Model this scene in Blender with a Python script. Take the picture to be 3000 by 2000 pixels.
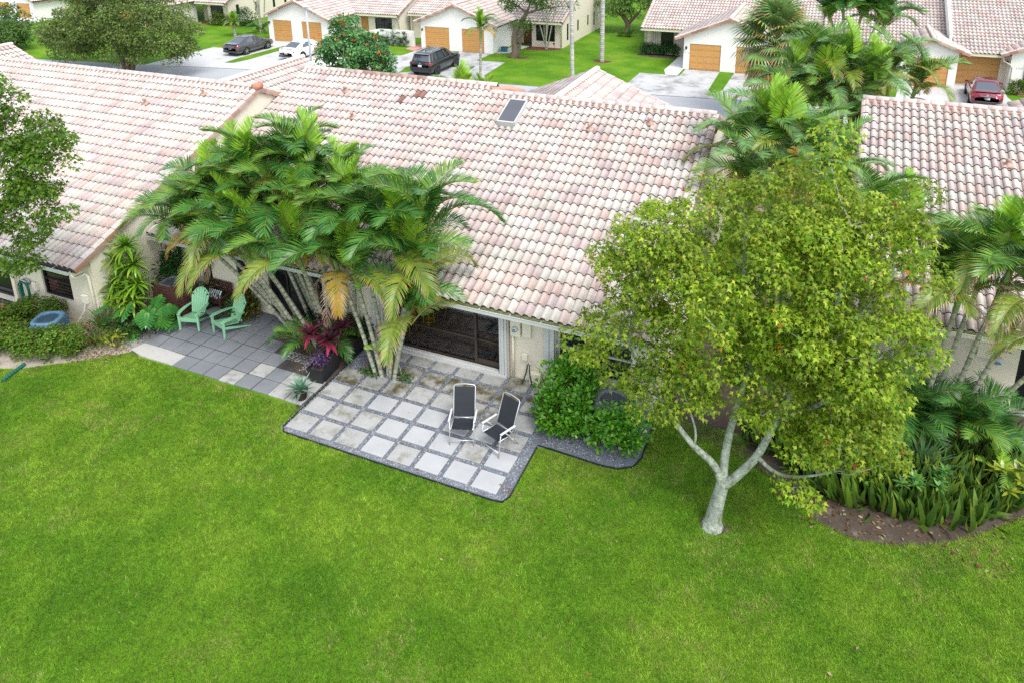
import bpy, math, random
import numpy as np
from mathutils import Vector, Matrix
from math import sin, cos, pi, radians, sqrt, atan2, hypot

random.seed(11)
RNG = np.random.default_rng(5)
scene = bpy.context.scene
for _o in list(bpy.data.objects):
    bpy.data.objects.remove(_o)
COL = scene.collection

# ------------------------------------------------------------------ camera
cam_data = bpy.data.cameras.new('camera')
cam = bpy.data.objects.new('camera', cam_data)
COL.objects.link(cam)
_p, _r, _y = .3007, -.0156, .4133
fwd = Vector((-sin(_y) * cos(_p), cos(_y) * cos(_p), -sin(_p)))
_rt = Vector((cos(_y), sin(_y), 0)); _up = _rt.cross(fwd)
rt = cos(_r) * _rt + sin(_r) * _up; up = -sin(_r) * _rt + cos(_r) * _up
cam.matrix_world = Matrix(((rt.x, up.x, -fwd.x, 0), (rt.y, up.y, -fwd.y, 0), (rt.z, up.z, -fwd.z, 13.5), (0, 0, 0, 1)))
cam_data.sensor_width = 36
cam_data.lens = 2206.4 / 3000 * 36
cam_data.shift_y = -(1000 - 363.3) / 3000
cam_data.clip_start = .1
cam_data.clip_end = 900
scene.camera = cam
CAMP = np.array((0, 0, 13.5))

# ------------------------------------------------------------------ sky, sun, exposure
SUN_EL, SUN_AZ = 56, 128          # azimuth clockwise from +Y
world = bpy.data.worlds.new('World'); scene.world = world; world.use_nodes = True
wn = world.node_tree; wn.nodes.clear()
w_out = wn.nodes.new('ShaderNodeOutputWorld'); w_bg = wn.nodes.new('ShaderNodeBackground')
w_sky = wn.nodes.new('ShaderNodeTexSky'); w_sky.sky_type = 'NISHITA'; w_sky.sun_disc = False
w_sky.sun_elevation = radians(SUN_EL); w_sky.sun_rotation = radians(SUN_AZ)
w_sky.air_density = 1.0; w_sky.dust_density = 1.5; w_sky.ozone_density = 1.0
w_hsv = wn.nodes.new('ShaderNodeHueSaturation'); w_hsv.inputs['Saturation'].default_value = .42
wn.links.new(w_sky.outputs[0], w_hsv.inputs['Color']); wn.links.new(w_hsv.outputs[0], w_bg.inputs[0])
w_bg.inputs[1].default_value = .15
wn.links.new(w_bg.outputs[0], w_out.inputs[0])
sun_data = bpy.data.lights.new('sun', 'SUN'); sun_data.energy = 1.1; sun_data.angle = radians(24)
sun_data.color = (1, .975, .94)
sun = bpy.data.objects.new('sun', sun_data); COL.objects.link(sun)
_sd = Vector((sin(radians(SUN_AZ)) * cos(radians(SUN_EL)), cos(radians(SUN_AZ)) * cos(radians(SUN_EL)), sin(radians(SUN_EL))))
sun.rotation_euler = _sd.to_track_quat('Z', 'Y').to_euler()
sun.location = (20, -20, 40)
scene.view_settings.view_transform = 'Standard'
scene.view_settings.look = 'None'
scene.view_settings.exposure = 1.38
scene.view_settings.gamma = 1
scene.view_settings.use_curve_mapping = False
try:
    scene.cycles.use_denoising = False; scene.cycles.use_adaptive_sampling = False; scene.cycles.use_light_tree = False; scene.cycles.max_bounces = 6; scene.cycles.diffuse_bounces = 3; scene.cycles.glossy_bounces = 2
    scene.cycles.transmission_bounces = 4; scene.cycles.transparent_max_bounces = 6
    scene.cycles.caustics_reflective = False; scene.cycles.caustics_refractive = False
except Exception:
    pass

# ------------------------------------------------------------------ helpers: materials
def _new(name):
    m = bpy.data.materials.new(name); m.use_nodes = True
    nt = m.node_tree; nt.nodes.clear()
    out = nt.nodes.new('ShaderNodeOutputMaterial')
    return m, nt, out

def _noise(nt, scale, detail=4, rough=.55, vec=None):
    n = nt.nodes.new('ShaderNodeTexNoise'); n.inputs['Scale'].default_value = scale
    n.inputs['Detail'].default_value = detail; n.inputs['Roughness'].default_value = rough
    if vec is not None: nt.links.new(vec, n.inputs['Vector'])
    return n.outputs[0]

def _ramp(nt, fac, stops):
    r = nt.nodes.new('ShaderNodeValToRGB'); e = r.color_ramp.elements
    while len(e) < len(stops): e.new(.5)
    for i, (p, c) in enumerate(stops):
        e[i].position = p; e[i].color = (*c, 1) if not isinstance(c, float) else (c, c, c, 1)
    nt.links.new(fac, r.inputs[0]); return r.outputs[0]

def _mix(nt, fac, a, b, mode='MIX'):
    n = nt.nodes.new('ShaderNodeMix'); n.data_type = 'RGBA'; n.blend_type = mode
    for s, v in ((n.inputs[0], fac), (n.inputs[6], a), (n.inputs[7], b)):
        if hasattr(v, 'node'): nt.links.new(v, s)
        elif isinstance(v, (int, float)): s.default_value = v
        else: s.default_value = (*v, 1)
    return n.outputs[2]

def mat(name, col, rough=.8, var=.12, vscale=3., fine=.08, fscale=40., bump=0., bscale=60., metal=0., spec=.4,
        attr=False, stain=None, coat=0., trans=0., streak=0.):
    """principled material: colour (or the mesh's 'Col'), broad and fine value variation, optional stain patches and bump"""
    m, nt, out = _new(name)
    b = nt.nodes.new('ShaderNodeBsdfPrincipled')
    pos = nt.nodes.new('ShaderNodeNewGeometry').outputs['Position']
    if attr:
        a = nt.nodes.new('ShaderNodeAttribute'); a.attribute_name = 'Col'; c = a.outputs['Color']
    else:
        rgb = nt.nodes.new('ShaderNodeRGB'); rgb.outputs[0].default_value = (*col, 1); c = rgb.outputs[0]
    if var:
        f = _ramp(nt, _noise(nt, vscale, 5, .6, pos), [(.3, 1 - var), (.7, 1 + var * .6)])
        c = _mix(nt, 1., c, f, 'MULTIPLY')
    if fine:
        f = _ramp(nt, _noise(nt, fscale, 3, .6, pos), [(.3, 1 - fine), (.7, 1 + fine)])
        c = _mix(nt, 1., c, f, 'MULTIPLY')
    if streak:      # run-off streaks down the slope (the roofs rise along y)
        mp = nt.nodes.new('ShaderNodeMapping'); mp.inputs['Scale'].default_value = (7, .45, .45); nt.links.new(pos, mp.inputs[0])
        f = _ramp(nt, _noise(nt, 1., 4, .6, mp.outputs[0]), [(.35, 1 - streak), (.62, 1 + streak * .25)]); c = _mix(nt, 1., c, f, 'MULTIPLY')
    if stain:
        sc_, lo, hi, scol = stain
        f = _ramp(nt, _noise(nt, sc_, 6, .65, pos), [(lo, 0.), (hi, 1.)])
        c = _mix(nt, f, c, scol)
    nt.links.new(c, b.inputs['Base Color'])
    b.inputs['Roughness'].default_value = rough; b.inputs['Metallic'].default_value = metal
    b.inputs['Specular IOR Level'].default_value = spec
    if coat: b.inputs['Coat Weight'].default_value = coat; b.inputs['Coat Roughness'].default_value = .08
    if bump:
        bn = nt.nodes.new('ShaderNodeBump'); bn.inputs['Strength'].default_value = bump; bn.inputs['Distance'].default_value = .02
        nt.links.new(_noise(nt, bscale, 4, .6, pos), bn.inputs['Height']); nt.links.new(bn.outputs[0], b.inputs['Normal'])
    sh = b.outputs[0]
    if trans:
        t = nt.nodes.new('ShaderNodeBsdfTranslucent'); nt.links.new(c, t.inputs[0])
        mx = nt.nodes.new('ShaderNodeMixShader'); mx.inputs[0].default_value = trans
        nt.links.new(sh, mx.inputs[1]); nt.links.new(t.outputs[0], mx.inputs[2]); sh = mx.outputs[0]
    nt.links.new(sh, out.inputs[0])
    return m

def leaf_mat(name, rough=.5, spec=.3, trans=.35):
    return mat(name, (1, 1, 1), rough=rough, var=.18, vscale=1.2, fine=.12, fscale=18, attr=True, spec=spec, trans=trans)

# ------------------------------------------------------------------ helpers: meshes
class MB:
    def __init__(s): s.v = []; s.f = []; s.c = []; s.mi = []; s.col = (1, 1, 1); s.m = 0
    def add(s, vs, fs, col=None, m=None):
        n = len(s.v); s.v += [tuple(v) for v in vs]
        col = col or s.col; m = s.m if m is None else m
        for f in fs:
            s.f.append(tuple(i + n for i in f)); s.c.append(col); s.mi.append(m)
    def quad(s, a, b, c, d, **k): s.add((a, b, c, d), ((0, 1, 2, 3),), **k)
    def box(s, c, d, rz=0, rx=0, ry=0, bev=0, **k):
        x, y, z = d[0] / 2, d[1] / 2, d[2] / 2
        R = Matrix.Rotation(rz, 3, 'Z') @ Matrix.Rotation(ry, 3, 'Y') @ Matrix.Rotation(rx, 3, 'X')
        if not bev:
            vs = [Vector((sx * x, sy * y, sz * z)) for sz in (-1, 1) for sy in (-1, 1) for sx in (-1, 1)]
            fs = ((0, 2, 3, 1), (4, 5, 7, 6), (0, 1, 5, 4), (2, 6, 7, 3), (0, 4, 6, 2), (1, 3, 7, 5))
        else:
            vs = []
            for (ix, iy, zz) in ((0, 0, -z), (0, 0, z - bev), (bev, bev, z)):
                vs += [Vector((sx * (x - ix), sy * (y - iy), zz)) for sx, sy in ((-1, -1), (1, -1), (1, 1), (-1, 1))]
            fs = [(3, 2, 1, 0), (8, 9, 10, 11)]
            for r in (0, 4):
                fs += [(r + i, r + (i + 1) % 4, r + 4 + (i + 1) % 4, r + 4 + i) for i in range(4)]
        c = Vector(c); s.add([c + R @ v for v in vs], fs, **k)
    def tube(s, pts, rad, n=6, cap=True, **k):
        pts = [Vector(p) for p in pts]
        if not isinstance(rad, (list, tuple)): rad = [rad] * len(pts)
        vs = []; fs = []; prev = None
        for i, p in enumerate(pts):
            t = (pts[min(i + 1, len(pts) - 1)] - pts[max(i - 1, 0)])
            t = t.normalized() if t.length > 1e-9 else Vector((0, 0, 1))
            if prev is None:
                a = Vector((1, 0, 0)) if abs(t.x) < .8 else Vector((0, 1, 0))
                u = t.cross(a).normalized()
            else:
                u = (prev - t * prev.dot(t)).normalized()
            w = t.cross(u); prev = u
            for j in range(n):
                q = 2 * pi * j / n; vs.append(p + (u * cos(q) + w * sin(q)) * rad[i])
        for i in range(len(pts) - 1):
            for j in range(n):
                a, b = i * n + j, i * n + (j + 1) % n; fs.append((a, b, b + n, a + n))
        if cap: fs += [tuple(range(n))[::-1], tuple(range((len(pts) - 1) * n, len(pts) * n))]
        s.add(vs, fs, **k)
    def lathe(s, prof, n=16, c=(0, 0, 0), ax='z', **k):
        vs = []; fs = []; c = Vector(c)
        for r, h in prof:
            for j in range(n):
                q = 2 * pi * j / n
                p = (r * cos(q), r * sin(q), h)
                if ax == 'x': p = (h, r * cos(q), r * sin(q))
                if ax == 'y': p = (r * sin(q), h, r * cos(q))
                vs.append(c + Vector(p))
        for i in range(len(prof) - 1):
            for j in range(n):
                a, b = i * n + j, i * n + (j + 1) % n; fs.append((a, b, b + n, a + n))
        fs += [tuple(range(n))[::-1], tuple(range((len(prof) - 1) * n, len(prof) * n))]
        s.add(vs, fs, **k)
    def poly(s, pts, z0, z1, **k):
        """vertical prism over a ground polygon"""
        n = len(pts); vs = [(x, y, z0) for x, y in pts] + [(x, y, z1) for x, y in pts]
        fs = [tuple(range(n))[::-1], tuple(range(n, 2 * n))] + [(i, (i + 1) % n, n + (i + 1) % n, n + i) for i in range(n)]
        s.add(vs, fs, **k)
    def mesh(s, name, mats, smooth=False, off=(0, 0, 0)):
        me = bpy.data.meshes.new(name)
        off = Vector(off)
        me.from_pydata([Vector(v) - off for v in s.v], [], s.f)
        for m in (mats if isinstance(mats, (list, tuple)) else [mats]): me.materials.append(m)
        if any(s.mi): me.polygons.foreach_set('material_index', s.mi)
        a = me.color_attributes.new('Col', 'FLOAT_COLOR', 'CORNER')
        cc = np.empty((len(me.loops), 4), np.float32); cc[:, 3] = 1
        lt = np.array([len(f) for f in s.f]); cc[:, :3] = np.repeat(np.array(s.c, np.float32).reshape(-1, 3), lt, 0)
        a.data.foreach_set('color', cc.ravel())
        if smooth: me.polygons.foreach_set('use_smooth', [True] * len(me.polygons))
        me.update(); return me

def np_mesh(name, verts, faces, cols, mats, k=3):
    """fast mesh from arrays: verts (N,3), faces (F,k), per-face colours (F,3)"""
    me = bpy.data.meshes.new(name); F = len(faces)
    me.vertices.add(len(verts)); me.vertices.foreach_set('co', np.ascontiguousarray(verts, np.float32).ravel())
    me.loops.add(F * k); me.loops.foreach_set('vertex_index', np.ascontiguousarray(faces, np.int32).ravel())
    me.polygons.add(F); me.polygons.foreach_set('loop_start', np.arange(0, F * k, k, dtype=np.int32))
    me.update(calc_edges=True)
    for m in (mats if isinstance(mats, (list, tuple)) else [mats]): me.materials.append(m)
    a = me.color_attributes.new('Col', 'FLOAT_COLOR', 'CORNER')
    cc = np.ones((F, k, 4), np.float32); cc[:, :, :3] = cols[:, None, :]
    a.data.foreach_set('color', cc.ravel())
    return me

# ------------------------------------------------------------------ helpers: objects
def obj(name, me, parent=None, kind=None, label=None):
    o = bpy.data.objects.new(name, me); COL.objects.link(o)
    if parent: o.parent = parent
    if kind: o['kind'] = kind
    if label: o['label'] = label
    return o

def thing(name, label, cat, loc=(0, 0, 0), rz=0, group=None, me=None):
    o = bpy.data.objects.new(name, me); COL.objects.link(o)
    o.location = loc; o.rotation_euler = (0, 0, rz)
    if me is None: o.empty_display_size = .3
    o['label'] = label; o['category'] = cat
    if group: o['group'] = group
    return o

def part(name, mb, mats, parent, smooth=False, world=False, kind=None, label=None):
    """one mesh object under its thing; world=True: the shape was laid out in scene coordinates"""
    off = (0, 0, 0)
    if world:
        p = parent; off = Vector((0, 0, 0))
        while p: off += Vector(p.location); p = p.parent
    return obj(name, mb.mesh(name, mats, smooth, off), parent, kind, label)

def copy_tree(o, parent=None):
    c = o.copy(); COL.objects.link(c)
    if parent: c.parent = parent
    for ch in o.children: copy_tree(ch, c)
    return c

def structure(name, mb, mats, smooth=False):
    return obj(name, mb.mesh(name, mats, smooth), None, 'structure')

def jit(c, d=.1):
    k = 1 + random.uniform(-d, d); return tuple(max(0, x * k * (1 + random.uniform(-d, d) * .3)) for x in c)

# ------------------------------------------------------------------ shared materials
WALL = mat('stucco_cream', (.68, .62, .495), .9, .05, .8, .03, 30, bump=.08, bscale=35, stain=(.9, .62, .85, (.60, .53, .38)))
WALL_W = mat('stucco_white', (.80, .78, .72), .9, .05, .6, .02, 30, bump=.05, bscale=30)
TRIM = mat('trim_cream', (.70, .66, .53), .6, .05, 2, .03, 30)
ALU = mat('white_aluminium', (.52, .525, .51), .4, .05, 3, .03, 30)
BRONZE = mat('bronze_frame', (.05, .038, .03), .4, .1, 3, .05)
BLACKM = mat('black_frame', (.012, .013, .015), .4, .1, 3, .05)
TILE = mat('concrete_roof_tile', (1, 1, 1), .85, .16, .9, .14, 26, bump=.25, bscale=40, attr=True, streak=.12)
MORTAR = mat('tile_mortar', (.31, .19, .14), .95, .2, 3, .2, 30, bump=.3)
TILE_END = mat('tile_end_painted_shadow', (.05, .032, .026), .95, .2, 3, .2, 30)  # near-black tile fronts: the shadow gap at each course, put into the colour
GLASS, _nt, _out = _new('dark_window_glass')
_b = _nt.nodes.new('ShaderNodeBsdfPrincipled'); _b.inputs['Base Color'].default_value = (.012, .014, .016, 1)
_b.inputs['Roughness'].default_value = .06; _b.inputs['Specular IOR Level'].default_value = .5; _nt.links.new(_b.outputs[0], _out.inputs[0])
SEE, _nt, _out = _new('clear_glass')
_g = _nt.nodes.new('ShaderNodeBsdfGlossy'); _g.inputs['Roughness'].default_value = .02; _g.inputs[0].default_value = (.9, .95, 1, 1)
_t = _nt.nodes.new('ShaderNodeBsdfTransparent'); _t.inputs[0].default_value = (.80, .82, .82, 1)
_fr = _nt.nodes.new('ShaderNodeFresnel'); _fr.inputs[0].default_value = 1.45
_mx = _nt.nodes.new('ShaderNodeMixShader'); _nt.links.new(_fr.outputs[0], _mx.inputs[0])
_nt.links.new(_t.outputs[0], _mx.inputs[1]); _nt.links.new(_g.outputs[0], _mx.inputs[2]); _nt.links.new(_mx.outputs[0], _out.inputs[0])
BARK_PALM = mat('palm_bark', (1, 1, 1), .85, .2, 4, .25, 25, attr=True, bump=.3, bscale=30)
BARK = mat('pale_bark', (.31, .345, .28), .9, .35, 6, .35, 26, bump=.7, bscale=25, stain=(7, .50, .66, (.12, .13, .09)))
BARK_D = mat('brown_bark', (.16, .12, .085), .95, .25, 3, .3, 20, bump=.6, bscale=20)
FROND = leaf_mat('palm_frond_leaf', .36, .42, .2)
LEAF = leaf_mat('tree_leaf', .5, .3, .4)
GLOSSY = leaf_mat('glossy_leaf', .3, .5, .25)

# ------------------------------------------------------------------ ground
def ground_mat():
    m, nt, out = _new('lawn_ground')
    b = nt.nodes.new('ShaderNodeBsdfPrincipled'); b.inputs['Roughness'].default_value = .9; b.inputs['Specular IOR Level'].default_value = .15
    pos = nt.nodes.new('ShaderNodeNewGeometry').outputs['Position']
    c = _ramp(nt, _noise(nt, .45, 6, .62, pos), [(.30, (.060, .170, .006)), (.48, (.095, .225, .008)), (.60, (.14, .265, .012)), (.72, (.21, .26, .05))])
    f = _ramp(nt, _noise(nt, 28, 4, .7, pos), [(.3, .55), (.7, 1.35)]); c = _mix(nt, 1., c, f, 'MULTIPLY')
    nt.links.new(c, b.inputs['Base Color'])
    bn = nt.nodes.new('ShaderNodeBump'); bn.inputs['Strength'].default_value = .8; bn.inputs['Distance'].default_value = .05
    nt.links.new(_noise(nt, 30, 3, .7, pos), bn.inputs['Height']); nt.links.new(bn.outputs[0], b.inputs['Normal'])
    nt.links.new(b.outputs[0], out.inputs[0]); return m
LAWN = ground_mat()
mb = MB(); mb.quad((-400, -120, 0), (400, -120, 0), (400, 600, 0), (-400, 600, 0)); structure('lawn', mb, LAWN)

def sheet(name, pts, z, m, thick=0):
    mb = MB()
    if thick: mb.poly(pts, z - thick, z)
    else: mb.add([(x, y, z) for x, y in pts], (tuple(range(len(pts))),))
    return structure(name, mb, m)

ROAD = mat('worn_asphalt', (.36, .37, .38), .9, .10, .3, .10, 30, bump=.2, bscale=60, stain=(.5, .55, .8, (.34, .35, .36)))
CONC = mat('driveway_concrete', (.50, .50, .49), .9, .10, .5, .06, 25, stain=(.9, .58, .82, (.30, .30, .29)))
CONC_W = mat('bright_concrete', (.68, .67, .64), .9, .05, .4, .05, 25, stain=(.6, .66, .9, (.45, .45, .43)))
CONC_D = mat('mildewed_concrete', (.46, .46, .45), .9, .12, .5, .08, 25, stain=(.7, .47, .68, (.20, .20, .19)))
far = [(-150, 30), (-90, 38.6), (-50, 44.8), (-43, 45.9), (-22, 48.6), (-11.8, 49.3), (-4.7, 49.85), (12, 51.6), (40, 54), (120, 60)]
sheet('road', far + [(x, y - 7.2) for x, y in far[::-1]], .006, ROAD)
mb = MB()
for (a, b) in zip(far[2:-1], far[3:]):
    mb.quad((a[0], a[1] - .05, .014), (b[0], b[1] - .05, .014), (b[0], b[1] + .07, .014), (a[0], a[1] + .07, .014))
structure('road_edge_joint', mb, mat('dark_joint', (.16, .16, .16), .95, .3, 1.5))
sheet('driveway', [(-52.9, 44.3), (-43, 45.85), (-43, 48), (-43.2, 56.7), (-50.3, 56.55), (-50.3, 52.1), (-52.9, 52.0)], .010, CONC)
sheet('driveway', [(-43, 45.85), (-34.9, 46.95), (-34.9, 54.5), (-43.1, 54.6)], .011, CONC_W)
sheet('driveway', [(-34.9, 46.95), (-23.2, 48.4), (-23.5, 49), (-24.4, 50.5), (-24.75, 55.3), (-27.3, 55.05), (-27.2, 58), (-34.1, 58), (-34.3, 54.7), (-34.9, 54.5)], .010, CONC_D)
sheet('driveway', [(-13.6, 49.1), (-13.55, 55.4), (-10.55, 55.4), (-10.5, 57.75), (-3.9, 57.75), (-3.4, 49.9)], .010, CONC_D)
sheet('driveway', [(3.6, 50.6), (4.4, 58.2), (7.5, 58.2), (7.7, 60), (10.9, 60), (10.7, 56.8), (11.3, 51.5)], .010, CONC)
sheet('driveway', [(-92.5, 38.2), (-91, 57), (-83.5, 57), (-80, 40)], .010, CONC)
GRASS_STRIP = LAWN
sheet('grass_strip', [(-46.95, 47.2), (-46.2, 47.4), (-45.9, 48.8), (-45.85, 56.3), (-46.8, 56.3), (-47.1, 48.9)], .045, LAWN, .04)
sheet('grass_strip', [(-31.1, 49.1), (-30.4, 49.7), (-30.3, 57.8), (-31.2, 57.8), (-31.5, 50.7)], .045, LAWN, .04)
sheet('grass_strip', [(-7.9, 57.6), (-7.8, 52), (-7.55, 51.45), (-7.3, 51.3), (-7.05, 51.6), (-6.9, 52.2), (-6.85, 57.6)], .045, LAWN, .04)
BRICKPAVE = mat('brick_walk', (.50, .27, .20), .9, .15, 1.5, .2, 8)
sheet('walkway', [(-34.1, 56.7), (-35.5, 57.3), (-35.55, 59), (-35.4, 63), (-33.2, 63), (-33.3, 58.2), (-34.05, 57.9)], .014, BRICKPAVE)
sheet('walkway', [(-12, 56.9), (-11.9, 63), (-10.75, 63), (-10.7, 55.5), (-11.6, 55.5)], .014, CONC_W)
sheet('walkway', [(11.4, 57.4), (18, 57.8), (18, 58.6), (11, 58.4)], .014, BRICKPAVE)
sheet('walkway', [(-27, 58.2), (-25.9, 58.6), (-25.3, 62), (-26.7, 62.2)], .014, CONC)
MULCH = mat('dark_mulch', (.075, .055, .04), .95, .3, 3, .4, 45, bump=.8, bscale=50, stain=(2.2, .55, .75, (.20, .17, .13)))
MULCH_R = mat('red_mulch', (.13, .045, .03), .95, .3, 2, .3, 30, bump=.5)
SAND = mat('sandy_soil', (.36, .31, .25), .95, .2, 2, .3, 40, bump=.5, bscale=40, stain=(2.5, .5, .7, (.13, .10, .07)))
def bed(pts, m, z=.006): return sheet('planting_bed', pts, z, m)
def blob(cx, cy, rx, ry, n=18, w=.15, ph=0.):
    return [(cx + rx * cos(2 * pi * i / n) * (1 + w * sin(3 * 2 * pi * i / n + ph)), cy + ry * sin(2 * pi * i / n) * (1 + w * cos(2 * 2 * pi * i / n + ph))) for i in range(n)]
bed([(-24.6, 11.5), (-22.6, 11.45), (-22.04, 11.65), (-21.46, 11.88), (-20.95, 12.28), (-20.13, 12.85), (-19.5, 13.4), (-19.05, 13.8), (-19.1, 17.1), (-21.05, 17.1), (-21.05, 14.44), (-24.9, 14.44), (-24.6, 12.8)], SAND)
bed([(-21, 15.6), (-19.12, 15.6), (-18.9, 16.9), (-12.4, 17.1), (-12.5, 13.2), (-13, 14.9), (-16, 15.7), (-19.1, 16.3)], MULCH, .005)
bed([(-.1, 15.7), (.2, 15.45), (.65, 14.9), (1.46, 14.65), (2.3, 14.85), (3.2, 15.25), (4.2, 16.05), (5.0, 16.8), (6.5, 18.3), (7.6, 20.6), (5.0, 20.86), (1.2, 20.86), (-1.6, 22.5), (-3.4, 21.5), (-3.45, 17), (-2.2, 16.6), (-1, 16.25)], MULCH)
bed(blob(-1.36, 13.86, .30, .24, w=.3), MULCH, .004)
bed(blob(-17.43, 58.2, .75, .6), MULCH_R)
bed([(-25.6, 62.2), (-22.3, 62.4), (-22.2, 61.5), (-23.4, 60.7), (-25, 60.6), (-26.2, 61.2)], MULCH_R)
bed(blob(-24.6, 57.3, 1.0, .5), MULCH_R)
bed([(-15.4, 62.6), (-12.3, 62.6), (-12.0, 61.2), (-13.6, 61.0), (-15.4, 61.6)], MULCH)
bed(blob(-62, 62.3, 3.2, .8), MULCH_R)
BRICK = mat('red_brick_paver', (.45, .17, .12), .9, .18, 4, .2, 25, bump=.2)
PATIO_BASE = mat('dark_joint_sand', (.06, .055, .05), .95, .2, 4, .3, 40)

# ------------------------------------------------------------------ patios of square slabs
SLAB_W = mat('pale_concrete_slab', (.40, .405, .405), .9, .10, 1.4, .05, 40, bump=.15, bscale=50, stain=(2.3, .62, .80, (.26, .25, .19)))
SLAB_S = mat('speckled_concrete_slab', (.36, .36, .345), .9, .14, 1.6, .10, 22, bump=.15, bscale=50, stain=(2.0, .50, .72, (.15, .14, .09)))
SLAB_M = mat('mossy_concrete_slab', (.34, .34, .31), .85, .15, 1.6, .10, 22, bump=.15, bscale=50, stain=(1.7, .42, .60, (.085, .07, .03)))
SLAB_G = mat('grey_concrete_slab', (.19, .20, .215), .9, .14, 1.2, .08, 30, bump=.15, bscale=50, stain=(1.5, .6, .85, (.15, .14, .12)))
SLAB_P = mat('weathered_pale_slab', (.36, .36, .345), .9, .16, 2, .1, 30, bump=.15, bscale=50, stain=(1.9, .5, .68, (.12, .11, .07)))
def slab_mesh(w, d, m):
    mb = MB(); mb.box((0, 0, .025), (w, d, .05), bev=.008); return mb.mesh('paving_slab', m)
gb = MB(); gb.poly([(-12.36, 12.81), (-12.22, 12.70), (-9.3, 12.70), (-6.2, 12.70), (-5.98, 12.74), (-5.9, 12.95), (-5.92, 14.7), (-5.5, 14.78), (-4.2, 14.72), (-3.8, 14.78), (-3.5, 14.98), (-3.38, 15.35), (-3.4, 17.12), (-12.4, 17.12)], 0, .012)
GRAVEL_BASE = mat('gravel_base', (.15, .17, .20), .95, .25, 3, .4, 50, bump=.8, bscale=55, stain=(1.1, .57, .75, (.12, .07, .045)))
gravel = structure('gravel_bed', gb, GRAVEL_BASE)
sm = {k: slab_mesh(.655, .58, k) for k in (SLAB_W, SLAB_S, SLAB_M)}
mossy = {(3, 2), (4, 2), (4, 3), (4, 4), (4, 5), (3, 5), (3, 6), (4, 6), (4, 7), (3, 0), (5, 6), (4, 8)}
speck = {(0, 0), (0, 1), (0, 2), (1, 0), (1, 1), (1, 2), (2, 0), (2, 1), (3, 1), (0, 4), (1, 6), (3, 4), (3, 7), (5, 5), (5, 7), (2, 7), (3, 3)}
for j in range(6):
    for i in range(9):
        if (j < 4 and i > 7) or (j in (4, 5) and i < 1) or (j == 4 and i == 1): continue
        k = SLAB_M if (j, i) in mossy else SLAB_S if (j, i) in speck or j > 4 else SLAB_W
        o = obj('paving_slab', sm[k], gravel)
        o.location = (-12.0 + .783 * i + random.uniform(-.012, .012), 13.155 + .732 * j + random.uniform(-.012, .012), random.uniform(-.004, .004))
        o.rotation_euler = (random.uniform(-.006, .006), random.uniform(-.006, .006), random.uniform(-.012, .012))
pb = MB(); pb.poly([(-19.1, 13.76), (-12.46, 13.74), (-12.46, 15.4), (-14.3, 15.5), (-15.6, 16.2), (-15.9, 17.1), (-19.1, 17.1)], 0, .010)
patio = structure('slab_patio', pb, PATIO_BASE)
gm = {k: slab_mesh(.562, .53, k) for k in (SLAB_G, SLAB_P, CONC_W)}
for j in range(6):
    for i in range(11):
        x, y = -18.79 + .60 * i, 13.995 + .567 * j
        if (i == 10 and j > 1) or (x > -14.9 and y > 15.4) or (x > -15.7 and y > 16) or (j == 5 and i < 1) or (i > 7 and y > 14.9): continue
        if j == 0 and i < 3: continue
        k = SLAB_P if (i >= 9 and j < 2) or (j, i) in ((0, 6), (1, 7)) else SLAB_G
        o = obj('paving_slab', gm[k], patio)
        o.location = (x + random.uniform(-.01, .01), y + random.uniform(-.01, .01), random.uniform(-.004, .003))
        o.rotation_euler = (0, 0, random.uniform(-.012, .012))
mb = MB(); mb.poly([(-19.15, 13.86), (-18.6, 13.73), (-17.3, 13.74), (-17.28, 14.24), (-18.0, 14.27), (-19.02, 14.27)], 0, .045)
sp = obj('concrete_patch', mb.mesh('concrete_patch', mat('poured_pale_concrete', (.44, .43, .40), .9, .12, 2, .1, 30, stain=(2, .55, .75, (.34, .29, .24)))), patio)
# edging strips
EDGE = mat('black_plastic_edging', (.02, .021, .024), .5, .1, 3, .1)
mb = MB()
def strip(mb, pts, h=.045, w=.022):
    for a, b in zip(pts, pts[1:]):
        d = Vector((b[0] - a[0], b[1] - a[1], 0)); L = d.length
        mb.box(((a[0] + b[0]) / 2, (a[1] + b[1]) / 2, h / 2), (L + w * .6, w, h), rz=atan2(d.y, d.x))
strip(mb, [(-12.42, 16.9), (-12.40, 12.85), (-12.25, 12.68), (-9.3, 12.67), (-6.2, 12.67), (-5.97, 12.71), (-5.87, 12.93), (-5.89, 14.68)])
strip(mb, [(-5.89, 14.75), (-5.5, 14.75), (-4.2, 14.69), (-3.8, 14.74), (-3.46, 14.95), (-3.34, 15.35), (-3.36, 16.6)])
structure('bed_edging', mb, EDGE)
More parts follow.
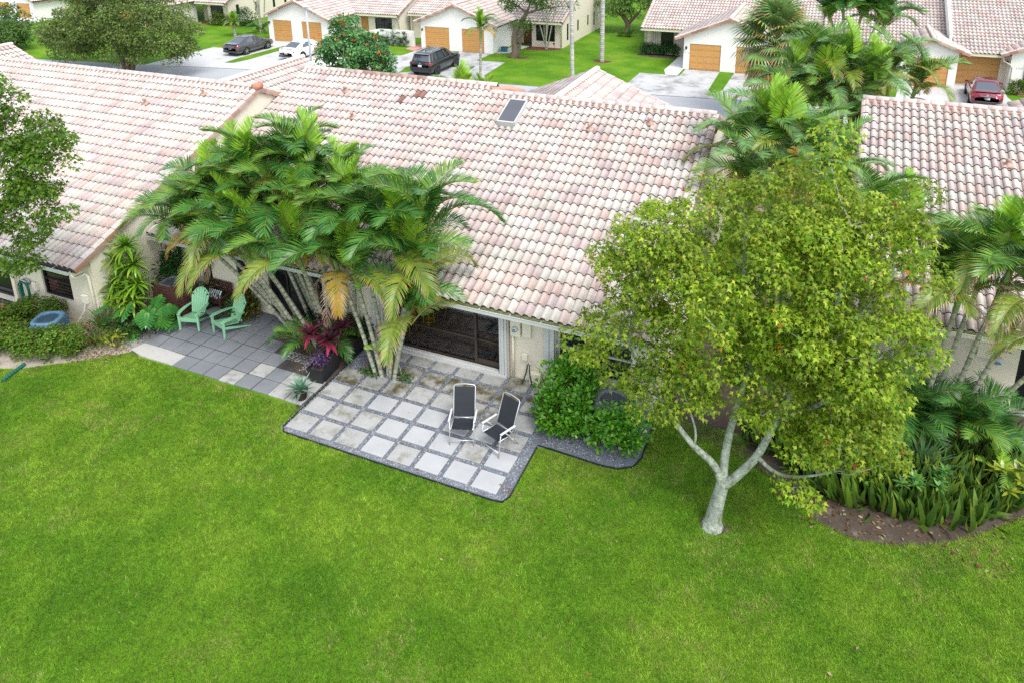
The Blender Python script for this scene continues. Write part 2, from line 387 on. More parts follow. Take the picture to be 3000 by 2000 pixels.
# loose gravel as real stones
def stones(name, boxes, n, size, cols, z=.012):
    A = np.array([(b[2] - b[0]) * (b[3] - b[1]) for b in boxes]); pick = RNG.choice(len(boxes), n, p=A / A.sum()); B = np.array(boxes)[pick]
    P = np.column_stack((RNG.uniform(B[:, 0], B[:, 2]), RNG.uniform(B[:, 1], B[:, 3]), np.full(n, z + .005)))
    base = np.array([(1, 0, 0), (-.4, .85, 0), (-.5, -.8, 0), (.1, .1, .8)]); s = RNG.uniform(.6, 1.5, (n, 1, 3)) * size
    a = RNG.uniform(0, 2 * pi, n); R = np.zeros((n, 3, 3)); R[:, 0, 0] = np.cos(a); R[:, 0, 1] = -np.sin(a); R[:, 1, 0] = np.sin(a); R[:, 1, 1] = np.cos(a); R[:, 2, 2] = 1
    V = np.einsum('nij,nkj->nki', R, base[None] * s) + P[:, None]
    F = (np.array([(0, 1, 3), (1, 2, 3), (2, 0, 3)])[None] + np.arange(n)[:, None, None] * 4).reshape(-1, 3)
    C = np.repeat(np.array(cols)[RNG.integers(0, len(cols), n)] * RNG.uniform(.7, 1.3, (n, 1)), 3, 0)
    return obj(name, np_mesh(name, V.reshape(-1, 3), F, C, mat(name + '_stone', (1, 1, 1), .9, .1, 3, .1, 30, attr=True)), None, 'stuff')
gcol = [(.17, .20, .25), (.22, .25, .30), (.13, .15, .19), (.24, .24, .24), (.31, .34, .37), (.16, .18, .21), (.18, .12, .09)]
boxes = []
for i in range(10): boxes.append((-12.39 + .783 * i - .06, 12.74, -12.39 + .783 * i + .06, 17.05))
for j in range(7): boxes.append((-12.34, 12.79 + .732 * j - .04, -5.95, 12.79 + .732 * j + .06))
boxes = [b for b in boxes if b[0] < -5.95] + [(-6.12, 12.76, -5.93, 14.7), (-5.9, 14.83, -3.7, 15.5), (-5.4, 15.2, -3.45, 17), (-12.3, 15.6, -10.9, 17.0), (-7.6, 16.75, -5.6, 17.08), (-12.3, 12.74, -6, 12.84)]
g_ = stones('gravel', boxes, 15000, .022, gcol)
stones('river_pebbles', [(-19.9, 13.9, -19.15, 15.6), (-13.6, 15.0, -12.9, 16.4), (-14.6, 15.3, -13.4, 15.7)], 1500, .03, [(.22, .23, .25), (.35, .35, .36), (.12, .12, .13), (.3, .26, .22)])
# brick walk by the left house
bw = MB(); bw.poly([(-26.6, 12.9), (-24.75, 12.85), (-24.9, 14.2), (-26.6, 14.2)], 0, .008)
bwalk = structure('brick_walk', bw, PATIO_BASE)
bm_ = MB(); bm_.box((0, 0, .02), (.30, .145, .04), bev=.004); bm_ = bm_.mesh('brick', BRICK)
for j in range(8):
    for i in range(6):
        o = obj('brick', bm_, bwalk); o.location = (-26.4 + .31 * i + (j % 2) * .15 - .1, 12.98 + .155 * j, 0)
mb = MB(); mb.box((-26.3, 14.32, .05), (2.9, .22, .1)); structure('door_step', mb, mat('dark_step', (.05, .05, .055), .9))

# ------------------------------------------------------------------ roofs
CS, SN = 12 / 13, 5 / 13
TW, TE = .25, .434
def tile_geo(W=TW, E=TE, lo=False):
    prof = [(0, 0), (.018, .05), (.05, .082), (.088, .094), (.126, .082), (.158, .05), (.178, -.002), (W, -.012)] if not lo else [(0, 0), (.045, .065), (.09, .08), (.135, .065), (.18, 0), (W, 0)]
    L = E + .05; v = []; f = []; mi = []; n = len(prof)
    for (vv, dz) in ((0, .054), (L, .006)):
        v += [(u, vv, h + dz) for u, h in prof]
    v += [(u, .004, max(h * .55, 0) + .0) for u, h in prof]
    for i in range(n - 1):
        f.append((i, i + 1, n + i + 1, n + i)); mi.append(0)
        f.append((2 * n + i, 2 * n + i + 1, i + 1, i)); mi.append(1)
    return v, f, mi
TILES_COL = [(0.55, 0.416, 0.372), (0.578, 0.522, 0.461), (0.55, 0.516, 0.464), (0.495, 0.4, 0.382), (0.573, 0.471, 0.422), (0.55, 0.492, 0.436), (0.524, 0.436, 0.415), (0.582, 0.501, 0.449), (0.558, 0.433, 0.389), (0.558, 0.507, 0.473)]
TILE_V = []
PAN = (.94, .99, 1, 1, 1, .96, .84)      # shade of the pans between the barrels, put into the tile colour
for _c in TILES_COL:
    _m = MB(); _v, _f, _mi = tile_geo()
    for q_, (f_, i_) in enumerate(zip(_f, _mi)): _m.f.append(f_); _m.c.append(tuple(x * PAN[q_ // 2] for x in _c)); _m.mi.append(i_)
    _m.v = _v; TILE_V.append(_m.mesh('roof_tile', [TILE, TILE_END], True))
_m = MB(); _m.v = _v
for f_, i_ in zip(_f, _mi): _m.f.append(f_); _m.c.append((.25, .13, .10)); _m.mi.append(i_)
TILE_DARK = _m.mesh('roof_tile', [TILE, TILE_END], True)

class Roof:
    """a house's roof: deck part with tile, ridge and rake sub-parts (the 300 nearest tiles single, the others joined)"""
    def __init__(s, house, deck_mb, budget=300, lo=False, tint=1.0):
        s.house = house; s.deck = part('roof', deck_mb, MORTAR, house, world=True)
        s.off = Vector(house.location); s.t = []; s.budget = budget; s.lo = lo; s.tint = tint
    def face(s, o, u, v, nu, nv, keep=None, dark=()):
        o, u, v = Vector(o), Vector(u).normalized(), Vector(v).normalized(); n = u.cross(v)
        for j in range(nv):
            run = 0
            for i in range(nu):
                if keep and not keep(i * TW, j * TE): continue
                if run <= 0: c = random.randrange(len(TILES_COL)); run = random.choice((1, 1, 1, 2, 2))
                run -= 1
                cc = -1 if (j, i) in dark else c
                p = o + u * (i * TW + random.uniform(-.004, .004)) + v * (j * TE + random.uniform(-.006, .006))
                s.t.append((p, u, v, n, cc))
    def finish(s):
        s.t.sort(key=lambda t: (t[0] - Vector(CAMP)).length)
        for (p, u, v, n, c) in s.t[:s.budget]:
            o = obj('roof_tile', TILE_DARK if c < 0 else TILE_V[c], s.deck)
            o.matrix_local = Matrix.Translation(p - s.off) @ Matrix((u, v, n)).transposed().to_4x4()
        rest = s.t[s.budget:]
        if rest:
            tv, tf, mi = tile_geo(lo=s.lo); tv = np.array(tv); tf = np.array(tf); N = len(rest)
            P = np.array([np.array(t[0] - s.off) for t in rest]); M3 = np.array([[list(t[1]), list(t[2]), list(t[3])] for t in rest])
            V = np.einsum('kj,njc->nkc', tv, M3) + P[:, None]
            F = (tf[None] + np.arange(N)[:, None, None] * len(tv)).reshape(-1, 4)
            cc = np.array([(.25, .13, .10) if t[4] < 0 else TILES_COL[t[4]] for t in rest]) * RNG.uniform(.93, 1.05, (N, 1)) * s.tint
            me = np_mesh('roof_tiles', V.reshape(-1, 3), F, (cc[:, None] * np.repeat((.93, 1, 1, .97, .82) if s.lo else PAN, 2)[None, :, None]).reshape(-1, 3), [TILE, TILE_END], 4)  # simpler tiles get their pan shade painted in the same way
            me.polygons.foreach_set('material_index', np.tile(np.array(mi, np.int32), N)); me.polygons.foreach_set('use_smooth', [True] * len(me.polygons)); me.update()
            obj('roof_tiles', me, s.deck, 'stuff')
    def ridge(s, a, b, r=.13, step=.42, cols=None, mortar=True, single=True):
        a, b = Vector(a), Vector(b); d = b - a; L = d.length; d.normalize(); n = max(1, int(L / step)); st = L / n
        side = d.cross(Vector((0, 0, 1))).normalized(); upv = side.cross(d)
        if mortar:
            mb = MB()
            for sg in (-1, 1):
                q = side * sg
                mb.quad(a + q * .05 + upv * .05, b + q * .05 + upv * .05, b + q * .20 - upv * .05, a + q * .20 - upv * .05)
                mb.quad(a + q * .20 - upv * .05, b + q * .20 - upv * .05, b + q * .19 - upv * .18, a + q * .19 - upv * .18)
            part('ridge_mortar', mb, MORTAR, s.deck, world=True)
        J = MB()
        for i in range(n):
            mb = MB() if single else J
            c = cols(i, n) if cols else random.choice(((.66, .55, .50), (.68, .58, .53), (.62, .50, .46), (.66, .60, .56)))
            K = 8; vs = []
            for t, rr in ((0, r * 1.08), (st + .04, r * .92)):
                for k in range(K + 1):
                    q = pi * k / K; vs.append(a + d * (i * st + t) + side * (cos(q) * rr) + upv * (sin(q) * rr * .85 + .02))
            fs = [(k, k + 1, K + 2 + k, K + 1 + k) for k in range(K)] + [tuple(range(K, -1, -1))]
            mb.add(vs, fs, col=jit(c, .06))
            if single: part('ridge_tile', mb, TILE, s.deck, True, world=True)
        if not single: part('ridge_tiles', J, TILE, s.deck, True, world=True, kind='stuff')
    def rake(s, a, b, out, step=TE, single=True):
        """gable-edge tiles from eave a to ridge b, lipping over the edge towards `out`"""
        a, b, out = Vector(a), Vector(b), Vector(out); d = b - a; L = d.length; d.normalize(); n = int(L / step); st = L / n
        upv = out.cross(d) if out.cross(d).z > 0 else d.cross(out)
        J = MB()
        for i in range(n):
            mb = MB() if single else J
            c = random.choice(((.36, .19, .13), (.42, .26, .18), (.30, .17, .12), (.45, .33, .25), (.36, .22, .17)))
            prof = [(-.20, .02), (-.16, .075), (-.09, .105), (-.02, .085), (.045, .03), (.055, -.05), (.05, -.16), (.0, -.16)]; vs = []
            for t, dz in ((0, .03), (st + .03, -.0)):
                vs += [a + d * (i * st + t) + out * x + upv * (y + dz) for x, y in prof]
            K = len(prof); fs = [(k, k + 1, K + k + 1, K + k) for k in range(K - 1)]
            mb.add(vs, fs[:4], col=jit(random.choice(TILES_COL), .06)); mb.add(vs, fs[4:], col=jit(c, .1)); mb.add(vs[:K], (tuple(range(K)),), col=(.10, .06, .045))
            if single: part('rake_tile', mb, TILE, s.deck, False, world=True)
        if not single: part('rake_tiles', J, TILE, s.deck, False, world=True, kind='stuff')

def gable_deck(x0, x1, ye, yr, yb, ze, zr, drop=.0):
    """deck surfaces of a gable whose ridge runs along x"""
    mb = MB(); zb = zr - (yb - yr) * 5 / 12
    for y0, z0, y1, z1 in ((ye, ze, yr, zr), (yb, zb, yr, zr)):
        mb.quad((x0, y0, z0), (x1, y0, z0), (x1, y1, z1), (x0, y1, z1))
        mb.quad((x0, y0, z0 - .12), (x1, y0, z0 - .12), (x1, y1, z1 - .12), (x0, y1, z1 - .12))
    return mb
def wing_deck(mb, xr, zr, y0, y1, half):
    ze = zr - half * 5 / 12
    for sg in (-1, 1):
        mb.quad((xr, y0, zr), (xr, y1, zr), (xr + sg * half, y1, ze), (xr + sg * half, y0, ze))
    return mb
def wing_faces(R, xr, zr, y0, y1, half, right=True, left=True, keepr=None):
    nv = int(half / CS / TE); nu = int((y1 - y0) / TW)
    L = nv * TE * CS + .03
    if right:   # slope facing +x: eave at xr+half, rising towards -x ; u runs so that u x v points up
        R.face((xr + L, y0, zr - L * 5 / 12), (0, 1, 0), (-CS, 0, SN), nu, nv, keepr)
    if left:
        R.face((xr - L, y1, zr - L * 5 / 12), (0, -1, 0), (CS, 0, SN), nu, nv)

def wall_holes(mb, x0, x1, z0, z1, Y, holes, depth=.12):
    """wall facing -y with real openings and reveals"""
    xs = sorted({x0, x1, *[h[0] for h in holes], *[h[1] for h in holes]}); zs = sorted({z0, z1, *[h[2] for h in holes], *[h[3] for h in holes]})
    for a, b in zip(xs, xs[1:]):
        for c, d in zip(zs, zs[1:]):
            if any(h[0] <= a and b <= h[1] and h[2] <= c and d <= h[3] for h in holes): continue
            mb.quad((a, Y, c), (b, Y, c), (b, Y, d), (a, Y, d))
    for a, b, c, d in holes:
        e = Y + depth
        mb.quad((a, Y, c), (a, e, c), (a, e, d), (a, Y, d)); mb.quad((b, e, c), (b, Y, c), (b, Y, d), (b, e, d))
        mb.quad((a, Y, c), (b, Y, c), (b, e, c), (a, e, c)); mb.quad((a, e, d), (b, e, d), (b, Y, d), (a, Y, d))
BLIND = mat('window_blind', (.10, .10, .11), .6, .1, 3)
BLIND_B = mat('brown_shutter_blind', (.16, .11, .09), .6, .1, 3)
def window(house, x0, x1, z0, z1, Y, fm=BLACKM, mid=True, nx=1, blind=None, nblind=14, nz=0, label=None):
    f = MB(); w = .06; y = Y + .09
    f.box(((x0 + x1) / 2, y, z0 + w / 2), (x1 - x0, .07, w)); f.box(((x0 + x1) / 2, y, z1 - w / 2), (x1 - x0, .07, w))
    for xx in (x0 + w / 2, x1 - w / 2): f.box((xx, y, (z0 + z1) / 2), (w, .07, z1 - z0 - 2 * w))
    if mid: f.box(((x0 + x1) / 2, y, (z0 + z1) / 2), (x1 - x0 - 2 * w, .06, .05))
    for k in range(1, nx): f.box((x0 + (x1 - x0) * k / nx, y, (z0 + z1) / 2), (.05, .055, z1 - z0 - 2 * w))
    if nz:
        for k in range(1, nz): f.box(((x0 + x1) / 2, y + .004, z0 + (z1 - z0) * k / nz), (x1 - x0 - 2 * w, .02, .022))
        for k in range(1, 6): f.box((x0 + (x1 - x0) * k / 6, y + .006, (z0 + z1) / 2), (.022, .02, z1 - z0 - 2 * w))
    o = part('window', f, fm, house, world=True, label=label)
    p = MB(); p.quad((x0 + w, Y + .105, z0 + w), (x1 - w, Y + .105, z0 + w), (x1 - w, Y + .105, z1 - w), (x0 + w, Y + .105, z1 - w))
    if blind:
        part('pane', p, SEE, o, world=True)
        b = MB(); h = (z1 - z0 - .1) / nblind
        for k in range(nblind): b.box(((x0 + x1) / 2, Y + .16, z0 + .05 + h * (k + .5)), (x1 - x0, .008, h * .80), rx=.45)
        b.quad((x0, Y + .22, z0), (x1, Y + .22, z0), (x1, Y + .22, z1), (x0, Y + .22, z1))
        part('window_blind', b, blind, o, world=True, kind='stuff')
    else: part('pane', p, GLASS, o, world=True)
    return o
def downspout(house, pts, r=.045, m=TRIM):
    mb = MB(); mb.tube(pts, r, 8); return part('downspout', mb, m, house, True, world=True)

# ------------------------------------------------------------------ the house in the middle
FASCIA = mat('yellow_green_fascia', (.34, .38, .16), .8, .2, 2, .1, 20, stain=(1.5, .5, .7, (.50, .47, .30)))  # yellow-green board with paler cream patches
def gutter(house, x0, x1, y, z, m=ALU, hang=True, fm=FASCIA):
    mb = MB(); L = x1 - x0; xc = (x0 + x1) / 2
    mb.box((xc, y - .10, z - .045), (L, .012, .10)); mb.box((xc, y - .04, z - .10), (L, .13, .012)); mb.box((xc, y - .103, z + .01), (L, .03, .014))
    for e in (x0, x1): mb.box((e, y - .04, z - .05), (.012, .12, .10))
    g = part('gutter', mb, m, house, world=True)
    fb = MB(); fb.box((xc, y + .03, z + .0), (L, .03, .13)); part('fascia', fb, fm, house, world=True)
    if hang:
        x = x0 + .7
        while x < x1:
            h = MB(); h.box((x, y - .03, z + .022), (.03, .16, .01)); part('gutter_hanger', h, ALU, g, world=True); x += .92
house = thing('house', 'middle cream townhouse with wide sliding door, skylight and long pink tiled roof', 'house', (-12, 17.13, 0))
wb = MB()
wall_holes(wb, -21.05, -3.5, 0, 2.52, 17.13, [(-11.8, -8.0, .06, 2.12), (-6.24, -4.1, .62, 2.08), (-19.32, -18.85, .70, 1.95), (-17.72, -17.2, .0, 2.05), (-16.4, -14.2, .1, 2.1)], .14)
wb.add([(-3.5, 17.13, 0), (-3.5, 33.5, 0), (-3.5, 33.5, 2.5), (-3.5, 25.35, 5.9), (-3.5, 17.13, 2.52)], ((0, 1, 2, 3, 4),))
wb.quad((-21.05, 33.5, 0), (-3.5, 33.5, 0), (-3.5, 33.5, 2.5), (-21.05, 33.5, 2.5))
part('wall', wb, WALL, house, world=True)
# room behind the sliding door
rm = MB(); rm.quad((-12.3, 17.28, 2.3), (-7.9, 17.28, 2.3), (-7.9, 19.75, 2.3), (-12.3, 19.75, 2.3))
rm.quad((-12.3, 17.28, 0), (-12.3, 19.75, 0), (-12.3, 19.75, 2.3), (-12.3, 17.28, 2.3)); rm.quad((-7.9, 17.28, 0), (-7.9, 19.75, 0), (-7.9, 19.75, 2.3), (-7.9, 17.28, 2.3))
rm.quad((-12.3, 19.75, 0), (-11.4, 19.75, 0), (-11.4, 19.75, 2.3), (-12.3, 19.75, 2.3)); rm.quad((-11.4, 19.75, 2.05), (-7.9, 19.75, 2.05), (-7.9, 19.75, 2.3), (-11.4, 19.75, 2.3))
part('room_wall', rm, WALL, house, world=True)
FT = mat('brown_slate_floor_tile', (.34, .24, .19), .5, .25, 2.5, .2, 15, stain=(3, .5, .7, (.32, .23, .18)))
fl = MB(); fl.box((-10.1, 18.5, .02), (4.4, 2.5, .03)); fl = part('floor', fl, mat('floor_grout', (.05, .04, .035), .9), house, world=True)
ftm = MB(); ftm.box((0, 0, .0), (.485, .485, .014), bev=.003); ftm = ftm.mesh('floor_tile', FT)
for i in range(9):
    for j in range(5):
        o = obj('floor_tile', ftm, fl); o.location = Vector((-12.05 + .49 * i, 17.52 + .49 * j, .041)) - Vector(house.location)
ib = MB()
ib.box((-9.65, 19.72, .07), (3.5, .08, .08)); ib.box((-9.65, 19.72, 2.02), (3.5, .08, .06))
for x in (-11.37, -9.65, -7.93): ib.box((x, 19.72, 1.04), (.06, .06, 1.9))
inner = part('inner_sliding_door', ib, ALU, house, world=True)
p_ = MB(); p_.quad((-11.34, 19.74, .1), (-7.96, 19.74, .1), (-7.96, 19.74, 2), (-11.34, 19.74, 2)); part('pane', p_, GLASS, inner, world=True)
# sliding door
db = MB()
db.box((-9.9, 17.22, 2.09), (3.8, .09, .06)); 
for x in (-11.77, -8.81, -8.03): db.box((x, 17.22, 1.08), (.075, .08, 1.96))
db.box((-10.29, 17.22, .92), (2.88, .05, .05)); db.box((-8.42, 17.225, .92), (.7, .05, .05)); db.box((-8.42, 17.225, .20), (.7, .05, .20)); db.box((-10.29, 17.22, .13), (2.88, .05, .06))
door = part('sliding_door', db, BRONZE, house, world=True)
for xa, xb in ((-11.73, -8.85), (-8.77, -8.07)):
    p_ = MB(); p_.quad((xa, 17.24, .12), (xb, 17.24, .12), (xb, 17.24, 2.06), (xa, 17.24, 2.06)); part('pane', p_, SEE, door, world=True)
hb = MB(); hb.box((-8.76, 17.165, 1.0), (.03, .03, .18)); part('handle', hb, BLACKM, door, world=True)
sb = MB(); sb.box((-10.0, 17.03, .05), (4.5, .20, .10)); sb.box((-9.95, 17.10, .115), (4.2, .10, .03)); part('door_track', sb, ALU, house, world=True)
# folded storm shutters
def shutter_stack(x0, x1, z0, z1, y=17.05):
    mb = MB(); n = max(2, int((x1 - x0) / .07))
    for k in range(n):
        x = x0 + (x1 - x0) * (k + .5) / n
        mb.box((x, y - .015 - (k % 2) * .03, (z0 + z1) / 2), ((x1 - x0) / n * .92, .13, z1 - z0), bev=0)
    mb.box(((x0 + x1) / 2, y + .03, (z0 + z1) / 2), (x1 - x0 + .05, .07, z1 - z0 + .06))
    return part('storm_shutter', mb, ALU, house, world=True)
shutter_stack(-12.28, -11.86, .10, 2.16); shutter_stack(-7.96, -7.72, .02, 2.2)
shutter_stack(-6.58, -6.27, .60, 2.12); shutter_stack(-5.02, -4.8, .60, 2.12) if False else None
cb = MB(); cb.box((-7.70, 17.09, 1.1), (.05, .08, 2.2)); part('door_trim', cb, mat('aged_tan_trim', (.42, .36, .24), .7), house, world=True)
window(house, -6.24, -4.1, .62, 2.08, 17.13, ALU, True, 2, BLIND, 20, label='front window with dark slatted blinds half hidden by the maple')
sl = MB(); sl.box((-5.2, 17.06, .575), (2.5, .14, .05)); sl.box((-5.2, 17.07, .53), (2.45, .1, .04)); part('window_sill', sl, ALU, house, world=True)
window(house, -19.32, -18.85, .70, 1.95, 17.13, BLACKM, True, 1)
window(house, -16.4, -14.2, .1, 2.1, 17.13, BRONZE, False, 3)
db = MB(); db.box((-17.46, 17.2, 1.02), (.5, .06, 2.04)); 
for x in (-17.62, -17.46, -17.3): db.box((x, 17.165, 1.02), (.06, .02, 1.9))
part('back_door', db, BLACKM, house, world=True)
# meter, panels, boxes on the wall
mm = MB(); mm.box((-7.45, 17.05, 1.74), (.30, .15, .55), bev=.01); meter = part('meter_box', mm, TRIM, house, world=True)
mm = MB(); mm.lathe([(.085, .0), (.085, -.05), (.07, -.09), (.0, -.095)], 16, (-7.45, 16.975, 1.72), 'y'); part('meter_dial', mm, mat('meter_glass', (.55, .57, .55), .15), meter, True, world=True)
mm = MB(); mm.box((-7.45, 16.872, 1.68), (.11, .004, .035)); mm.box((-7.45, 16.872, 1.745), (.06, .004, .02), m=1); part('meter_face', mm, [mat('blue_dial_label', (.05, .22, .5), .5), BLACKM], meter, world=True)
mm = MB(); mm.box((-7.13, 17.08, 1.80), (.26, .09, .66), bev=.01); part('breaker_panel', mm, TRIM, house, world=True)
mm = MB(); mm.tube([(-7.56, 17.07, 0), (-7.56, 17.07, 1.48)], .035, 8); part('conduit', mm, TRIM, house, True, world=True)
mm = MB(); mm.box((-7.20, 17.08, .83), (.16, .10, .20), bev=.02); mm.tube([(-7.19, 17.1, .73), (-7.19, 17.1, .2)], .012, 6); part('outlet_box', mm, TRIM, house, world=True)
mm = MB(); mm.box((-6.86, 17.04, .24), (.34, .16, .36), bev=.02)
for k in range(6): mm.box((-6.98 + .045 * k, 16.955, .24), (.012, .01, .28))
part('pump_box', mm, mat('cream_plastic_box', (.68, .62, .48), .6), house, world=True)
gutter(house, -21.0, -3.6, 16.62, 2.36)
downspout(house, [(-21.0 + .35, 16.7, 2.25), (-20.75, 17.05, 2.1), (-20.75, 17.07, .1)])
deck = MB()
for x0, x1, yr in ((-21.05, -11.9, 25.75), (-11.9, -3.5, 25.35)):
    d_ = gable_deck(x0, x1, 16.65, yr, 34, 2.40, 2.40 + (yr - 16.65) * 5 / 12)
    deck.add(d_.v, d_.f)
wing_deck(deck, -10, 5.5, 26.4, 32.7, 6.4)
R = Roof(house, deck)
zL, zR = 2.40 + (25.75 - 16.65) * 5 / 12, 2.40 + (25.35 - 16.65) * 5 / 12
R.face((-21.05, 16.60, 2.40), (1, 0, 0), (0, CS, SN), 70, 22, dark={(20, 25), (19, 22), (20, 24)})
R.face((-21.05, 16.60 + 22 * TE * CS, 2.40 + 22 * TE * SN), (1, 0, 0), (0, CS, SN), 36, 1)
wing_faces(R, -10, 5.5, 26.4, 32.7, 6.2)
R.finish()
R.ridge((-21.1, 25.75, zL + .06), (-11.9, 25.75, zL + .06), cols=lambda i, n: (.66, .56, .51) if i < 5 or i > 13 else random.choice(((.34, .22, .18), (.42, .28, .22), (.46, .34, .30))))
R.ridge((-11.9, 25.35, zR + .06), (-3.5, 25.35, zR + .06))
R.ridge((-10, 26.8, 5.56), (-10, 32.7, 5.56), r=.15)
R.rake((-3.45, 16.6, 2.42), (-3.45, 25.35, zR), (1, 0, 0)); R.rake((-3.45, 33.6, zR - 8.25 * 5 / 12), (-3.45, 25.4, zR), (1, 0, 0)); R.rake((-10 + 6.3, 32.72, 5.5 - 6.3 * 5 / 12), (-10, 32.72, 5.5), (0, 1, 0)); R.rake((-10 - 6.3, 32.72, 5.5 - 6.3 * 5 / 12), (-10, 32.72, 5.5), (0, 1, 0))
ec = MB(); ec.tube([(-11.95, 25.4, zR + .12), (-11.5, 25.9, zR + .12), (-11.0, 26.3, zR - .1)], .13, 8); part('valley_tile', ec, mat('terracotta_end_tile', (.50, .26, .19), .9, .2, 4, .15, 25), R.deck, True, world=True)
# skylight and roof vents
def on_roof(x, y, lift=0.): return Vector((x, y - SN * lift, 2.40 + (y - 16.62) * 5 / 12 + CS * lift))
ROOFM = Matrix(((1, 0, 0), (0, CS, -SN), (0, SN, CS)))
def roof_box(mb, x, y, lift, d, **k):
    o = MB(); o.box((0, 0, 0), d, **k); c = on_roof(x, y, lift); mb.add([c + ROOFM @ Vector(v) for v in o.v], o.f)
mb = MB(); x, y = -10.55, 24.2
for dx, dy, w, d in ((-.335, 0, .04, 1.30), (.335, 0, .04, 1.30)): roof_box(mb, x + dx, y, .20, (w, d, .26))
for dy in (-.60, .60): roof_box(mb, x, y + dy, .20, (.63, .05, .26))
sk = part('skylight', mb, ALU, house, world=True)
mb = MB(); roof_box(mb, x, y, .29, (.64, 1.26, .03)); part('skylight_pane', mb, mat('smoked_skylight', (.09, .095, .105), .12, .08, 2, 0, spec=.6), sk, world=True)
TERRA = mat('terracotta_vent', (.42, .27, .21), .9, .2, 5, .15, 25)
for x, y in ((-7.54, 23.9), (-5.59, 24.5), (-18.1, 24.5), (-16.85, 23.1)):
    mb = MB(); c = on_roof(x, y, .05); mb.tube([c, c + Vector((0, 0, .22))], .05, 8); mb.box(c + Vector((.03, -.02, .05)), (.26, .2, .08), rx=.4); mb.tube([c + Vector((0, 0, .2)), c + Vector((0, -.10, .26))], .055, 8)
    part('roof_vent', mb, TERRA, house, True, world=True)

# ------------------------------------------------------------------ the house on the left
lh = thing('house', 'left cream townhouse with stepped gable end, brown blinds window and green garden hose', 'house', (-27, 14.44, 0))
wb = MB(); wall_holes(wb, -46, -21.1, 0, 2.55, 14.44, [(-23.68, -22.27, .69, 1.88), (-28.4, -25.2, .12, 2.1)], .14)
wb.add([(-21.1, 14.44, 0), (-21.1, 31, 0), (-21.1, 31, 2.5), (-21.1, 22.7, 5.93), (-21.1, 14.44, 2.52)], ((0, 1, 2, 3, 4),))
wb.quad((-46, 31, 0), (-21.1, 31, 0), (-21.1, 31, 2.5), (-46, 31, 2.5))
part('wall', wb, WALL, lh, world=True)
window(lh, -23.68, -22.27, .69, 1.88, 14.44, BLACKM, True, 1, BLIND_B, 9, label='window with black frame and brown slatted shutters')
db = MB()
for x in (-28.4, -26.8, -26.75, -25.24): db.box((x, 14.54, 1.1), (.07, .07, 1.96))
for z in (.16, .95, 2.06): db.box((-26.8, 14.54, z), (3.1, .06, .08))
sd = part('sliding_door', db, BLACKM, lh, world=True); p_ = MB(); p_.quad((-28.4, 14.56, .12), (-25.2, 14.56, .12), (-25.2, 14.56, 2.1), (-28.4, 14.56, 2.1)); part('pane', p_, GLASS, sd, world=True)
sb = MB(); sb.box((-26.8, 14.38, .09), (3.3, .14, .06)); part('door_track', sb, TRIM, lh, world=True)
mb = MB(); mb.box((-25.08, 14.37, 1.12), (.16, .14, 2.0)); part('storm_shutter', mb, TRIM, lh, world=True)
gutter(lh, -25.35, -21.2, 13.80, 2.34, fm=mat('dark_underlayment', (.045, .045, .05), .9))
downspout(lh, [(-21.25, 13.82, 2.26), (-21.22, 13.9, 2.05), (-21.3, 14.3, 1.98), (-21.25, 14.38, 1.85), (-21.2, 14.385, .05)], .05)
mb = MB(); mb.box((-21.62, 14.38, .98), (.24, .10, .30), bev=.03); mb.tube([(-21.62, 14.36, .85), (-21.66, 14.3, .55), (-21.9, 14.1, .1)], .018, 6); part('junction_box', mb, TRIM, lh, world=True)
mb = MB(); mb.box((-24.05, 14.38, .92), (.2, .11, .30), bev=.03); part('timer_box', mb, TRIM, lh, world=True)
mb = MB(); mb.tube([(-24.9, 14.40, .1), (-24.9, 14.40, 2.3)], .03, 6); part('conduit', mb, TRIM, lh, True, world=True)
deck = gable_deck(-46, -21.1, 13.85, 22.7, 31.5, 2.38, 2.38 + (22.7 - 13.85) * 5 / 12)
wing_deck(deck, -24.8, 5.5, 23.5, 30.2, 6.6); wing_deck(deck, -43, 5.5, 23.5, 27.4, 6.5)
R = Roof(lh, deck); zl = 2.38 + (22.7 - 13.85) * 5 / 12
R.face((-46 + .02, 13.82, 2.38), (1, 0, 0), (0, CS, SN), 99, 22, keep=lambda u, v: u > 6)
wing_faces(R, -24.8, 5.5, 23.6, 30.2, 6.4, True, False); wing_faces(R, -43, 5.5, 23.6, 27.4, 6.4, True, False)
R.finish()
R.ridge((-42, 22.7, zl + .06), (-21.05, 22.7, zl + .06)); R.ridge((-24.8, 23.8, 5.56), (-24.8, 30.2, 5.56), r=.15); R.ridge((-43, 23.8, 5.56), (-43, 27.4, 5.56))
R.rake((-21.02, 13.8, 2.39), (-21.02, 22.7, zl), (1, 0, 0)); R.rake((-21.02, 28, zl - 5.3 * 5 / 12), (-21.02, 22.75, zl), (1, 0, 0))
R.rake((-24.8 + 4.2, 30.22, 5.5 - 4.2 * 5 / 12), (-24.8, 30.22, 5.5), (0, 1, 0)); R.rake((-43 + 6.3, 27.42, 5.5 - 6.3 * 5 / 12), (-43, 27.42, 5.5), (0, 1, 0))
def vents(hs, pts, y0, z0):
    for x, y in pts:
        mb = MB(); c = Vector((x, y, z0 + (y - y0) * 5 / 12 + .06)); mb.tube([c, c + Vector((0, 0, .24))], .05, 8); mb.box(c + Vector((.03, -.02, .05)), (.26, .2, .08), rx=.4); mb.tube([c + Vector((0, 0, .2)), c + Vector((.02, -.10, .26))], .055, 8)
        part('roof_vent', mb, TERRA, hs, True, world=True)
vents(lh, ((-25.4, 21.0), (-23.15, 21.9)), 13.85, 2.38)
ec = MB(); ec.tube([(-21.05, 22.5, zl + .1), (-21.05, 22.9, zl + .1)], .15, 8); part('ridge_end', ec, mat('terracotta_cap', (.45, .20, .13), .9), R.deck, True, world=True)

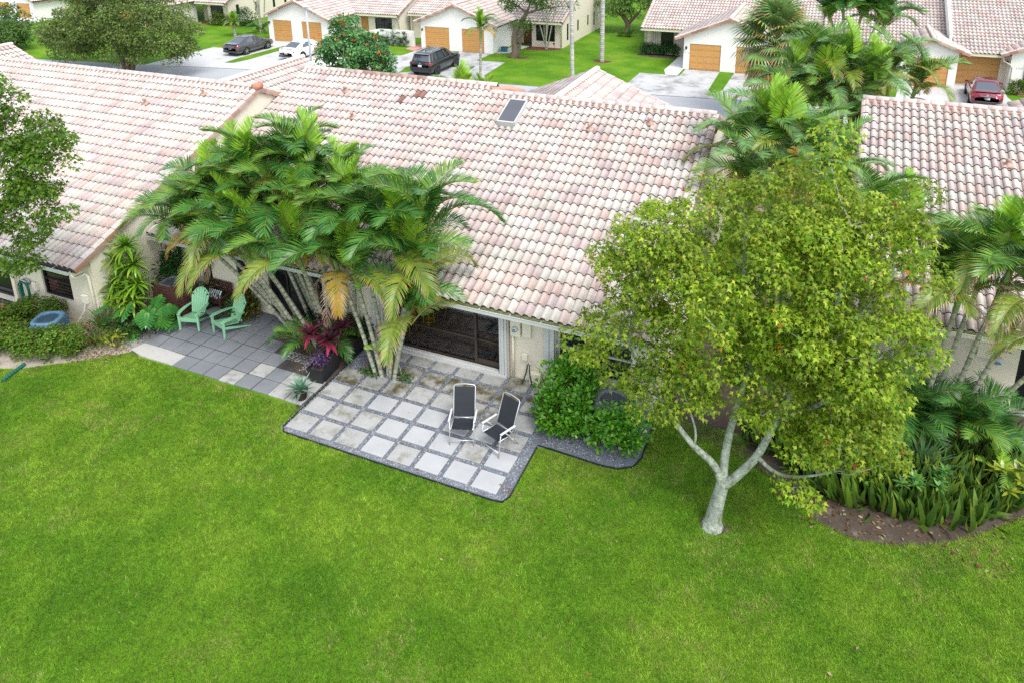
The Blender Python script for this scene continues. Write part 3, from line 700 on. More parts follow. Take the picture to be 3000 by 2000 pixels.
# ------------------------------------------------------------------ the house on the right
rh = thing('house', 'right cream townhouse with pink tiled roof behind leaning palms and snake plants', 'house', (6, 20.86, 0))
wb = MB(); wall_holes(wb, 1.25, 17, 0, 2.5, 20.86, [(5.28, 8.4, .05, 2.05)], .14)
wb.add([(1.25, 20.86, 0), (1.25, 37, 0), (1.25, 37, 2.5), (1.25, 29.1, 5.95), (1.25, 20.86, 2.52)], ((0, 1, 2, 3, 4),))
part('wall', wb, WALL, rh, world=True)
window(rh, 5.28, 8.4, .05, 2.05, 20.86, BLACKM, True, 2)
mb = MB(); mb.box((6.8, 20.76, .03), (3.2, .2, .06)); part('door_track', mb, ALU, rh, world=True)
mb = MB(); mb.lathe([(.12, 0), (.12, -.05), (.09, -.09), (0, -.1)], 16, (4.8, 20.8, 1.45), 'y'); o = part('meter_dial', mb, mat('meter_rim', (.45, .47, .46), .3), rh, True, world=True)
mb = MB(); mb.box((4.8, 20.675, 1.42), (.13, .008, .05)); part('meter_face', mb, mat('blue_meter_label', (.05, .22, .5), .5), o, world=True)
mb = MB(); mb.box((4.45, 20.78, 1.75), (.3, .12, .5)); mb.box((4.85, 20.8, 1.72), (.44, .14, .05)); mb.box((4.5, 20.78, 2.1), (.4, .14, .05)); part('breaker_panel', mb, TRIM, rh, world=True)
gutter(rh, 1.15, 17, 20.28, 2.36, m=TRIM, hang=False)
yr, ye = 29.1, 20.3; zr = 2.4 + (yr - ye) * 5 / 12
deck = gable_deck(1.15, 17, ye, yr, 37.5, 2.4, zr); wing_deck(deck, 8.8, 5.6, 30, 35.5, 6)
R = Roof(rh, deck)
R.face((1.15, ye - .04, 2.40), (1, 0, 0), (0, CS, SN), 60, 22, keep=lambda u, v: u < 9.5); wing_faces(R, 8.8, 5.6, 30, 35.5, 5.8, False, True)
R.finish()
R.ridge((1.1, yr, zr + .06), (11, yr, zr + .06)); R.rake((1.12, ye - .05, 2.41), (1.12, yr, zr), (-1, 0, 0)); R.ridge((8.8, 30.2, 5.66), (8.8, 35.5, 5.66))
vents(rh, ((5.3, 26.4),), 20.3, 2.4)

# ------------------------------------------------------------------ the row of houses across the street
GARAGE = mat('ochre_garage_door', (.52, .275, .085), .55, .06, 1.5, .03, 20)
GARAGE_D = mat('ochre_front_door', (.40, .20, .05), .55, .06, 1.5, .03, 20)
FRAME_D = mat('black_window_grid', (.015, .017, .02), .5)
GLASS2 = mat('grey_window_glass', (.16, .17, .19), .1, .15, .8, 0, spec=.6)
def garage_door(hs, x0, x1, Y, h=2.03, panels=True):
    n = 4; hh = h / n
    fb = MB(); fb.box(((x0 + x1) / 2, Y + .10, h / 2), (x1 - x0, .04, h)); g = part('garage_door', fb, GARAGE, hs, world=True)
    for k in range(n):
        pb = MB(); z = hh * (k + .5)
        pb.box(((x0 + x1) / 2, Y + .07, z), (x1 - x0 - .04, .035, hh - .02), bev=.005)
        if panels:
            for q in range(4):
                xx = x0 + (x1 - x0) * (q + .5) / 4
                pb.box((xx, Y + .048, z), ((x1 - x0) / 4 - .14, .02, hh - .2), bev=0)
        else:
            for q in range(3): pb.box(((x0 + x1) / 2, Y + .05, z - hh / 2 + hh * (q + .5) / 3), (x1 - x0 - .06, .02, hh / 3 - .03))
        part('garage_door_panel', pb, GARAGE, g, world=True)
    hb = MB(); hb.box(((x0 + x1) / 2, Y + .02, .85), (.03, .03, .16)); part('handle', hb, ALU, g, world=True)
def wall_lamp(hs, x, y, z):
    mb = MB(); mb.lathe([(.02, .14), (.07, .08), (.085, .06), (.06, -.1), (.02, -.13)], 8, (x, y - .12, z)); mb.box((x, y - .04, z + .1), (.03, .1, .03)); part('wall_lamp', mb, BLACKM, hs, True, world=True)
def garage_gable(hs, R, x0, x1, Yf, yb, xr, zr, doors, wall_x0, wall_x1, panels=False, single=True):
    """street-facing garage wing: gable wall with door openings, roof slopes, rake tiles; ridge runs away from the street"""
    half = max(xr - x0, x1 - xr)
    wb = MB(); ez = zr - (xr - wall_x0) * 5 / 12 - .12; er = zr - (wall_x1 - xr) * 5 / 12 - .12; lo = min(ez, er, 2.3)
    wall_holes(wb, wall_x0, wall_x1, 0, lo, Yf, [(a, b, 0, 2.03) for a, b in doors], .14)
    wb.add([(wall_x0, Yf, lo), (wall_x1, Yf, lo), (wall_x1, Yf, er), (xr, Yf, zr - .1), (wall_x0, Yf, ez)], ((0, 1, 2, 3, 4),))
    for wx in (wall_x0, wall_x1): wb.quad((wx, Yf, 0), (wx, yb, 0), (wx, yb, er if wx == wall_x1 else ez), (wx, Yf, er if wx == wall_x1 else ez))
    part('garage_wall', wb, WALL_W, hs, world=True)
    for a, b in doors: garage_door(hs, a, b, Yf, panels=panels)
    for xs, sg in ((x0, -1), (x1, 1)):
        hw = abs(xs - xr); nv = max(1, int(hw / CS / TE)); zz = zr - hw * 5 / 12; nu = int((yb + 2 - Yf + .4) / TW)
        if sg > 0: R.face((xr + hw, Yf - .35, zz), (0, 1, 0), (-CS, 0, SN), nu, nv)
        else: R.face((xr - hw, yb + 2, zz), (0, -1, 0), (CS, 0, SN), nu, nv)
        R.rake((xs, Yf - .36, zz + .03), (xr, Yf - .36, zr + .03), (0, -1, 0), single=single)
    R.ridge((xr, Yf - .4, zr + .06), (xr, yb + 3, zr + .06), single=single)
def deck_quad(d, x0, x1, y0, z0, y1): d.quad((x0, y0, z0), (x1, y0, z0), (x1, y1, z0 + (y1 - y0) * 5 / 12), (x0, y1, z0 + (y1 - y0) * 5 / 12))

def duplex_a(dx, label, lamp=True):
    """house with a two-door garage wing on the left and an entrance behind a low courtyard wall"""
    h = thing('house', label, 'house', (-44 + dx, 58, 0)); X = lambda x: x + dx
    d = MB(); deck_quad(d, X(-52), X(-38.1), 60.5, 2.36, 71)
    d.quad((X(-46.8), 56.3, 3.9), (X(-46.8), 66, 3.9), (X(-50.2), 66, 2.48), (X(-50.2), 56.3, 2.48)); d.quad((X(-46.8), 56.3, 3.9), (X(-46.8), 66, 3.9), (X(-42.8), 66, 2.2), (X(-42.8), 56.3, 2.2))
    R = Roof(h, d, 0, True)
    R.face((X(-52), 60.45, 2.37), (1, 0, 0), (0, CS, SN), int(13.9 / TW), 22)
    garage_gable(h, R, X(-50.3), X(-42.8), 56.6, 61, X(-46.8), 3.98, [(X(-49.65), X(-47.45)), (X(-46.25), X(-44.0))], X(-50.2), X(-43.3))
    R.finish(); R.rake((X(-38.08), 60.45, 2.39), (X(-38.08), 70, 2.39 + 9.55 * 5 / 12), (1, 0, 0))
    wb = MB(); wall_holes(wb, X(-52), X(-38.2), 0, 2.4, 61.0, [(X(-42.6), X(-41.75), 0, 2.05), (X(-41.0), X(-39.1), .55, 2.0)], .14)
    wb.add([(X(-38.2), 61, 0), (X(-38.2), 74, 0), (X(-38.2), 74, 7.6), (X(-38.2), 61, 2.42)], ((0, 1, 2, 3),)); part('wall', wb, WALL, h, world=True)
    window(h, X(-41.0), X(-39.1), .55, 2.0, 61.0, FRAME_D, True, 2, nz=4)
    db = MB(); db.box((X(-42.17), 61.08, 1.02), (.82, .05, 2.0)); db.box((X(-42.17), 61.04, 1.5), (.5, .02, .7)); db.box((X(-42.17), 61.04, .5), (.5, .02, .7)); part('front_door', db, GARAGE_D, h, world=True)
    gutter(h, X(-43), X(-38.15), 60.42, 2.33, m=TRIM, hang=False)
    downspout(h, [(X(-38.4), 60.4, 2.25), (X(-38.3), 60.9, 2.0), (X(-38.25), 60.93, .1)])
    wall_lamp(h, X(-50.0), 56.6, 1.75)
    return h
ha = duplex_a(0, 'house behind the white and grey sedans with two ochre garage doors and a black window')
he = duplex_a(-40.3, 'far left corner house with two ochre garage doors behind the dense oak')
cw = MB()
n = 14
for k in range(n):
    a, b = -41.2 + 6 * k / n, -41.2 + 6 * (k + 1) / n
    ha_, hb_ = [1.42 - .38 * max(0, min(1, (-38.9 - t) / 1.6)) ** 1.3 for t in (a, b)]
    cw.add([(a, 58.5, 0), (b, 58.5, 0), (b, 58.65, 0), (a, 58.65, 0), (a, 58.5, ha_), (b, 58.5, hb_), (b, 58.65, hb_), (a, 58.65, ha_)], ((0, 1, 5, 4), (1, 2, 6, 5), (2, 3, 7, 6), (3, 0, 4, 7), (4, 5, 6, 7)))
thing('courtyard_wall', 'low white courtyard wall with a curved top behind small cypress shrubs', 'wall', (-38.2, 58.5, 0), me=cw.mesh('courtyard_wall', WALL_W, off=(-38.2, 58.5, 0)))

def duplex_b(dx, dy, label, full=True):
    h = thing('house', label, 'house', (-28 + dx, 60 + dy, 0)); X = lambda x: x + dx; Y = lambda y: y + dy
    d = MB(); deck_quad(d, X(-37.95), X(-27), Y(61.9), 2.36, Y(72)); deck_quad(d, X(-26.2), X(-22.1), Y(61.5), 2.36, Y(73))
    d.quad((X(-30.65), Y(57.7), 4.0), (X(-30.65), Y(68), 4.0), (X(-26.6), Y(68), 2.3), (X(-26.6), Y(57.7), 2.3)); d.quad((X(-30.65), Y(57.7), 4.0), (X(-30.65), Y(68), 4.0), (X(-34.7), Y(68), 2.3), (X(-34.7), Y(57.7), 2.3))
    R = Roof(h, d, 0, True)
    R.face((X(-37.9), Y(61.85), 2.37), (1, 0, 0), (0, CS, SN), int(11.5 / TW), 22); R.face((X(-26.3), Y(61.45), 2.37), (1, 0, 0), (0, CS, SN), 17, 24)
    garage_gable(h, R, X(-34.7), X(-26.5), Y(58), Y(62.4), X(-30.65), 4.1, [(X(-33.8), X(-31.35)), (X(-30.1), X(-27.95))], X(-34.2), X(-27.1))
    R.finish(); R.rake((X(-22.02), Y(61.4), 2.39), (X(-22.02), Y(72), 2.39 + 10.6 * 5 / 12), (1, 0, 0))
    wb = MB(); wall_holes(wb, X(-37.9), X(-34.2), 0, 2.4, Y(62.4), [(X(-35.6), X(-34.3), .55, 2.0)], .14)
    part('wall', wb, WALL, h, world=True); wb = MB()
    wall_holes(wb, X(-27.1), X(-25.15), 0, 2.4, Y(63.4), [(X(-26.5), X(-25.6), 0, 2.05)], .14); wall_holes(wb, X(-25.15), X(-22.25), 0, 2.4, Y(62.1), [(X(-24.75), X(-22.95), .55, 2.0)], .14)
    wb.quad((X(-25.15), Y(62.1), 0), (X(-25.15), Y(63.4), 0), (X(-25.15), Y(63.4), 2.5), (X(-25.15), Y(62.1), 2.4))
    # gable side wall with four narrow window openings
    ops = [(63.3, 63.75, .5, 2.0), (66.2, 66.6, .9, 1.9), (69.2, 69.6, .9, 1.9), (71.2, 71.6, .6, 1.9)]; xs = X(-22.25)
    ys = sorted({62.1, 75, *[o[0] for o in ops], *[o[1] for o in ops]}); zs = sorted({0, 2.4, *[o[2] for o in ops], *[o[3] for o in ops]})
    for a, b in zip(ys, ys[1:]):
        for c, e in zip(zs, zs[1:]):
            if any(o[0] <= a and b <= o[1] and o[2] <= c and e <= o[3] for o in ops): continue
            wb.quad((xs, Y(a), c), (xs, Y(b), c), (xs, Y(b), e), (xs, Y(a), e))
    wb.quad((xs, Y(62.1), 2.4), (xs, Y(75), 2.4), (xs, Y(75), 7.7), (xs, Y(62.1), 2.45)); part('side_wall', wb, WALL, h, world=True)
    for a, b, c, e in ops:
        fb = MB(); fb.box((xs - .05, Y((a + b) / 2), (c + e) / 2), (.05, b - a, .05))
        for z in (c + .025, e - .025): fb.box((xs - .05, Y((a + b) / 2), z), (.06, b - a, .05))
        for y in (a + .025, b - .025): fb.box((xs - .05, Y(y), (c + e) / 2), (.058, .05, e - c - .1))
        w = part('window', fb, FRAME_D, h, world=True); p_ = MB(); p_.quad((xs - .06, Y(a), c), (xs - .06, Y(b), c), (xs - .06, Y(b), e), (xs - .06, Y(a), e)); part('pane', p_, GLASS, w, world=True)
    window(h, X(-35.6), X(-34.3), .55, 2.0, Y(62.4), FRAME_D, True, 2, nz=4); window(h, X(-24.75), X(-22.95), .55, 2.0, Y(62.1), FRAME_D, True, 2, nz=4)
    db = MB(); db.box((X(-26.05), Y(63.48), 1.02), (.86, .05, 2.0)); db.box((X(-26.05), Y(63.44), 1.45), (.5, .02, .8)); part('front_door', db, mat('brown_door', (.18, .08, .03), .6), h, world=True)
    gutter(h, X(-37.8), X(-34.6), Y(61.8), 2.33, m=TRIM, hang=False); gutter(h, X(-26.2), X(-22.1), Y(61.4), 2.33, m=TRIM, hang=False)
    downspout(h, [(X(-22.15), Y(61.5), 2.25), (X(-22.3), Y(61.98), 2.0), (X(-22.3), Y(62.02), .1)]); downspout(h, [(X(-37.7), Y(61.9), 2.25), (X(-37.6), Y(62.3), 2.1), (X(-37.6), Y(62.33), .1)])
    wall_lamp(h, X(-34.0), Y(58), 1.75)
    return h
duplex_b(0, 0, 'house behind the black SUV with ochre garage doors and a side wall of narrow windows')
duplex_b(-38.3, .2, 'far house left of the grey sedan with a bicycle leaning on its wall')
# house C: panelled garage doors, behind the fan palm
hc = thing('house', 'house with panelled ochre garage doors behind the shaggy fan palm', 'house', (-9, 58, 0))
d = MB(); deck_quad(d, -15, 3, 61.3, 2.36, 72); d.quad((-7.34, 57.5, 4), (-7.34, 68, 4), (-11.3, 68, 2.3), (-11.3, 57.5, 2.3)); d.quad((-7.34, 57.5, 4), (-7.34, 68, 4), (-3.4, 68, 2.3), (-3.4, 57.5, 2.3))
R = Roof(hc, d, 0, True); R.face((-15, 61.25, 2.37), (1, 0, 0), (0, CS, SN), 66, 23)
garage_gable(hc, R, -11.4, -3.3, 57.8, 62.5, -7.34, 4.1, [(-10.3, -7.95), (-6.82, -4.5)], -10.75, -3.9, panels=True); R.finish()
R.rake((-15.02, 61.2, 2.39), (-15.02, 71, 2.39 + 9.8 * 5 / 12), (-1, 0, 0))
wb = MB(); wall_holes(wb, -15, 3, 0, 2.4, 62.6, [(-13.6, -12.5, .5, 2.05)], .14); wb.quad((-15, 62.6, 0), (-15, 74, 0), (-15, 74, 7), (-15, 62.6, 2.4)); part('wall', wb, WALL, hc, world=True)
window(hc, -13.6, -12.5, .5, 2.05, 62.6, FRAME_D, True, 2, nz=4)
for x in (-14.05, -12.12):
    mb = MB()
    for k in range(4): mb.box((x - .3 + .2 * k, 62.55, 1.3), (.18, .04, 1.6))
    part('window_shutter', mb, mat('tan_shutter', (.50, .46, .38), .7), hc, world=True)
gutter(hc, -15, -10, 61.2, 2.33, m=TRIM, hang=False); wall_lamp(hc, -10.55, 57.8, 1.7); downspout(hc, [(-14.9, 61.3, 2.25), (-14.9, 62.5, 2.0), (-14.9, 62.54, .1)])
NUM = mat('house_number', (.55, .55, .52), .6)
def digits(hs, text, x, y, z, s=.13):
    cu = bpy.data.curves.new('house_number', 'FONT'); cu.body = text; cu.size = s * 1.4; cu.extrude = .008; cu.space_character = 1.6
    cu.materials.append(NUM); o_ = bpy.data.objects.new('house_number', cu); me_ = bpy.data.meshes.new_from_object(o_); bpy.data.objects.remove(o_)
    o = obj('house_number', me_, hs); o.location = Vector((x, y - .015, z)) - Vector(hs.location); o.rotation_euler = (pi / 2, 0, 0)
# house D: behind the maroon sedan
hd = thing('house', 'far right house with maroon sedan before its ochre garage door and palms at the left', 'house', (8, 59, 0))
d = MB(); deck_quad(d, 7.4, 26, 58.85, 2.36, 72); deck_quad(d, -1, 7.3, 60.4, 2.36, 72)
d.quad((6.1, 57.7, 3.3), (6.1, 66, 3.3), (8.35, 66, 2.35), (8.35, 57.7, 2.35)); d.quad((6.1, 57.7, 3.3), (6.1, 66, 3.3), (3.9, 66, 2.38), (3.9, 57.7, 2.38))
R = Roof(hd, d, 0, True); R.face((7.5, 58.75, 2.37), (1, 0, 0), (0, CS, SN), 72, 28); R.face((-1, 60.4, 2.37), (1, 0, 0), (0, CS, SN), 33, 25)
garage_gable(hd, R, 3.9, 8.4, 58.0, 62, 6.1, 3.4, [(4.95, 7.25)], 4.3, 7.75, panels=True)
garage_gable(hd, R, 10.2, 20, 58.6, 63, 15, 4.45, [], 10.9, 19, panels=True); R.finish()
wb = MB(); wb.quad((7.28, 60.2, .9), (7.28, 72, 5.8), (7.28, 72, 8.3), (7.28, 60.2, 3.4)); wb.quad((7.46, 60.2, .9), (7.46, 72, 5.8), (7.46, 72, 8.3), (7.46, 60.2, 3.4)); wb.quad((7.28, 60.2, 3.4), (7.46, 60.2, 3.4), (7.46, 72, 8.3), (7.28, 72, 8.3)); wb.quad((7.28, 60.2, 2.5), (7.46, 60.2, 2.5), (7.46, 60.2, 3.4), (7.28, 60.2, 3.4))
part('parapet', wb, WALL_W, hd, world=True)
wb = MB(); wall_holes(wb, 7.75, 10.9, 0, 2.3, 59.8, [(7.9, 10.5, 0, 2.03)], .14); part('wall', wb, WALL, hd, world=True); garage_door(hd, 7.9, 10.5, 59.8)
gutter(hd, 8.3, 10.4, 58.7, 2.34, m=TRIM, hang=False); downspout(hd, [(10.45, 58.7, 2.25), (10.5, 58.75, 2.0), (10.9, 58.55, 1.8), (11.05, 58.54, 1.6), (11.0, 58.54, .1)]); wall_lamp(hd, 10.75, 59.0, 1.9)
mb = MB(); mb.box((12.6, 58.55, 1.15), (1.7, .06, 1.75)); w = part('window', mb, FRAME_D, hd, world=True)
for z in (.72, 1.58):
    mb = MB(); mb.box((12.6, 58.51, z), (1.55, .03, .76)); part('pane', mb, mat('teal_curtained_glass', (.07, .17, .17), .15), w, world=True)
digits(hd, '420', 11.25, 58.6, 1.55); digits(hc, '416', -10.68, 57.8, 1.25)

# ================================================================== vegetation
# ------------------------------------------------------------------ palm fronds

def frond_mesh(L=2.3, a0=1.1, a1=-.7, n=46, ll=.62, pal='green', droop=.35, wid=.058, vee=.45, seed=0, tipdry=0.):
    r = random.Random(seed); mb = MB()
    cols = {'green': [(.022, .10, .020), (.042, .155, .026), (.065, .20, .03), (.10, .235, .035)], 'mid': [(.055, .16, .025), (.11, .24, .03), (.155, .29, .035)],
            'lime': [(.22, .41, .025), (.28, .46, .03), (.16, .34, .025)], 'olive': [(.17, .24, .03), (.23, .27, .04), (.13, .22, .03)],
            'yellow': [(.30, .26, .035), (.38, .25, .04), (.20, .22, .03), (.45, .24, .05)], 'dead': [(.34, .26, .17), (.40, .31, .22), (.26, .19, .12), (.22, .15, .11)],
            'blue': [(.08, .21, .06), (.15, .31, .10), (.19, .34, .13), (.14, .26, .05)]}[pal]
    dry = [(.40, .27, .10), (.36, .25, .15), (.42, .24, .05)]
    rib = {'dead': (.33, .25, .15), 'green': (.20, .22, .03), 'yellow': (.45, .33, .05)}.get(pal, (.26, .28, .04))
    N = 14; pts = [Vector((0, 0, 0))]; tans = []
    for i in range(N):
        s = (i + .5) / N; th = a0 + (a1 - a0) * s ** 1.25; t = Vector((cos(th), 0, sin(th))); tans.append(t); pts.append(pts[-1] + t * (L / N))
    tans.append(tans[-1])
    mb.tube(pts, [.022 * (1 - .8 * i / N) + .004 for i in range(N + 1)], 4, col=rib)
    for i in range(n):
        s = .16 + .84 * (i + .5) / n; k = min(N - 1, int(s * N)); f = s * N - k
        p = pts[k].lerp(pts[k + 1], f); t = tans[k].lerp(tans[k + 1], f).normalized(); nrm = Vector((-t.z, 0, t.x))
        q = (s - .16) / .84; prof = min(1, .45 + q * 2.2) * (1 - q ** 4 * .55) * (1 if q < .95 else .7)
        for sg in (-1, 1):
            if r.random() < (.25 if pal == 'dead' else .02): continue
            ang = 1.25 - .75 * q + r.uniform(-.06, .06); l = ll * prof * r.uniform(.9, 1.08)
            d = (t * cos(ang) + Vector((0, sg, 0)) * sin(ang) + nrm * (vee + r.uniform(-.05, .05))).normalized()
            base = r.choice(cols); tip = r.choice(dry) if r.random() < tipdry * (.3 + q) else tuple(x * 1.15 for x in base)
            pos = p; w = t; K = 3; prev = None; vs = []
            for j in range(K + 1):
                u = j / K; ww = wid * (.55, 1., .8, .08)[j] / 2
                vs += [pos - w * ww, pos + w * ww]
                d = (d + Vector((0, 0, -droop * (.25 + .75 * u) * (1.3 if pal == 'dead' else 1)))).normalized(); pos = pos + d * (l / K)
            for j in range(K):
                c = base if j < 2 else tip
                mb.add(vs[2 * j:2 * j + 4], ((0, 1, 3, 2),), col=c)
    return mb.mesh('frond', FROND)
FR = {}
for i in range(4): FR.setdefault('green', []).append(frond_mesh(2.35 + .12 * (i % 2), 1.1 + .08 * i, (-.7, -1.0, -.45, -.85)[i], 38, .68, 'green', .22 + .05 * i, seed=i))
for i in range(3): FR.setdefault('mid', []).append(frond_mesh(2.35, 1.15 + .1 * i, (-.65, -1.05, -.3)[i], 38, .66, 'mid', .25, seed=10 + i, tipdry=.12))
for i in range(2): FR.setdefault('lime', []).append(frond_mesh(2.0, 1.3, (.5, .1)[i], 40, .55, 'lime', .12, vee=.55, seed=20 + i))
for i in range(2): FR.setdefault('olive', []).append(frond_mesh(2.3, .95, (-1.15, -1.3)[i], 40, .56, 'olive', .45, seed=30 + i, tipdry=.45))
for i in range(2): FR.setdefault('yellow', []).append(frond_mesh(2.15, .85, (-1.3, -1.45)[i], 38, .54, 'yellow', .5, seed=40 + i, tipdry=.75))
for i in range(2): FR.setdefault('dead', []).append(frond_mesh(1.9, .35, (-1.5, -1.55)[i], 34, .46, 'dead', .8, wid=.035, seed=50 + i))
for i in range(3): FR.setdefault('blue', []).append(frond_mesh(2.3, 1.1 + .1 * i, (-.8, -1.1, -.6)[i], 40, .60, 'blue', .40, seed=60 + i, tipdry=.12))

def frond_obj(parent, me, loc, az, tilt, sc=1.0, roll=0.):
    o = obj('frond', me, parent); o.location = loc
    o.rotation_euler = (Matrix.Rotation(az, 3, 'Z') @ Matrix.Rotation(-tilt, 3, 'Y') @ Matrix.Rotation(roll, 3, 'X')).to_euler()
    o.scale = (sc, sc, sc); return o

def crown(parent, top, n, mix, sc=1.0, r=random, az0=None, dead=0, spread=1.0):
    """fronds around a stem top: young ones upright, older ones spreading and hanging"""
    az = r.uniform(0, 6.28) if az0 is None else az0
    for i in range(n):
        q = i / max(1, n - 1); k = mix[min(len(mix) - 1, int(q * len(mix)))]
        tilt = (.55 - .66 * q * spread) + r.uniform(-.08, .08)
        frond_obj(parent, r.choice(FR[k]), top + Vector((0, 0, -.10 - .38 * q)), az, tilt, sc * r.uniform(.88, 1.08), r.uniform(-.25, .25)); az += 2.4 + r.uniform(-.25, .25)
    for i in range(dead):
        frond_obj(parent, r.choice(FR['dead']), top + Vector((0, 0, -.5)), r.uniform(0, 6.28), -.35 + r.uniform(-.2, .1), sc * r.uniform(.7, .95), r.uniform(-.3, .3))

def stem(parent, a, b, r0, r1, shaft=.75, bend=.25, cols=((.33, .33, .25), (.22, .23, .15)), shaft_col=(.19, .27, .08), dark=False):
    a, b = Vector(a), Vector(b); L = (b - a).length; n = max(8, int(L / .17)); mb = MB()
    pts = []; horiz = Vector((b.x - a.x, b.y - a.y, 0))
    for i in range(n + 1):
        t = i / n; p = a.lerp(b, t); p = p - horiz * (bend * t * (1 - t)); pts.append(p)
    for i in range(n):
        d = L * (1 - (i + .5) / n); green = d < shaft
        rr = [r0 + (r1 - r0) * t for t in (i / n, (i + 1) / n)]
        if green: rr = [x * 1.25 for x in rr]
        m = pts[i].lerp(pts[i + 1], .72)
        if green: mb.tube([pts[i], pts[i + 1]], rr, 7, cap=False, col=jit(shaft_col, .1))
        else:
            mb.tube([pts[i], m], [rr[0], rr[0] * .98], 7, cap=False, col=jit(cols[0], .2)); mb.tube([m, pts[i + 1]], [rr[0] * 1.08, rr[1] * 1.02], 7, cap=False, col=jit(cols[1], .25))
    return part('trunk', mb, BARK_PALM, parent, True)

def areca(name, label, loc, stems, nf, mix, sc, seed, cat='palm', group=None, dead=0, r0=.065, shaft=.7, skirt=0, deadp=.3):
    t = thing(name, label, cat, loc, group=group); r = random.Random(seed); L = Vector(loc)
    for (a, b) in stems:
        a = Vector(a) - L; b = Vector(b) - L
        stem(t, a, b, r0, r0 * .8, shaft)
        m2 = mix if isinstance(mix[0], str) else r.choice(mix)
        crown(t, b, nf, m2, sc, r, dead=dead if r.random() < deadp else 0)
    for i in range(skirt):
        a = r.uniform(0, 6.28); frond_obj(t, r.choice(FR[r.choice(('green', 'mid'))]), Vector((cos(a) * .3, sin(a) * .3, .15)), a, r.uniform(-.1, .2), sc * .6, 0)
    return t
MIX1 = [['lime', 'mid', 'green', 'green', 'mid', 'olive'], ['mid', 'mid', 'green', 'green', 'green', 'yellow'], ['lime', 'green', 'mid', 'green', 'olive'], ['mid', 'green', 'mid', 'green', 'green']]
areca('areca_palm', 'large clump of areca palms leaning left over the green chairs and the small patio', (-14, 16.8, 0),
      [((-14.9, 16.6, 0), (-18.3, 16.2, 3.5)), ((-14.7, 16.7, 0), (-17.7, 16.8, 4.2)), ((-14.5, 16.9, 0), (-16.7, 17.0, 4.6)), ((-14.3, 16.6, 0), (-16.5, 15.8, 3.9)),
       ((-14.2, 17, 0), (-15.5, 17.2, 5.2)), ((-13.9, 16.7, 0), (-15.0, 16.4, 4.6)), ((-13.7, 17, 0), (-14.2, 17.0, 5.4)), ((-13.5, 16.8, 0), (-13.6, 16.2, 4.4)),
       ((-13.2, 16.9, 0), (-12.9, 16.9, 5.0)), ((-14, 16.3, 0), (-15.4, 15.5, 3.5)), ((-13.4, 16.4, 0), (-13.7, 15.5, 3.6)), ((-13, 17, 0), (-12.3, 16.6, 4.6)), ((-14.4, 17.1, 0), (-17.0, 17.2, 4.7)), ((-13.9, 17.2, 0), (-14.9, 17.5, 5.5)), ((-14.0, 16.8, 0), (-15.9, 16.4, 5.3)), ((-14.8, 16.4, 0), (-18.9, 16.3, 3.2)), ((-14.6, 16.3, 0), (-17.3, 16.1, 3.6)), ((-14.3, 16.2, 0), (-16.2, 15.6, 3.4))],
      10, MIX1, 1.0, 3, dead=1)
areca('areca_palm', 'clump of slim areca palms rising from the slab patio in front of the sliding door', (-11.05, 15.72, 0),
      [((-11.30, 15.62, 0), (-12.6, 15.8, 3.5)), ((-11.12, 15.65, 0), (-11.75, 15.5, 3.5)), ((-11.0, 15.8, 0), (-11.1, 16.2, 4.5)), ((-10.9, 15.75, 0), (-10.5, 16.0, 4.3)),
       ((-10.8, 15.8, 0), (-9.9, 15.9, 3.8)), ((-10.72, 15.65, 0), (-10.0, 15.6, 2.5)), ((-10.95, 15.9, 0), (-9.8, 16.4, 4.9)), ((-11.05, 15.9, 0), (-12.0, 16.2, 4.6))],
      10, MIX1, .98, 8, dead=2, deadp=.5)
areca('young_areca_palm', 'low young palm fronds at the foot of the big clump beside the red cordyline', (-13.6, 15.9, 0), [], 0, MIX1, 1, 5, skirt=9)
areca('young_areca_palm', 'pale young palm shoot growing between the slim stems by the sliding door', (-10.6, 15.9, 0), [((-10.6, 15.9, 0), (-10.75, 15.85, .9))], 3, ['lime'], .5, 6, r0=.02, shaft=.3)
MIX2 = [['mid', 'blue', 'blue', 'olive', 'yellow'], ['lime', 'blue', 'mid', 'olive', 'blue'], ['blue', 'mid', 'blue', 'mid', 'yellow']]
areca('areca_palm', 'grey green palms filling the gap between the middle and right roofs', (-1, 23, 0),
      [((-1.6, 23.6, 0), (-2.4, 23.4, 5.5)), ((-1.2, 23.4, 0), (-1.2, 23.4, 5.9)), ((-.6, 23.6, 0), (-.3, 23.6, 5.6)), ((-.2, 23.4, 0), (.6, 23, 5.0)), ((-1.4, 23, 0), (-2.1, 22.4, 4.9)), ((-.9, 23.8, 0), (-1.7, 24.2, 5.9))],
      12, MIX2, 1.0, 21, dead=3, deadp=.9)
areca('areca_palm', 'feathery palms at the left edge of the right tiled roof behind the maple', (1.3, 20.2, 0),
      [((1.0, 20.2, 0), (1.2, 19.6, 5.5)), ((1.3, 20.0, 0), (2.0, 19.8, 5.2)), ((.9, 20.4, 0), (.5, 20.2, 4.8))], 8, MIX2, .9, 22, dead=1)
areca('areca_palm', 'leaning areca palms with pale ringed stems in front of the right house', (3.6, 18.8, 0),
      [((2.9, 18.7, 0), (3.35, 18.5, 4.7)), ((3.1, 18.9, 0), (3.8, 18.8, 5.2)), ((3.4, 18.8, 0), (4.25, 18.7, 5.2)), ((3.6, 18.7, 0), (4.75, 18.5, 4.7)), ((3.9, 18.8, 0), (5.6, 18.6, 3.6)), ((3.0, 19.1, 0), (2.9, 19, 4.4))],
      8, [['mid', 'mid', 'blue', 'mid', 'olive', 'yellow'], ['lime', 'mid', 'blue', 'mid', 'olive'], ['mid', 'blue', 'mid', 'olive', 'olive']], .92, 33, dead=2, deadp=.5, shaft=.9)
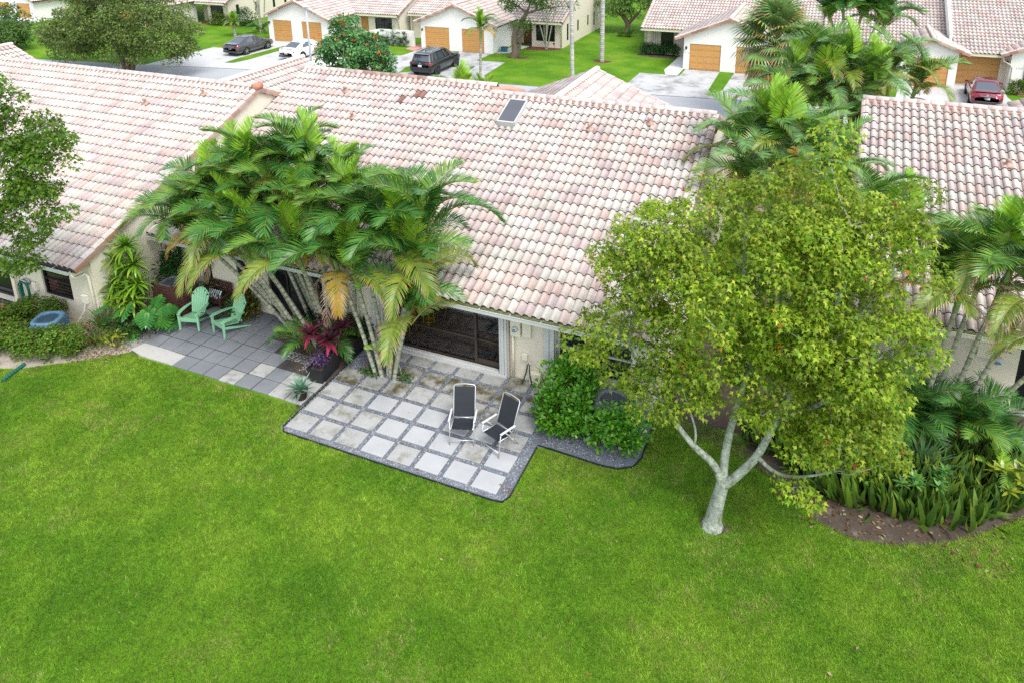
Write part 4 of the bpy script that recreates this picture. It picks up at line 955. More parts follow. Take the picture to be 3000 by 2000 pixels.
areca('young_areca_palm', 'dark low palm thicket at the foot of the leaning stems', (3.3, 18.4, 0), [((3.0, 18.5, 0), (2.9, 18.4, .9)), ((3.5, 18.4, 0), (3.7, 18.3, 1.0)), ((2.5, 18.6, 0), (2.3, 18.5, .8)), ((4.1, 18.5, 0), (4.3, 18.4, .7))],
      9, ['green', 'green', 'green', 'mid', 'green'], .72, 34, r0=.03, shaft=.5)
areca('young_areca_palm', 'yellow green palm seedlings beside the snake plants at the right edge', (4.6, 17.6, 0), [((4.6, 17.6, 0), (4.6, 17.5, .4))], 7, ['lime', 'mid', 'lime'], .5, 36, r0=.02, shaft=.3)
areca('areca_palm', 'tall mixed palms by the street with a hanging reddish dead sheath', (.3, 34, 0),
      [((.1, 34, 0), (0, 33.8, 5.0)), ((-.3, 34.2, 0), (-1.3, 34.2, 5.2)), ((.5, 34.3, 0), (.6, 34.5, 5.9)), ((.8, 34, 0), (1.7, 34.2, 5.4)), ((-.2, 33.6, 0), (-.9, 33.2, 3.9)), ((.6, 33.8, 0), (.9, 33.4, 4.1)), ((-.5, 34, 0), (-2.0, 34, 4.4)), ((0, 34.6, 0), (-.5, 35, 6.1))],
      13, MIX2, 1.12, 41, dead=3, deadp=.9, r0=.09, shaft=1.0)
areca('areca_palm', 'curved palms with arching tips left of the maroon sedan', (3, 38.5, 0),
      [((2.5, 38.5, 0), (2.4, 38.3, 5.3)), ((3, 38.3, 0), (3.6, 38.4, 4.5)), ((2.8, 38.8, 0), (1.9, 39, 4.6))], 9, [['mid', 'blue', 'mid', 'olive', 'yellow'], ['blue', 'mid', 'green', 'olive']], 1.15, 44, dead=1, r0=.09)
areca('areca_palm', 'dark palm grove with leaning stems in front of the far right roof', (1.2, 57, 0),
      [((.8, 57, 0), (.2, 57, 5.3)), ((1, 57.2, 0), (1.4, 57, 5.0)), ((1.3, 56.8, 0), (2.6, 56.7, 5.0)), ((1.5, 57, 0), (2.9, 57.4, 4.2)), ((.9, 57.4, 0), (-.6, 57.6, 4.6))], 10, [['green', 'green', 'green', 'mid']], 1.35, 47, r0=.10)
areca('areca_palm', 'palm whose frond tips peek over the main ridge near the black SUV', (-15.6, 29.5, 0), [((-15.6, 29.5, 0), (-15.5, 29.6, 4.3)), ((-15.2, 29.7, 0), (-14.7, 29.8, 4.0))], 8, ['lime', 'mid', 'lime', 'mid'], .95, 49)
areca('slender_palm', 'single slender palm with pale trunk at the kerb right of the black SUV', (-23.7, 48.4, 0), [((-23.7, 48.4, 0), (-23.55, 48.4, 4.2))], 15, ['lime', 'mid', 'mid', 'green', 'olive', 'yellow'], .72, 51, r0=.10, shaft=1.0)
areca('pygmy_date_palm', 'short stout date palm on the lawn behind the grey sedan', (-55.0, 57.1, 0), [((-55, 57.1, 0), (-55, 57.1, 1.35))], 18, ['lime', 'mid', 'olive', 'mid'], .62, 53, r0=.17, shaft=.1)
areca('slender_palm', 'cluster of thin grey palm stems left of the ochre garage', (-53.9, 59.6, 0),
      [((-53.7, 59.6, 0), (-55.6, 59.8, 7)), ((-53.8, 59.7, 0), (-54.8, 60, 7.4)), ((-53.9, 59.5, 0), (-53.9, 59.4, 7.2)), ((-54, 59.6, 0), (-53.2, 59.5, 7.5)), ((-53.7, 59.8, 0), (-52.6, 60, 7.2))], 8, ['green', 'mid'], 1.0, 55, r0=.07, skirt=14)
areca('slender_palm', 'fan of slim palm stems growing by the dark window of the far middle house', (-23.6, 61.4, 0),
      [((-23.5, 61.4, 0), (-25.4, 61.4, 5.6)), ((-23.6, 61.5, 0), (-24.2, 61.6, 6.2)), ((-23.5, 61.3, 0), (-23.3, 61.3, 6.4)), ((-23.4, 61.4, 0), (-22.0, 61.4, 6)), ((-23.6, 61.4, 0), (-22.6, 61.2, 6.3))], 7, ['green', 'mid'], .9, 57, r0=.055)
for (x, y, lab) in ((-17.64, 51.5, 'tall bare palm trunk nearer the street on the far lawn'), (-17.43, 58.25, 'tall bare palm trunk standing in a mulch ring on the far lawn')):
    t = thing('royal_palm', lab, 'palm', (x, y, 0), group='tall palms on the lawn')
    stem(t, (0, 0, 0), (-.35 if y < 55 else -.1, .1, 13.5), .20 if y > 55 else .15, .15, 1.6, .1, cols=((.42, .41, .37), (.36, .35, .31)))
    crown(t, Vector((-.3, .1, 13.6)), 10, ['mid', 'green', 'green'], 1.5, random.Random(int(y)))
# fan palm
def fan_mesh(pal, seed):
    r = random.Random(seed); mb = MB(); K = 26
    mb.tube([(0, 0, 0), (.5, 0, .14), (.95, 0, .18)], [.03, .02, .016], 4, col=(.25, .26, .06))
    for i in range(K):
        a = (i / (K - 1) - .5) * 4.6; l = .95 * (1 - .16 * abs(a) / 2.3) * r.uniform(.9, 1.05); d = Vector((cos(a), sin(a), .12 * cos(a * 2))); p = Vector((.95, 0, .18)); w = Vector((-sin(a), cos(a), 0)); vs = []
        for j, ww in enumerate((.015, .045, .03, .004)):
            vs += [p - w * ww, p + w * ww]; d = (d + Vector((0, 0, -(.10, .22, .55, 0)[j]))).normalized(); p = p + d * (l / 3)
        c = r.choice(pal); tip = r.choice(((.42, .28, .07), (.36, .26, .14), c))
        for j in range(3): mb.add(vs[2 * j:2 * j + 4], ((0, 1, 3, 2),), col=c if j < 2 else tip)
    return mb.mesh('fan_frond', FROND)
FAN = [fan_mesh([(.12, .26, .07), (.19, .33, .09), (.24, .36, .12)], i) for i in range(3)]; FAN_D = [fan_mesh([(.42, .27, .07), (.36, .22, .06), (.20, .20, .05)], 7 + i) for i in range(2)]
t = thing('fan_palm', 'big fan palm with hanging orange dead leaves before the panelled garage', 'palm', (-3.2, 46, 0))
stem(t, (0, 0, 0), (.05, 0, 4.7), .22, .2, 0, 0, cols=((.22, .19, .15), (.15, .12, .09)))
r_ = random.Random(4); az = 0.
for i in range(62):
    q = i / 61; az += 2.4; o = obj('fan_frond', r_.choice(FAN if q < .72 else FAN_D), t); o.location = (0, 0, 5.1 - .9 * q)
    o.rotation_euler = (Matrix.Rotation(az, 3, 'Z') @ Matrix.Rotation(-(1.35 - 2.35 * q + r_.uniform(-.12, .12)), 3, 'Y')).to_euler(); s_ = r_.uniform(1.35, 1.75); o.scale = (s_, s_, s_)

# ------------------------------------------------------------------ broadleaf foliage
TPL = {
    'oval': ([(0, 0, 0), (.5, .26, .06), (1, 0, -.08), (.5, -.26, .06)], [(0, 1, 2), (0, 2, 3)]),
    'maple': ([(0, 0, 0), (.36, .52, -.08), (.42, .2, .03), (1, 0, -.14), (.42, -.2, .03), (.36, -.52, -.08), (.2, .22, .02), (.2, -.22, .02)], [(0, 6, 7), (6, 1, 2), (6, 2, 4), (6, 4, 7), (7, 4, 5), (2, 3, 4)]),
    'obov': ([(0, 0, 0), (.45, .20, .03), (.82, .27, .04), (1, 0, 0), (.82, -.27, .04), (.45, -.20, .03)], [(0, 1, 5), (1, 2, 4), (1, 4, 5), (2, 3, 4)]),
    'strap': ([(0, .5, 0), (0, -.5, 0), (.4, .7, .10), (.4, -.7, .10), (.75, .5, .06), (.75, -.5, .06), (1, 0, -.06)], [(0, 1, 3), (0, 3, 2), (2, 3, 5), (2, 5, 4), (4, 5, 6)]),
}
def leaf_array(P, D, Nn, size, C, tpl, wid=1.0):
    v, f = TPL[tpl]; v = np.array(v, float) * (1, wid, 1); f = np.array(f)
    D = D / np.linalg.norm(D, axis=1, keepdims=True); Y = np.cross(Nn, D); Y /= np.linalg.norm(Y, axis=1, keepdims=True) + 1e-9; Z = np.cross(D, Y)
    V = P[:, None] + size[:, None, None] * (v[None, :, :1] * D[:, None] + v[None, :, 1:2] * Y[:, None] + v[None, :, 2:] * Z[:, None])
    F = f[None] + np.arange(len(P))[:, None, None] * len(v)
    return V.reshape(-1, 3), F.reshape(-1, 3), np.repeat(C, len(f), 0)
def rand_dirs(n):
    d = RNG.normal(size=(n, 3)); return d / np.linalg.norm(d, axis=1, keepdims=True)
def clumps_in(ells, n, shell=.55):
    """clump centres filling ellipsoids (cx,cy,cz,rx,ry,rz), favouring the outside"""
    E = np.array(ells, float); vol = np.prod(E[:, 3:], 1) ** .8; pick = RNG.choice(len(E), n, p=vol / vol.sum()); d = rand_dirs(n)
    rad = shell + (1 - shell) * RNG.random((n, 1)) ** .7; return E[pick, :3] + d * E[pick, 3:] * rad
def foliage(name, parent, centers, rads, per, size, pal, tpl, m=None, droop=.5, flat=.75, off=(0, 0, 0), wid=1., rare=None, upness=.6):
    N = len(centers) * per; c = np.repeat(np.array(centers), per, 0); rr = np.repeat(np.array(rads).reshape(-1), per)
    d = rand_dirs(N); d[:, 2] = np.abs(d[:, 2]) * np.where(RNG.random(N) < .72, 1, -1)
    P = c + d * (rr * (.45 + .55 * RNG.random(N) ** .6))[:, None] * (1, 1, flat)
    Nn = d * .5 + np.array((0, 0, upness)) + RNG.normal(size=(N, 3)) * .45
    D = d * (1, 1, .3) + RNG.normal(size=(N, 3)) * .5 + np.array((0, 0, -droop))
    pal = np.array(pal); k = RNG.integers(0, len(pal), N)
    tone = np.repeat(RNG.uniform(.78, 1.22, (len(centers), 1)), per, 0)      # each branch's own leaf tone
    C = pal[k] * tone * RNG.uniform(.8, 1.2, (N, 1))
    if rare:
        q = RNG.random(N) < rare[0]; C[q] = np.array(rare[1])[RNG.integers(0, len(rare[1]), q.sum())]
    V, F, C = leaf_array(P, D, Nn, size * RNG.uniform(.7, 1.25, N), C, tpl, wid)
    return obj(name, np_mesh(name, V - np.array(off), F, C, m or LEAF), parent, 'stuff')
def limbs(parent, skel, centers, r0, m, off, name='branches', rtip=.004, segs=5):
    """side branches from the skeleton to scattered hubs, then twigs from those to every leaf clump"""
    S = []
    for pts, ra, rb in skel:
        L = len(pts) - 1
        for i in range(L):
            for t in (0, .25, .5, .75): S.append((Vector(pts[i]).lerp(Vector(pts[i + 1]), t), i >= L * .3))
        S.append((Vector(pts[-1]), True))
    S = [p for p, ok in S if ok]; mb = MB(); C = [Vector(c) for c in centers]; H = []
    def near(c, pool): return min(pool, key=lambda p: (p - c).length + max(0, p.z - c.z) * 1.2)
    def arc(a, c, ra, rb):
        d = c - a; w = .13 * d.length; k = Vector((random.uniform(-w, w), random.uniform(-w, w), random.uniform(-.5, .6) * w))
        P = [a, a.lerp(c, .35) + k, a.lerp(c, .7) + k * .8, c]; mb.tube(P, [ra, ra * .8, (ra + rb) / 2, rb], segs); return P
    hubs = C[::7] if len(C) > 40 else []
    for c in sorted(hubs, key=lambda c: (near(c, S) - c).length):
        P = arc(near(c, S + H[:]), c, r0, r0 * .35)
        for i in range(3): H += [P[i].lerp(P[i + 1], t) for t in (.35, .8)]
    for c in C:
        if c in hubs: continue
        arc(near(c, H + S), c, r0 * .38, rtip)
    return part(name, mb, m, parent, True, world=True)
def trunk(parent, skel, m, off, segs=9):
    mb = MB()
    for pts, ra, rb in skel:
        P = [Vector(p) for p in pts]; n = len(P); Q = []
        for i in range(n - 1):      # smooth through the given points
            p0, p1, p2, p3 = P[max(i - 1, 0)], P[i], P[i + 1], P[min(i + 2, n - 1)]
            for t in (0, .25, .5, .75): Q.append(.5 * ((2 * p1) + (p2 - p0) * t + (2 * p0 - 5 * p1 + 4 * p2 - p3) * t * t + (3 * p1 - p0 - 3 * p2 + p3) * t ** 3))
        Q.append(P[-1]); mb.tube(Q, [ra + (rb - ra) * (i / (len(Q) - 1)) for i in range(len(Q))], segs)
    return part('trunk', mb, m, parent, True, world=True)

# the maple
LM = (-1.36, 13.9, 0)
t = thing('maple_tree', 'bushy yellow green maple with pale forked trunk on the front lawn', 'tree', LM)
sk = [([(-1.40, 13.88, -.05), (-1.385, 13.89, .12)], .27, .20), ([(-1.39, 13.89, .1), (-1.38, 13.9, .3), (-1.33, 13.9, .7), (-1.24, 13.95, 1.25)], .20, .13),
      ([(-1.26, 13.93, 1.1), (-1.45, 13.9, 1.6), (-1.9, 13.85, 2.0), (-2.3, 13.8, 2.5), (-2.9, 13.9, 3.3), (-3.6, 14.1, 4.3)], .095, .03),
      ([(-1.24, 13.93, 1.1), (-1.27, 14.0, 1.7), (-1.2, 14.1, 2.5), (-1.05, 14.2, 3.4), (-.95, 14.3, 4.2), (-1.2, 14.5, 5.6), (-1.3, 14.5, 7.2)], .105, .03),
      ([(-1.22, 13.93, 1.15), (-.95, 13.95, 1.5), (-.6, 14.0, 2.1), (-.3, 14.1, 3.0), (.1, 14.3, 4.2), (.6, 14.5, 5.9), (.9, 14.6, 7.4)], .11, .03),
      ([(-.62, 14.0, 2.05), (-.35, 13.85, 1.95), (-.05, 13.75, 1.95), (.35, 13.65, 2.15), (.8, 13.55, 2.5)], .05, .02), ([(-.3, 14.1, 3.0), (.6, 14.0, 3.8), (1.4, 14.0, 5)], .06, .02),
      ([(-1.9, 13.85, 2.0), (-1.9, 13.8, 2.5), (-2.2, 13.8, 3.4), (-2.5, 13.9, 4.6)], .03, .012), ([(-1.05, 14.2, 3.4), (-.6, 14.8, 4.8), (-.3, 15.4, 6.2)], .06, .02), ([(.1, 14.3, 4.2), (1.0, 15, 5.2), (1.6, 15.3, 6.2)], .05, .02)]
trunk(t, sk, BARK, LM)
ells = [(-1.4, 14.5, 5.7, 2.9, 2.0, 2.1), (.4, 14.6, 5.7, 1.9, 1.8, 2.3), (-3.4, 14.3, 4.1, 1.3, 1.2, .9), (1.0, 14.2, 3.6, 1.1, 1.2, 1.2), (-.2, 14.6, 7.2, 1.6, 1.3, 1.0), (1.4, 14.8, 7.0, .8, .8, 1.0), (-2.6, 14.4, 6.2, 1.0, 1.0, 1.2), (.7, 13.7, 2.6, .9, .6, .7), (-1.3, 14.1, 3.7, 1.7, 1.1, .8)]
cc = clumps_in(ells, 350, .5); cc = np.vstack((cc, [(.15, 14.6, 8.5), (.18, 14.6, 9.0), (.2, 14.6, 8.0), (1.75, 14.6, 8.1), (-4.2, 14.3, 3.6), (-4.6, 14.3, 3.3), (.1, 13.5, 1.9), (.5, 13.4, 1.8), (-2.7, 13.7, 3.0), (-3.0, 13.7, 2.8), (-2.5, 13.7, 2.75), (-3.4, 14, 3.0), (-3.8, 14.1, 3.1), (-2.3, 13.8, 3.1), (-3.2, 13.8, 3.3)]))
cc = cc[~((cc[:, 2] < 2.8) & (cc[:, 0] < -.5) & (cc[:, 0] > -2.25))]
limbs(t, sk, cc, .022, BARK, LM)
foliage('crown', t, cc, RNG.uniform(.24, .52, len(cc)), 185, .102, [(.18, .31, .014), (.23, .36, .018), (.13, .25, .014), (.30, .41, .025), (.24, .31, .03), (.38, .44, .04)], 'maple', off=LM, rare=(.0025, [(.6, .15, .03), (.6, .3, .03), (.5, .06, .05)]), droop=.6)
# tree at the left edge
LL = (-23.6, 11.2, 0)
t = thing('maple_tree', 'tree reaching in from the left edge with open leafy branches before the left roof', 'tree', LL)
sk = [([(-23.6, 11.2, 0), (-23.5, 11.3, 2), (-23.2, 11.5, 4)], .22, .15), ([(-23.2, 11.5, 3.6), (-22.3, 11.8, 5.0), (-21.2, 12.1, 6.2), (-19.6, 12.4, 7.4), (-18.4, 12.5, 7.9)], .10, .015), ([(-23.2, 11.5, 4), (-22.6, 11.8, 6.4), (-21.4, 12.1, 8.2), (-20.4, 12.2, 9)], .10, .02),
      ([(-23.3, 11.4, 3), (-22.2, 11.8, 4.2), (-21.0, 12.2, 4.9), (-19.7, 12.4, 5.6)], .08, .015), ([(-23.4, 11.3, 2.4), (-22.4, 11.8, 3), (-21.2, 12.2, 3.2)], .06, .015)]
trunk(t, sk, BARK, LL)
cc = clumps_in([(-20.4, 12.3, 8.4, 1.1, .8, .75), (-21.3, 12.2, 6.9, 1.2, .8, .9), (-19.7, 12.4, 7.2, 1.1, .7, .7), (-18.5, 12.4, 7.6, .5, .5, .45), (-20.0, 12.4, 5.9, .85, .6, .65), (-21.2, 12.3, 5.2, .8, .6, .7), (-21.1, 12.3, 3.8, .8, .6, .6), (-18.9, 12.4, 6.7, .5, .4, .4), (-19.3, 12.4, 5.6, .6, .4, .7), (-19.9, 12.4, 4.7, .6, .4, .5), (-20.8, 12.3, 4.4, .7, .5, .7), (-23, 11.6, 7, 1.4, 1.2, 1.6)], 165, .25)
limbs(t, sk, cc, .02, BARK, LL)
foliage('crown', t, cc, RNG.uniform(.26, .46, len(cc)), 95, .125, [(.08, .18, .012), (.11, .22, .015), (.16, .26, .02), (.07, .15, .012)], 'maple', off=LL, droop=.6)
# oak beyond the left roof
LO = (-51.6, 41.6, 0)
t = thing('oak_tree', 'broad dense oak beyond the left roof ridge with dark spreading trunks', 'tree', LO)
sk = [([(-51.9, 41.6, 0), (-52.3, 41.6, 1.6), (-53.6, 41.8, 3.0)], .22, .12), ([(-51.5, 41.6, 0), (-51.5, 41.6, 1.8), (-51.3, 41.8, 3.6)], .24, .12), ([(-51.2, 41.6, 0), (-50.6, 41.6, 1.5), (-49.6, 41.6, 2.8)], .18, .1), ([(-53.2, 41.8, 2.6), (-56, 42, 3)], .1, .04), ([(-49.8, 41.6, 2.6), (-47.2, 41.8, 3)], .1, .04)]
trunk(t, sk, BARK_D, LO)
cc = clumps_in([(-51.6, 42, 4.6, 5.0, 3.6, 2.8), (-56, 42, 3.2, 4.2, 3.2, 2.0), (-59, 42, 2.2, 2.6, 2, 1.4), (-47.8, 41.8, 3.4, 3.2, 2.6, 1.9), (-53, 42, 6.6, 4.6, 3, 1.8), (-46.4, 41.6, 2.5, 1.7, 1.5, 1.0), (-50, 40.6, 1.8, 1.6, 1, .6)], 330, .5)
limbs(t, sk, cc, .035, BARK_D, LO)
foliage('crown', t, cc, RNG.uniform(.55, .95, len(cc)), 150, .23, [(.13, .21, .045), (.17, .25, .055), (.20, .28, .07), (.09, .16, .04), (.25, .28, .09)], 'oval', off=LO, droop=.3, wid=.85)
# orange-flowering tree
LG = (-29.4, 40.4, 0)
t = thing('flowering_tree', 'round green tree dotted with orange flowers behind the main ridge', 'tree', LG)
sk = [([(-29.4, 40.4, 0), (-29.4, 40.5, 1.2), (-29.9, 40.6, 2.6)], .14, .08), ([(-29.4, 40.5, 1), (-28.5, 40.6, 2.4)], .1, .05), ([(-29.9, 40.6, 2.4), (-29.6, 40.8, 4.4)], .07, .03)]
trunk(t, sk, BARK, LG)
cc = clumps_in([(-29.4, 40.8, 3.0, 2.5, 2.0, 1.9), (-29.8, 40.9, 4.7, 1.1, 1.1, 1.2), (-27.8, 40.6, 2.4, 1.5, 1.3, 1.3), (-31.2, 40.8, 2.8, 1.0, 1.2, 1.3), (-27.0, 40.6, 3.4, .7, .6, .6)], 150, .5); limbs(t, sk, cc, .03, BARK, LG)
foliage('crown', t, cc, RNG.uniform(.36, .6, len(cc)), 100, .21, [(.10, .27, .07), (.14, .33, .10), (.20, .38, .15), (.07, .2, .05)], 'oval', off=LG, wid=1.1)
fc = cc[RNG.choice(len(cc), 60, False)] + RNG.normal(size=(60, 3)) * .16 + np.array((0, -.5, .35))
foliage('flowers', t, fc, np.full(60, .11), 16, .11, [(.75, .12, .02), (.8, .20, .03), (.65, .07, .02)], 'oval', off=LG, droop=0, upness=1.2)
LG2 = (-41.2, 58.0, 0)
t = thing('round_shrub', 'tall dark green shrub behind the orange flowering tree', 'shrub', (-32.4, 45.5, 0)); LG2 = (-32.4, 45.5, 0)
cc = clumps_in([(-32.4, 45.5, 2.4, 1.2, 1, 1.9)], 40, .4); mb = MB(); mb.tube([(-32.4, 45.5, 0), (-32.4, 45.5, 2)], .08, 6); part('trunk', mb, BARK_D, t, True, world=True)
foliage('crown', t, cc, np.full(40, .45), 60, .2, [(.02, .075, .025), (.03, .10, .03)], 'oval', off=LG2)
# gnarled tree by house B, far mango, trees behind
LN = (-24.7, 57.2, 0)
t = thing('gnarled_tree', 'old tree with twisted grey trunk on the far lawn by the garage side wall', 'tree', LN)
sk = [([(-24.85, 57.2, -.05), (-24.7, 57.2, .5), (-24.75, 57.2, 1.5), (-24.6, 57.2, 2.3), (-24.0, 57.2, 3.2), (-23.5, 57.1, 4.0)], .34, .14), ([(-24.6, 57.3, 0), (-24.3, 57.3, 1), (-24.2, 57.3, 1.8), (-23.6, 57.3, 2.6)], .16, .07), ([(-23.6, 57.1, 3.8), (-22, 57, 4.3), (-20.6, 57, 4.5)], .1, .03), ([(-23.6, 57.1, 3.9), (-24.8, 57, 4.6), (-26, 57, 4.8)], .1, .03), ([(-23.5, 57.1, 4), (-23, 57.3, 5.5)], .1, .03)]
trunk(t, sk, BARK_D, LN)
cc = clumps_in([(-24.2, 57, 4.9, 2.3, 1.6, .9), (-21.6, 57, 4.9, 2.2, 1.5, .7), (-23.9, 57.2, 2.9, 1.2, .8, .6), (-23, 57, 6.2, 3, 2.2, 1)], 90, .3); limbs(t, sk, cc, .04, BARK_D, LN)
foliage('crown', t, cc, RNG.uniform(.4, .7, len(cc)), 55, .2, [(.05, .14, .02), (.08, .19, .03), (.12, .22, .03)], 'oval', off=LN)
LF = (-18.9, 71.2, 0)
t = thing('mango_tree', 'dense light green tree with dark short trunk between the far houses', 'tree', LF)
sk = [([(-18.9, 71.2, 0), (-18.8, 71.2, 1.0), (-19.8, 71.2, 2.2)], .34, .16), ([(-18.8, 71.2, .9), (-17.6, 71.2, 2.2)], .22, .1)]; trunk(t, sk, BARK_D, LF)
cc = clumps_in([(-18.8, 71.4, 3.0, 3.2, 2.4, 1.7), (-16.6, 71.6, 3.4, 1.8, 1.6, 1.3), (-20.6, 71.4, 2.8, 1.8, 1.8, 1.2), (-18, 72, 4.6, 3, 2.4, 1.4)], 130, .45); limbs(t, sk, cc, .05, BARK_D, LF)
foliage('crown', t, cc, RNG.uniform(.5, .8, len(cc)), 60, .26, [(.13, .24, .05), (.18, .29, .07), (.10, .20, .04), (.22, .31, .09)], 'oval', off=LF, wid=.7, droop=.6)
for i, (x, y, rx, h, pal, lab) in enumerate(((-14.5, 80, 5, 6, [(.05, .12, .02), (.08, .16, .03)], 'dark green tree behind the light green mango'), (-27, 84, 6, 7, [(.05, .13, .02), (.07, .15, .03)], 'tree far behind the long side wall'),
        (-76, 47, 3.8, 3.6, [(.06, .17, .03), (.10, .21, .05), (.04, .12, .03)], 'bushy tree with red specks in the top left corner'), (-97, 62, 5, 7, [(.03, .10, .03), (.05, .13, .03)], 'dark tree left of the far left garages'), (-70.5, 44.5, 2.4, 2.6, [(.08, .17, .03), (.11, .20, .04)], 'low leafy bush left of the oak'))):
    t = thing('leafy_tree', lab, 'tree', (x, y, 0)); sk = [([(x, y, 0), (x, y, h * .4), (x + .3, y, h * .6)], .2, .1)]; trunk(t, sk, BARK_D, (x, y, 0))
    cc = clumps_in([(x, y, h * .55, rx, rx * .7, h * .45)], 80, .5); limbs(t, sk, cc, .04, BARK_D, (x, y, 0))
    foliage('crown', t, cc, RNG.uniform(.6, 1.0, len(cc)), 55, .27, pal, 'oval', off=(x, y, 0), rare=(.02, [(.6, .06, .03)]) if i == 2 else None)
# ------------------------------------------------------------------ shrubs
def shrub(name, label, loc, ells, n, rad, per, size, pal, tpl='oval', m=None, group=None, cat='shrub', rare=None, droop=.1, wid=1., shell=.5, stem_n=4):
    t = thing(name, label, cat, loc, group=group); cc = clumps_in(ells, n, shell); cc[:, 2] = np.maximum(cc[:, 2], rad * .55)
    mb = MB()
    for i in range(stem_n):
        c = cc[i]; mb.tube([(c[0] * .3 + loc[0] * .7, c[1] * .3 + loc[1] * .7, 0), tuple(c)], [.02, .008], 5)
    part('stem', mb, BARK_D, t, True, world=True)
    foliage('leaves', t, cc, np.full(n, rad), per, size, pal, tpl, m, droop, .8, loc, wid, rare, .7); return t
CLU = [(.08, .28, .015), (.13, .36, .02), (.06, .21, .012), (.21, .46, .03), (.10, .32, .02)]
shrub('clusia_hedge', 'glossy bright green hedge in the gravel bed right of the two sling chairs', (-5.2, 16, 0),
      [(-5.6, 16.2, .75, .75, .7, .75), (-5.1, 15.8, .6, .9, .6, .6), (-4.4, 15.25, .5, .9, .45, .5), (-3.8, 15.6, .55, .5, .6, .55), (-5.5, 16.75, 1.1, .55, .35, .75), (-5.75, 15.6, .5, .45, .5, .5), (-4.9, 15.45, .55, .6, .35, .5), (-4.5, 15.35, .75, .45, .3, .35), (-5.5, 15.25, .35, .5, .25, .3)], 170, .24, 46, .135, CLU, 'obov', GLOSSY, rare=(.012, [(.35, .48, .10), (.42, .5, .15)]), droop=-.35, cat='hedge')
HED = [(.09, .22, .018), (.13, .28, .022), (.06, .16, .014), (.18, .28, .03), (.17, .17, .03)]
def hedge_box(label, pts, w, h, loc, group='clipped hedge round the air conditioner'):
    t = thing('clipped_hedge', label, 'hedge', loc, group=group); C = []
    for a, b in zip(pts, pts[1:]):
        L = hypot(b[0] - a[0], b[1] - a[1]); n = int(L * w * h * 120)
        for i in range(n):
            s = RNG.random(); u = RNG.uniform(-.5, .5) * w; dx, dy = (b[0] - a[0]) / L, (b[1] - a[1]) / L
            C.append((a[0] + dx * L * s - dy * u, a[1] + dy * L * s + dx * u, RNG.uniform(.12, h - .08)))
    mb = MB()
    for c in C[:5]: mb.tube([(c[0], c[1], 0), c], .015, 5)
    part('stem', mb, BARK_D, t, True, world=True); foliage('leaves', t, np.array(C), np.full(len(C), .16), 44, .085, HED, 'oval', None, 0, 1, loc, 1.1, None, .8)
hedge_box('clipped hedge in front of the blue grey air conditioner', [(-24.1, 12.55), (-22.6, 12.45), (-21.0, 12.75), (-20.6, 13.3)], .85, .80, (-22.3, 12.6, 0))
hedge_box('clipped hedge behind the blue grey air conditioner', [(-24.1, 12.9), (-23.7, 13.7), (-22.6, 14.0)], .7, .85, (-23.5, 13.6, 0))
shrub('lady_palm', 'dark narrow leaved bamboo like plant behind the slatted screen', (-20.2, 16.85, 0), [(-20.2, 16.75, 1.0, .45, .3, .9)], 26, .25, 34, .26, [(.02, .085, .015), (.035, .12, .02), (.05, .15, .03)], 'oval', wid=.45)
shrub('croton', 'yellow green croton right of the small round table', (-16.9, 16.75, 0), [(-16.9, 16.75, .55, .35, .3, .5)], 14, .2, 20, .2, [(.12, .17, .02), (.28, .25, .03), (.07, .10, .02), (.2, .1, .03)], 'oval', wid=.7)
shrub('red_flower_shrub', 'small shrub with red flowers beside the clipped hedge', (-20.65, 13.65, 0), [(-20.65, 13.6, .35, .35, .3, .3)], 14, .16, 26, .075, [(.045, .11, .02), (.07, .14, .03)], rare=(.16, [(.5, .04, .04)]))
shrub('yellow_croton', 'yellow leaved croton at the edge of the sandy bed', (-19.7, 13.75, 0), [(-19.8, 13.8, .22, .4, .25, .2)], 10, .14, 16, .16, [(.38, .38, .02), (.2, .28, .02), (.09, .16, .02)], wid=.6)
shrub('low_groundcover', 'low leafy plants between the monstera and the hedge', (-20.0, 14.3, 0), [(-20.1, 14.4, .25, .8, .5, .25)], 26, .2, 24, .11, [(.03, .09, .015), (.06, .13, .02)])
shrub('low_groundcover', 'dark undergrowth behind the green chairs and bench', (-18.4, 16.9, 0), [(-18.9, 16.85, .4, 1.1, .22, .4), (-17.2, 16.6, .35, .6, .4, .35), (-19.4, 16.0, .3, .3, .8, .3)], 50, .24, 30, .13, [(.04, .12, .015), (.06, .16, .02), (.03, .09, .015)])
shrub('low_groundcover', 'leafy undergrowth at the foot of the slim palm stems', (-11.0, 15.8, 0), [(-11.5, 15.6, .10, .3, .25, .1), (-10.6, 15.7, .14, .35, .2, .12)], 14, .12, 20, .10, [(.04, .13, .02), (.08, .19, .03)], rare=(.03, [(.5, .2, .03)]))
shrub('undergrowth', 'dark shrubs under the big palm clump by the house wall', (-13.2, 16.9, 0), [(-13.4, 16.8, .5, 1.3, .35, .45)], 34, .28, 26, .16, [(.015, .055, .012), (.03, .085, .02)], stem_n=3)
for (x, y, rx, h, lab) in ((-61.6, 61.8, 1.4, 1.2, 'olive bush in front of the far left front door'), (-58.6, 62.6, 1.7, 1.6, 'dark rounded bush by the far left gable wall')):
    shrub('round_bush', lab, (x, y, 0), [(x, y, h * .55, rx, .8, h * .55)], 44, .4, 40, .17, [(.10, .17, .02), (.14, .20, .03)] if x < -60 else [(.025, .10, .025), (.04, .13, .03)], group='bushes by the far left house')
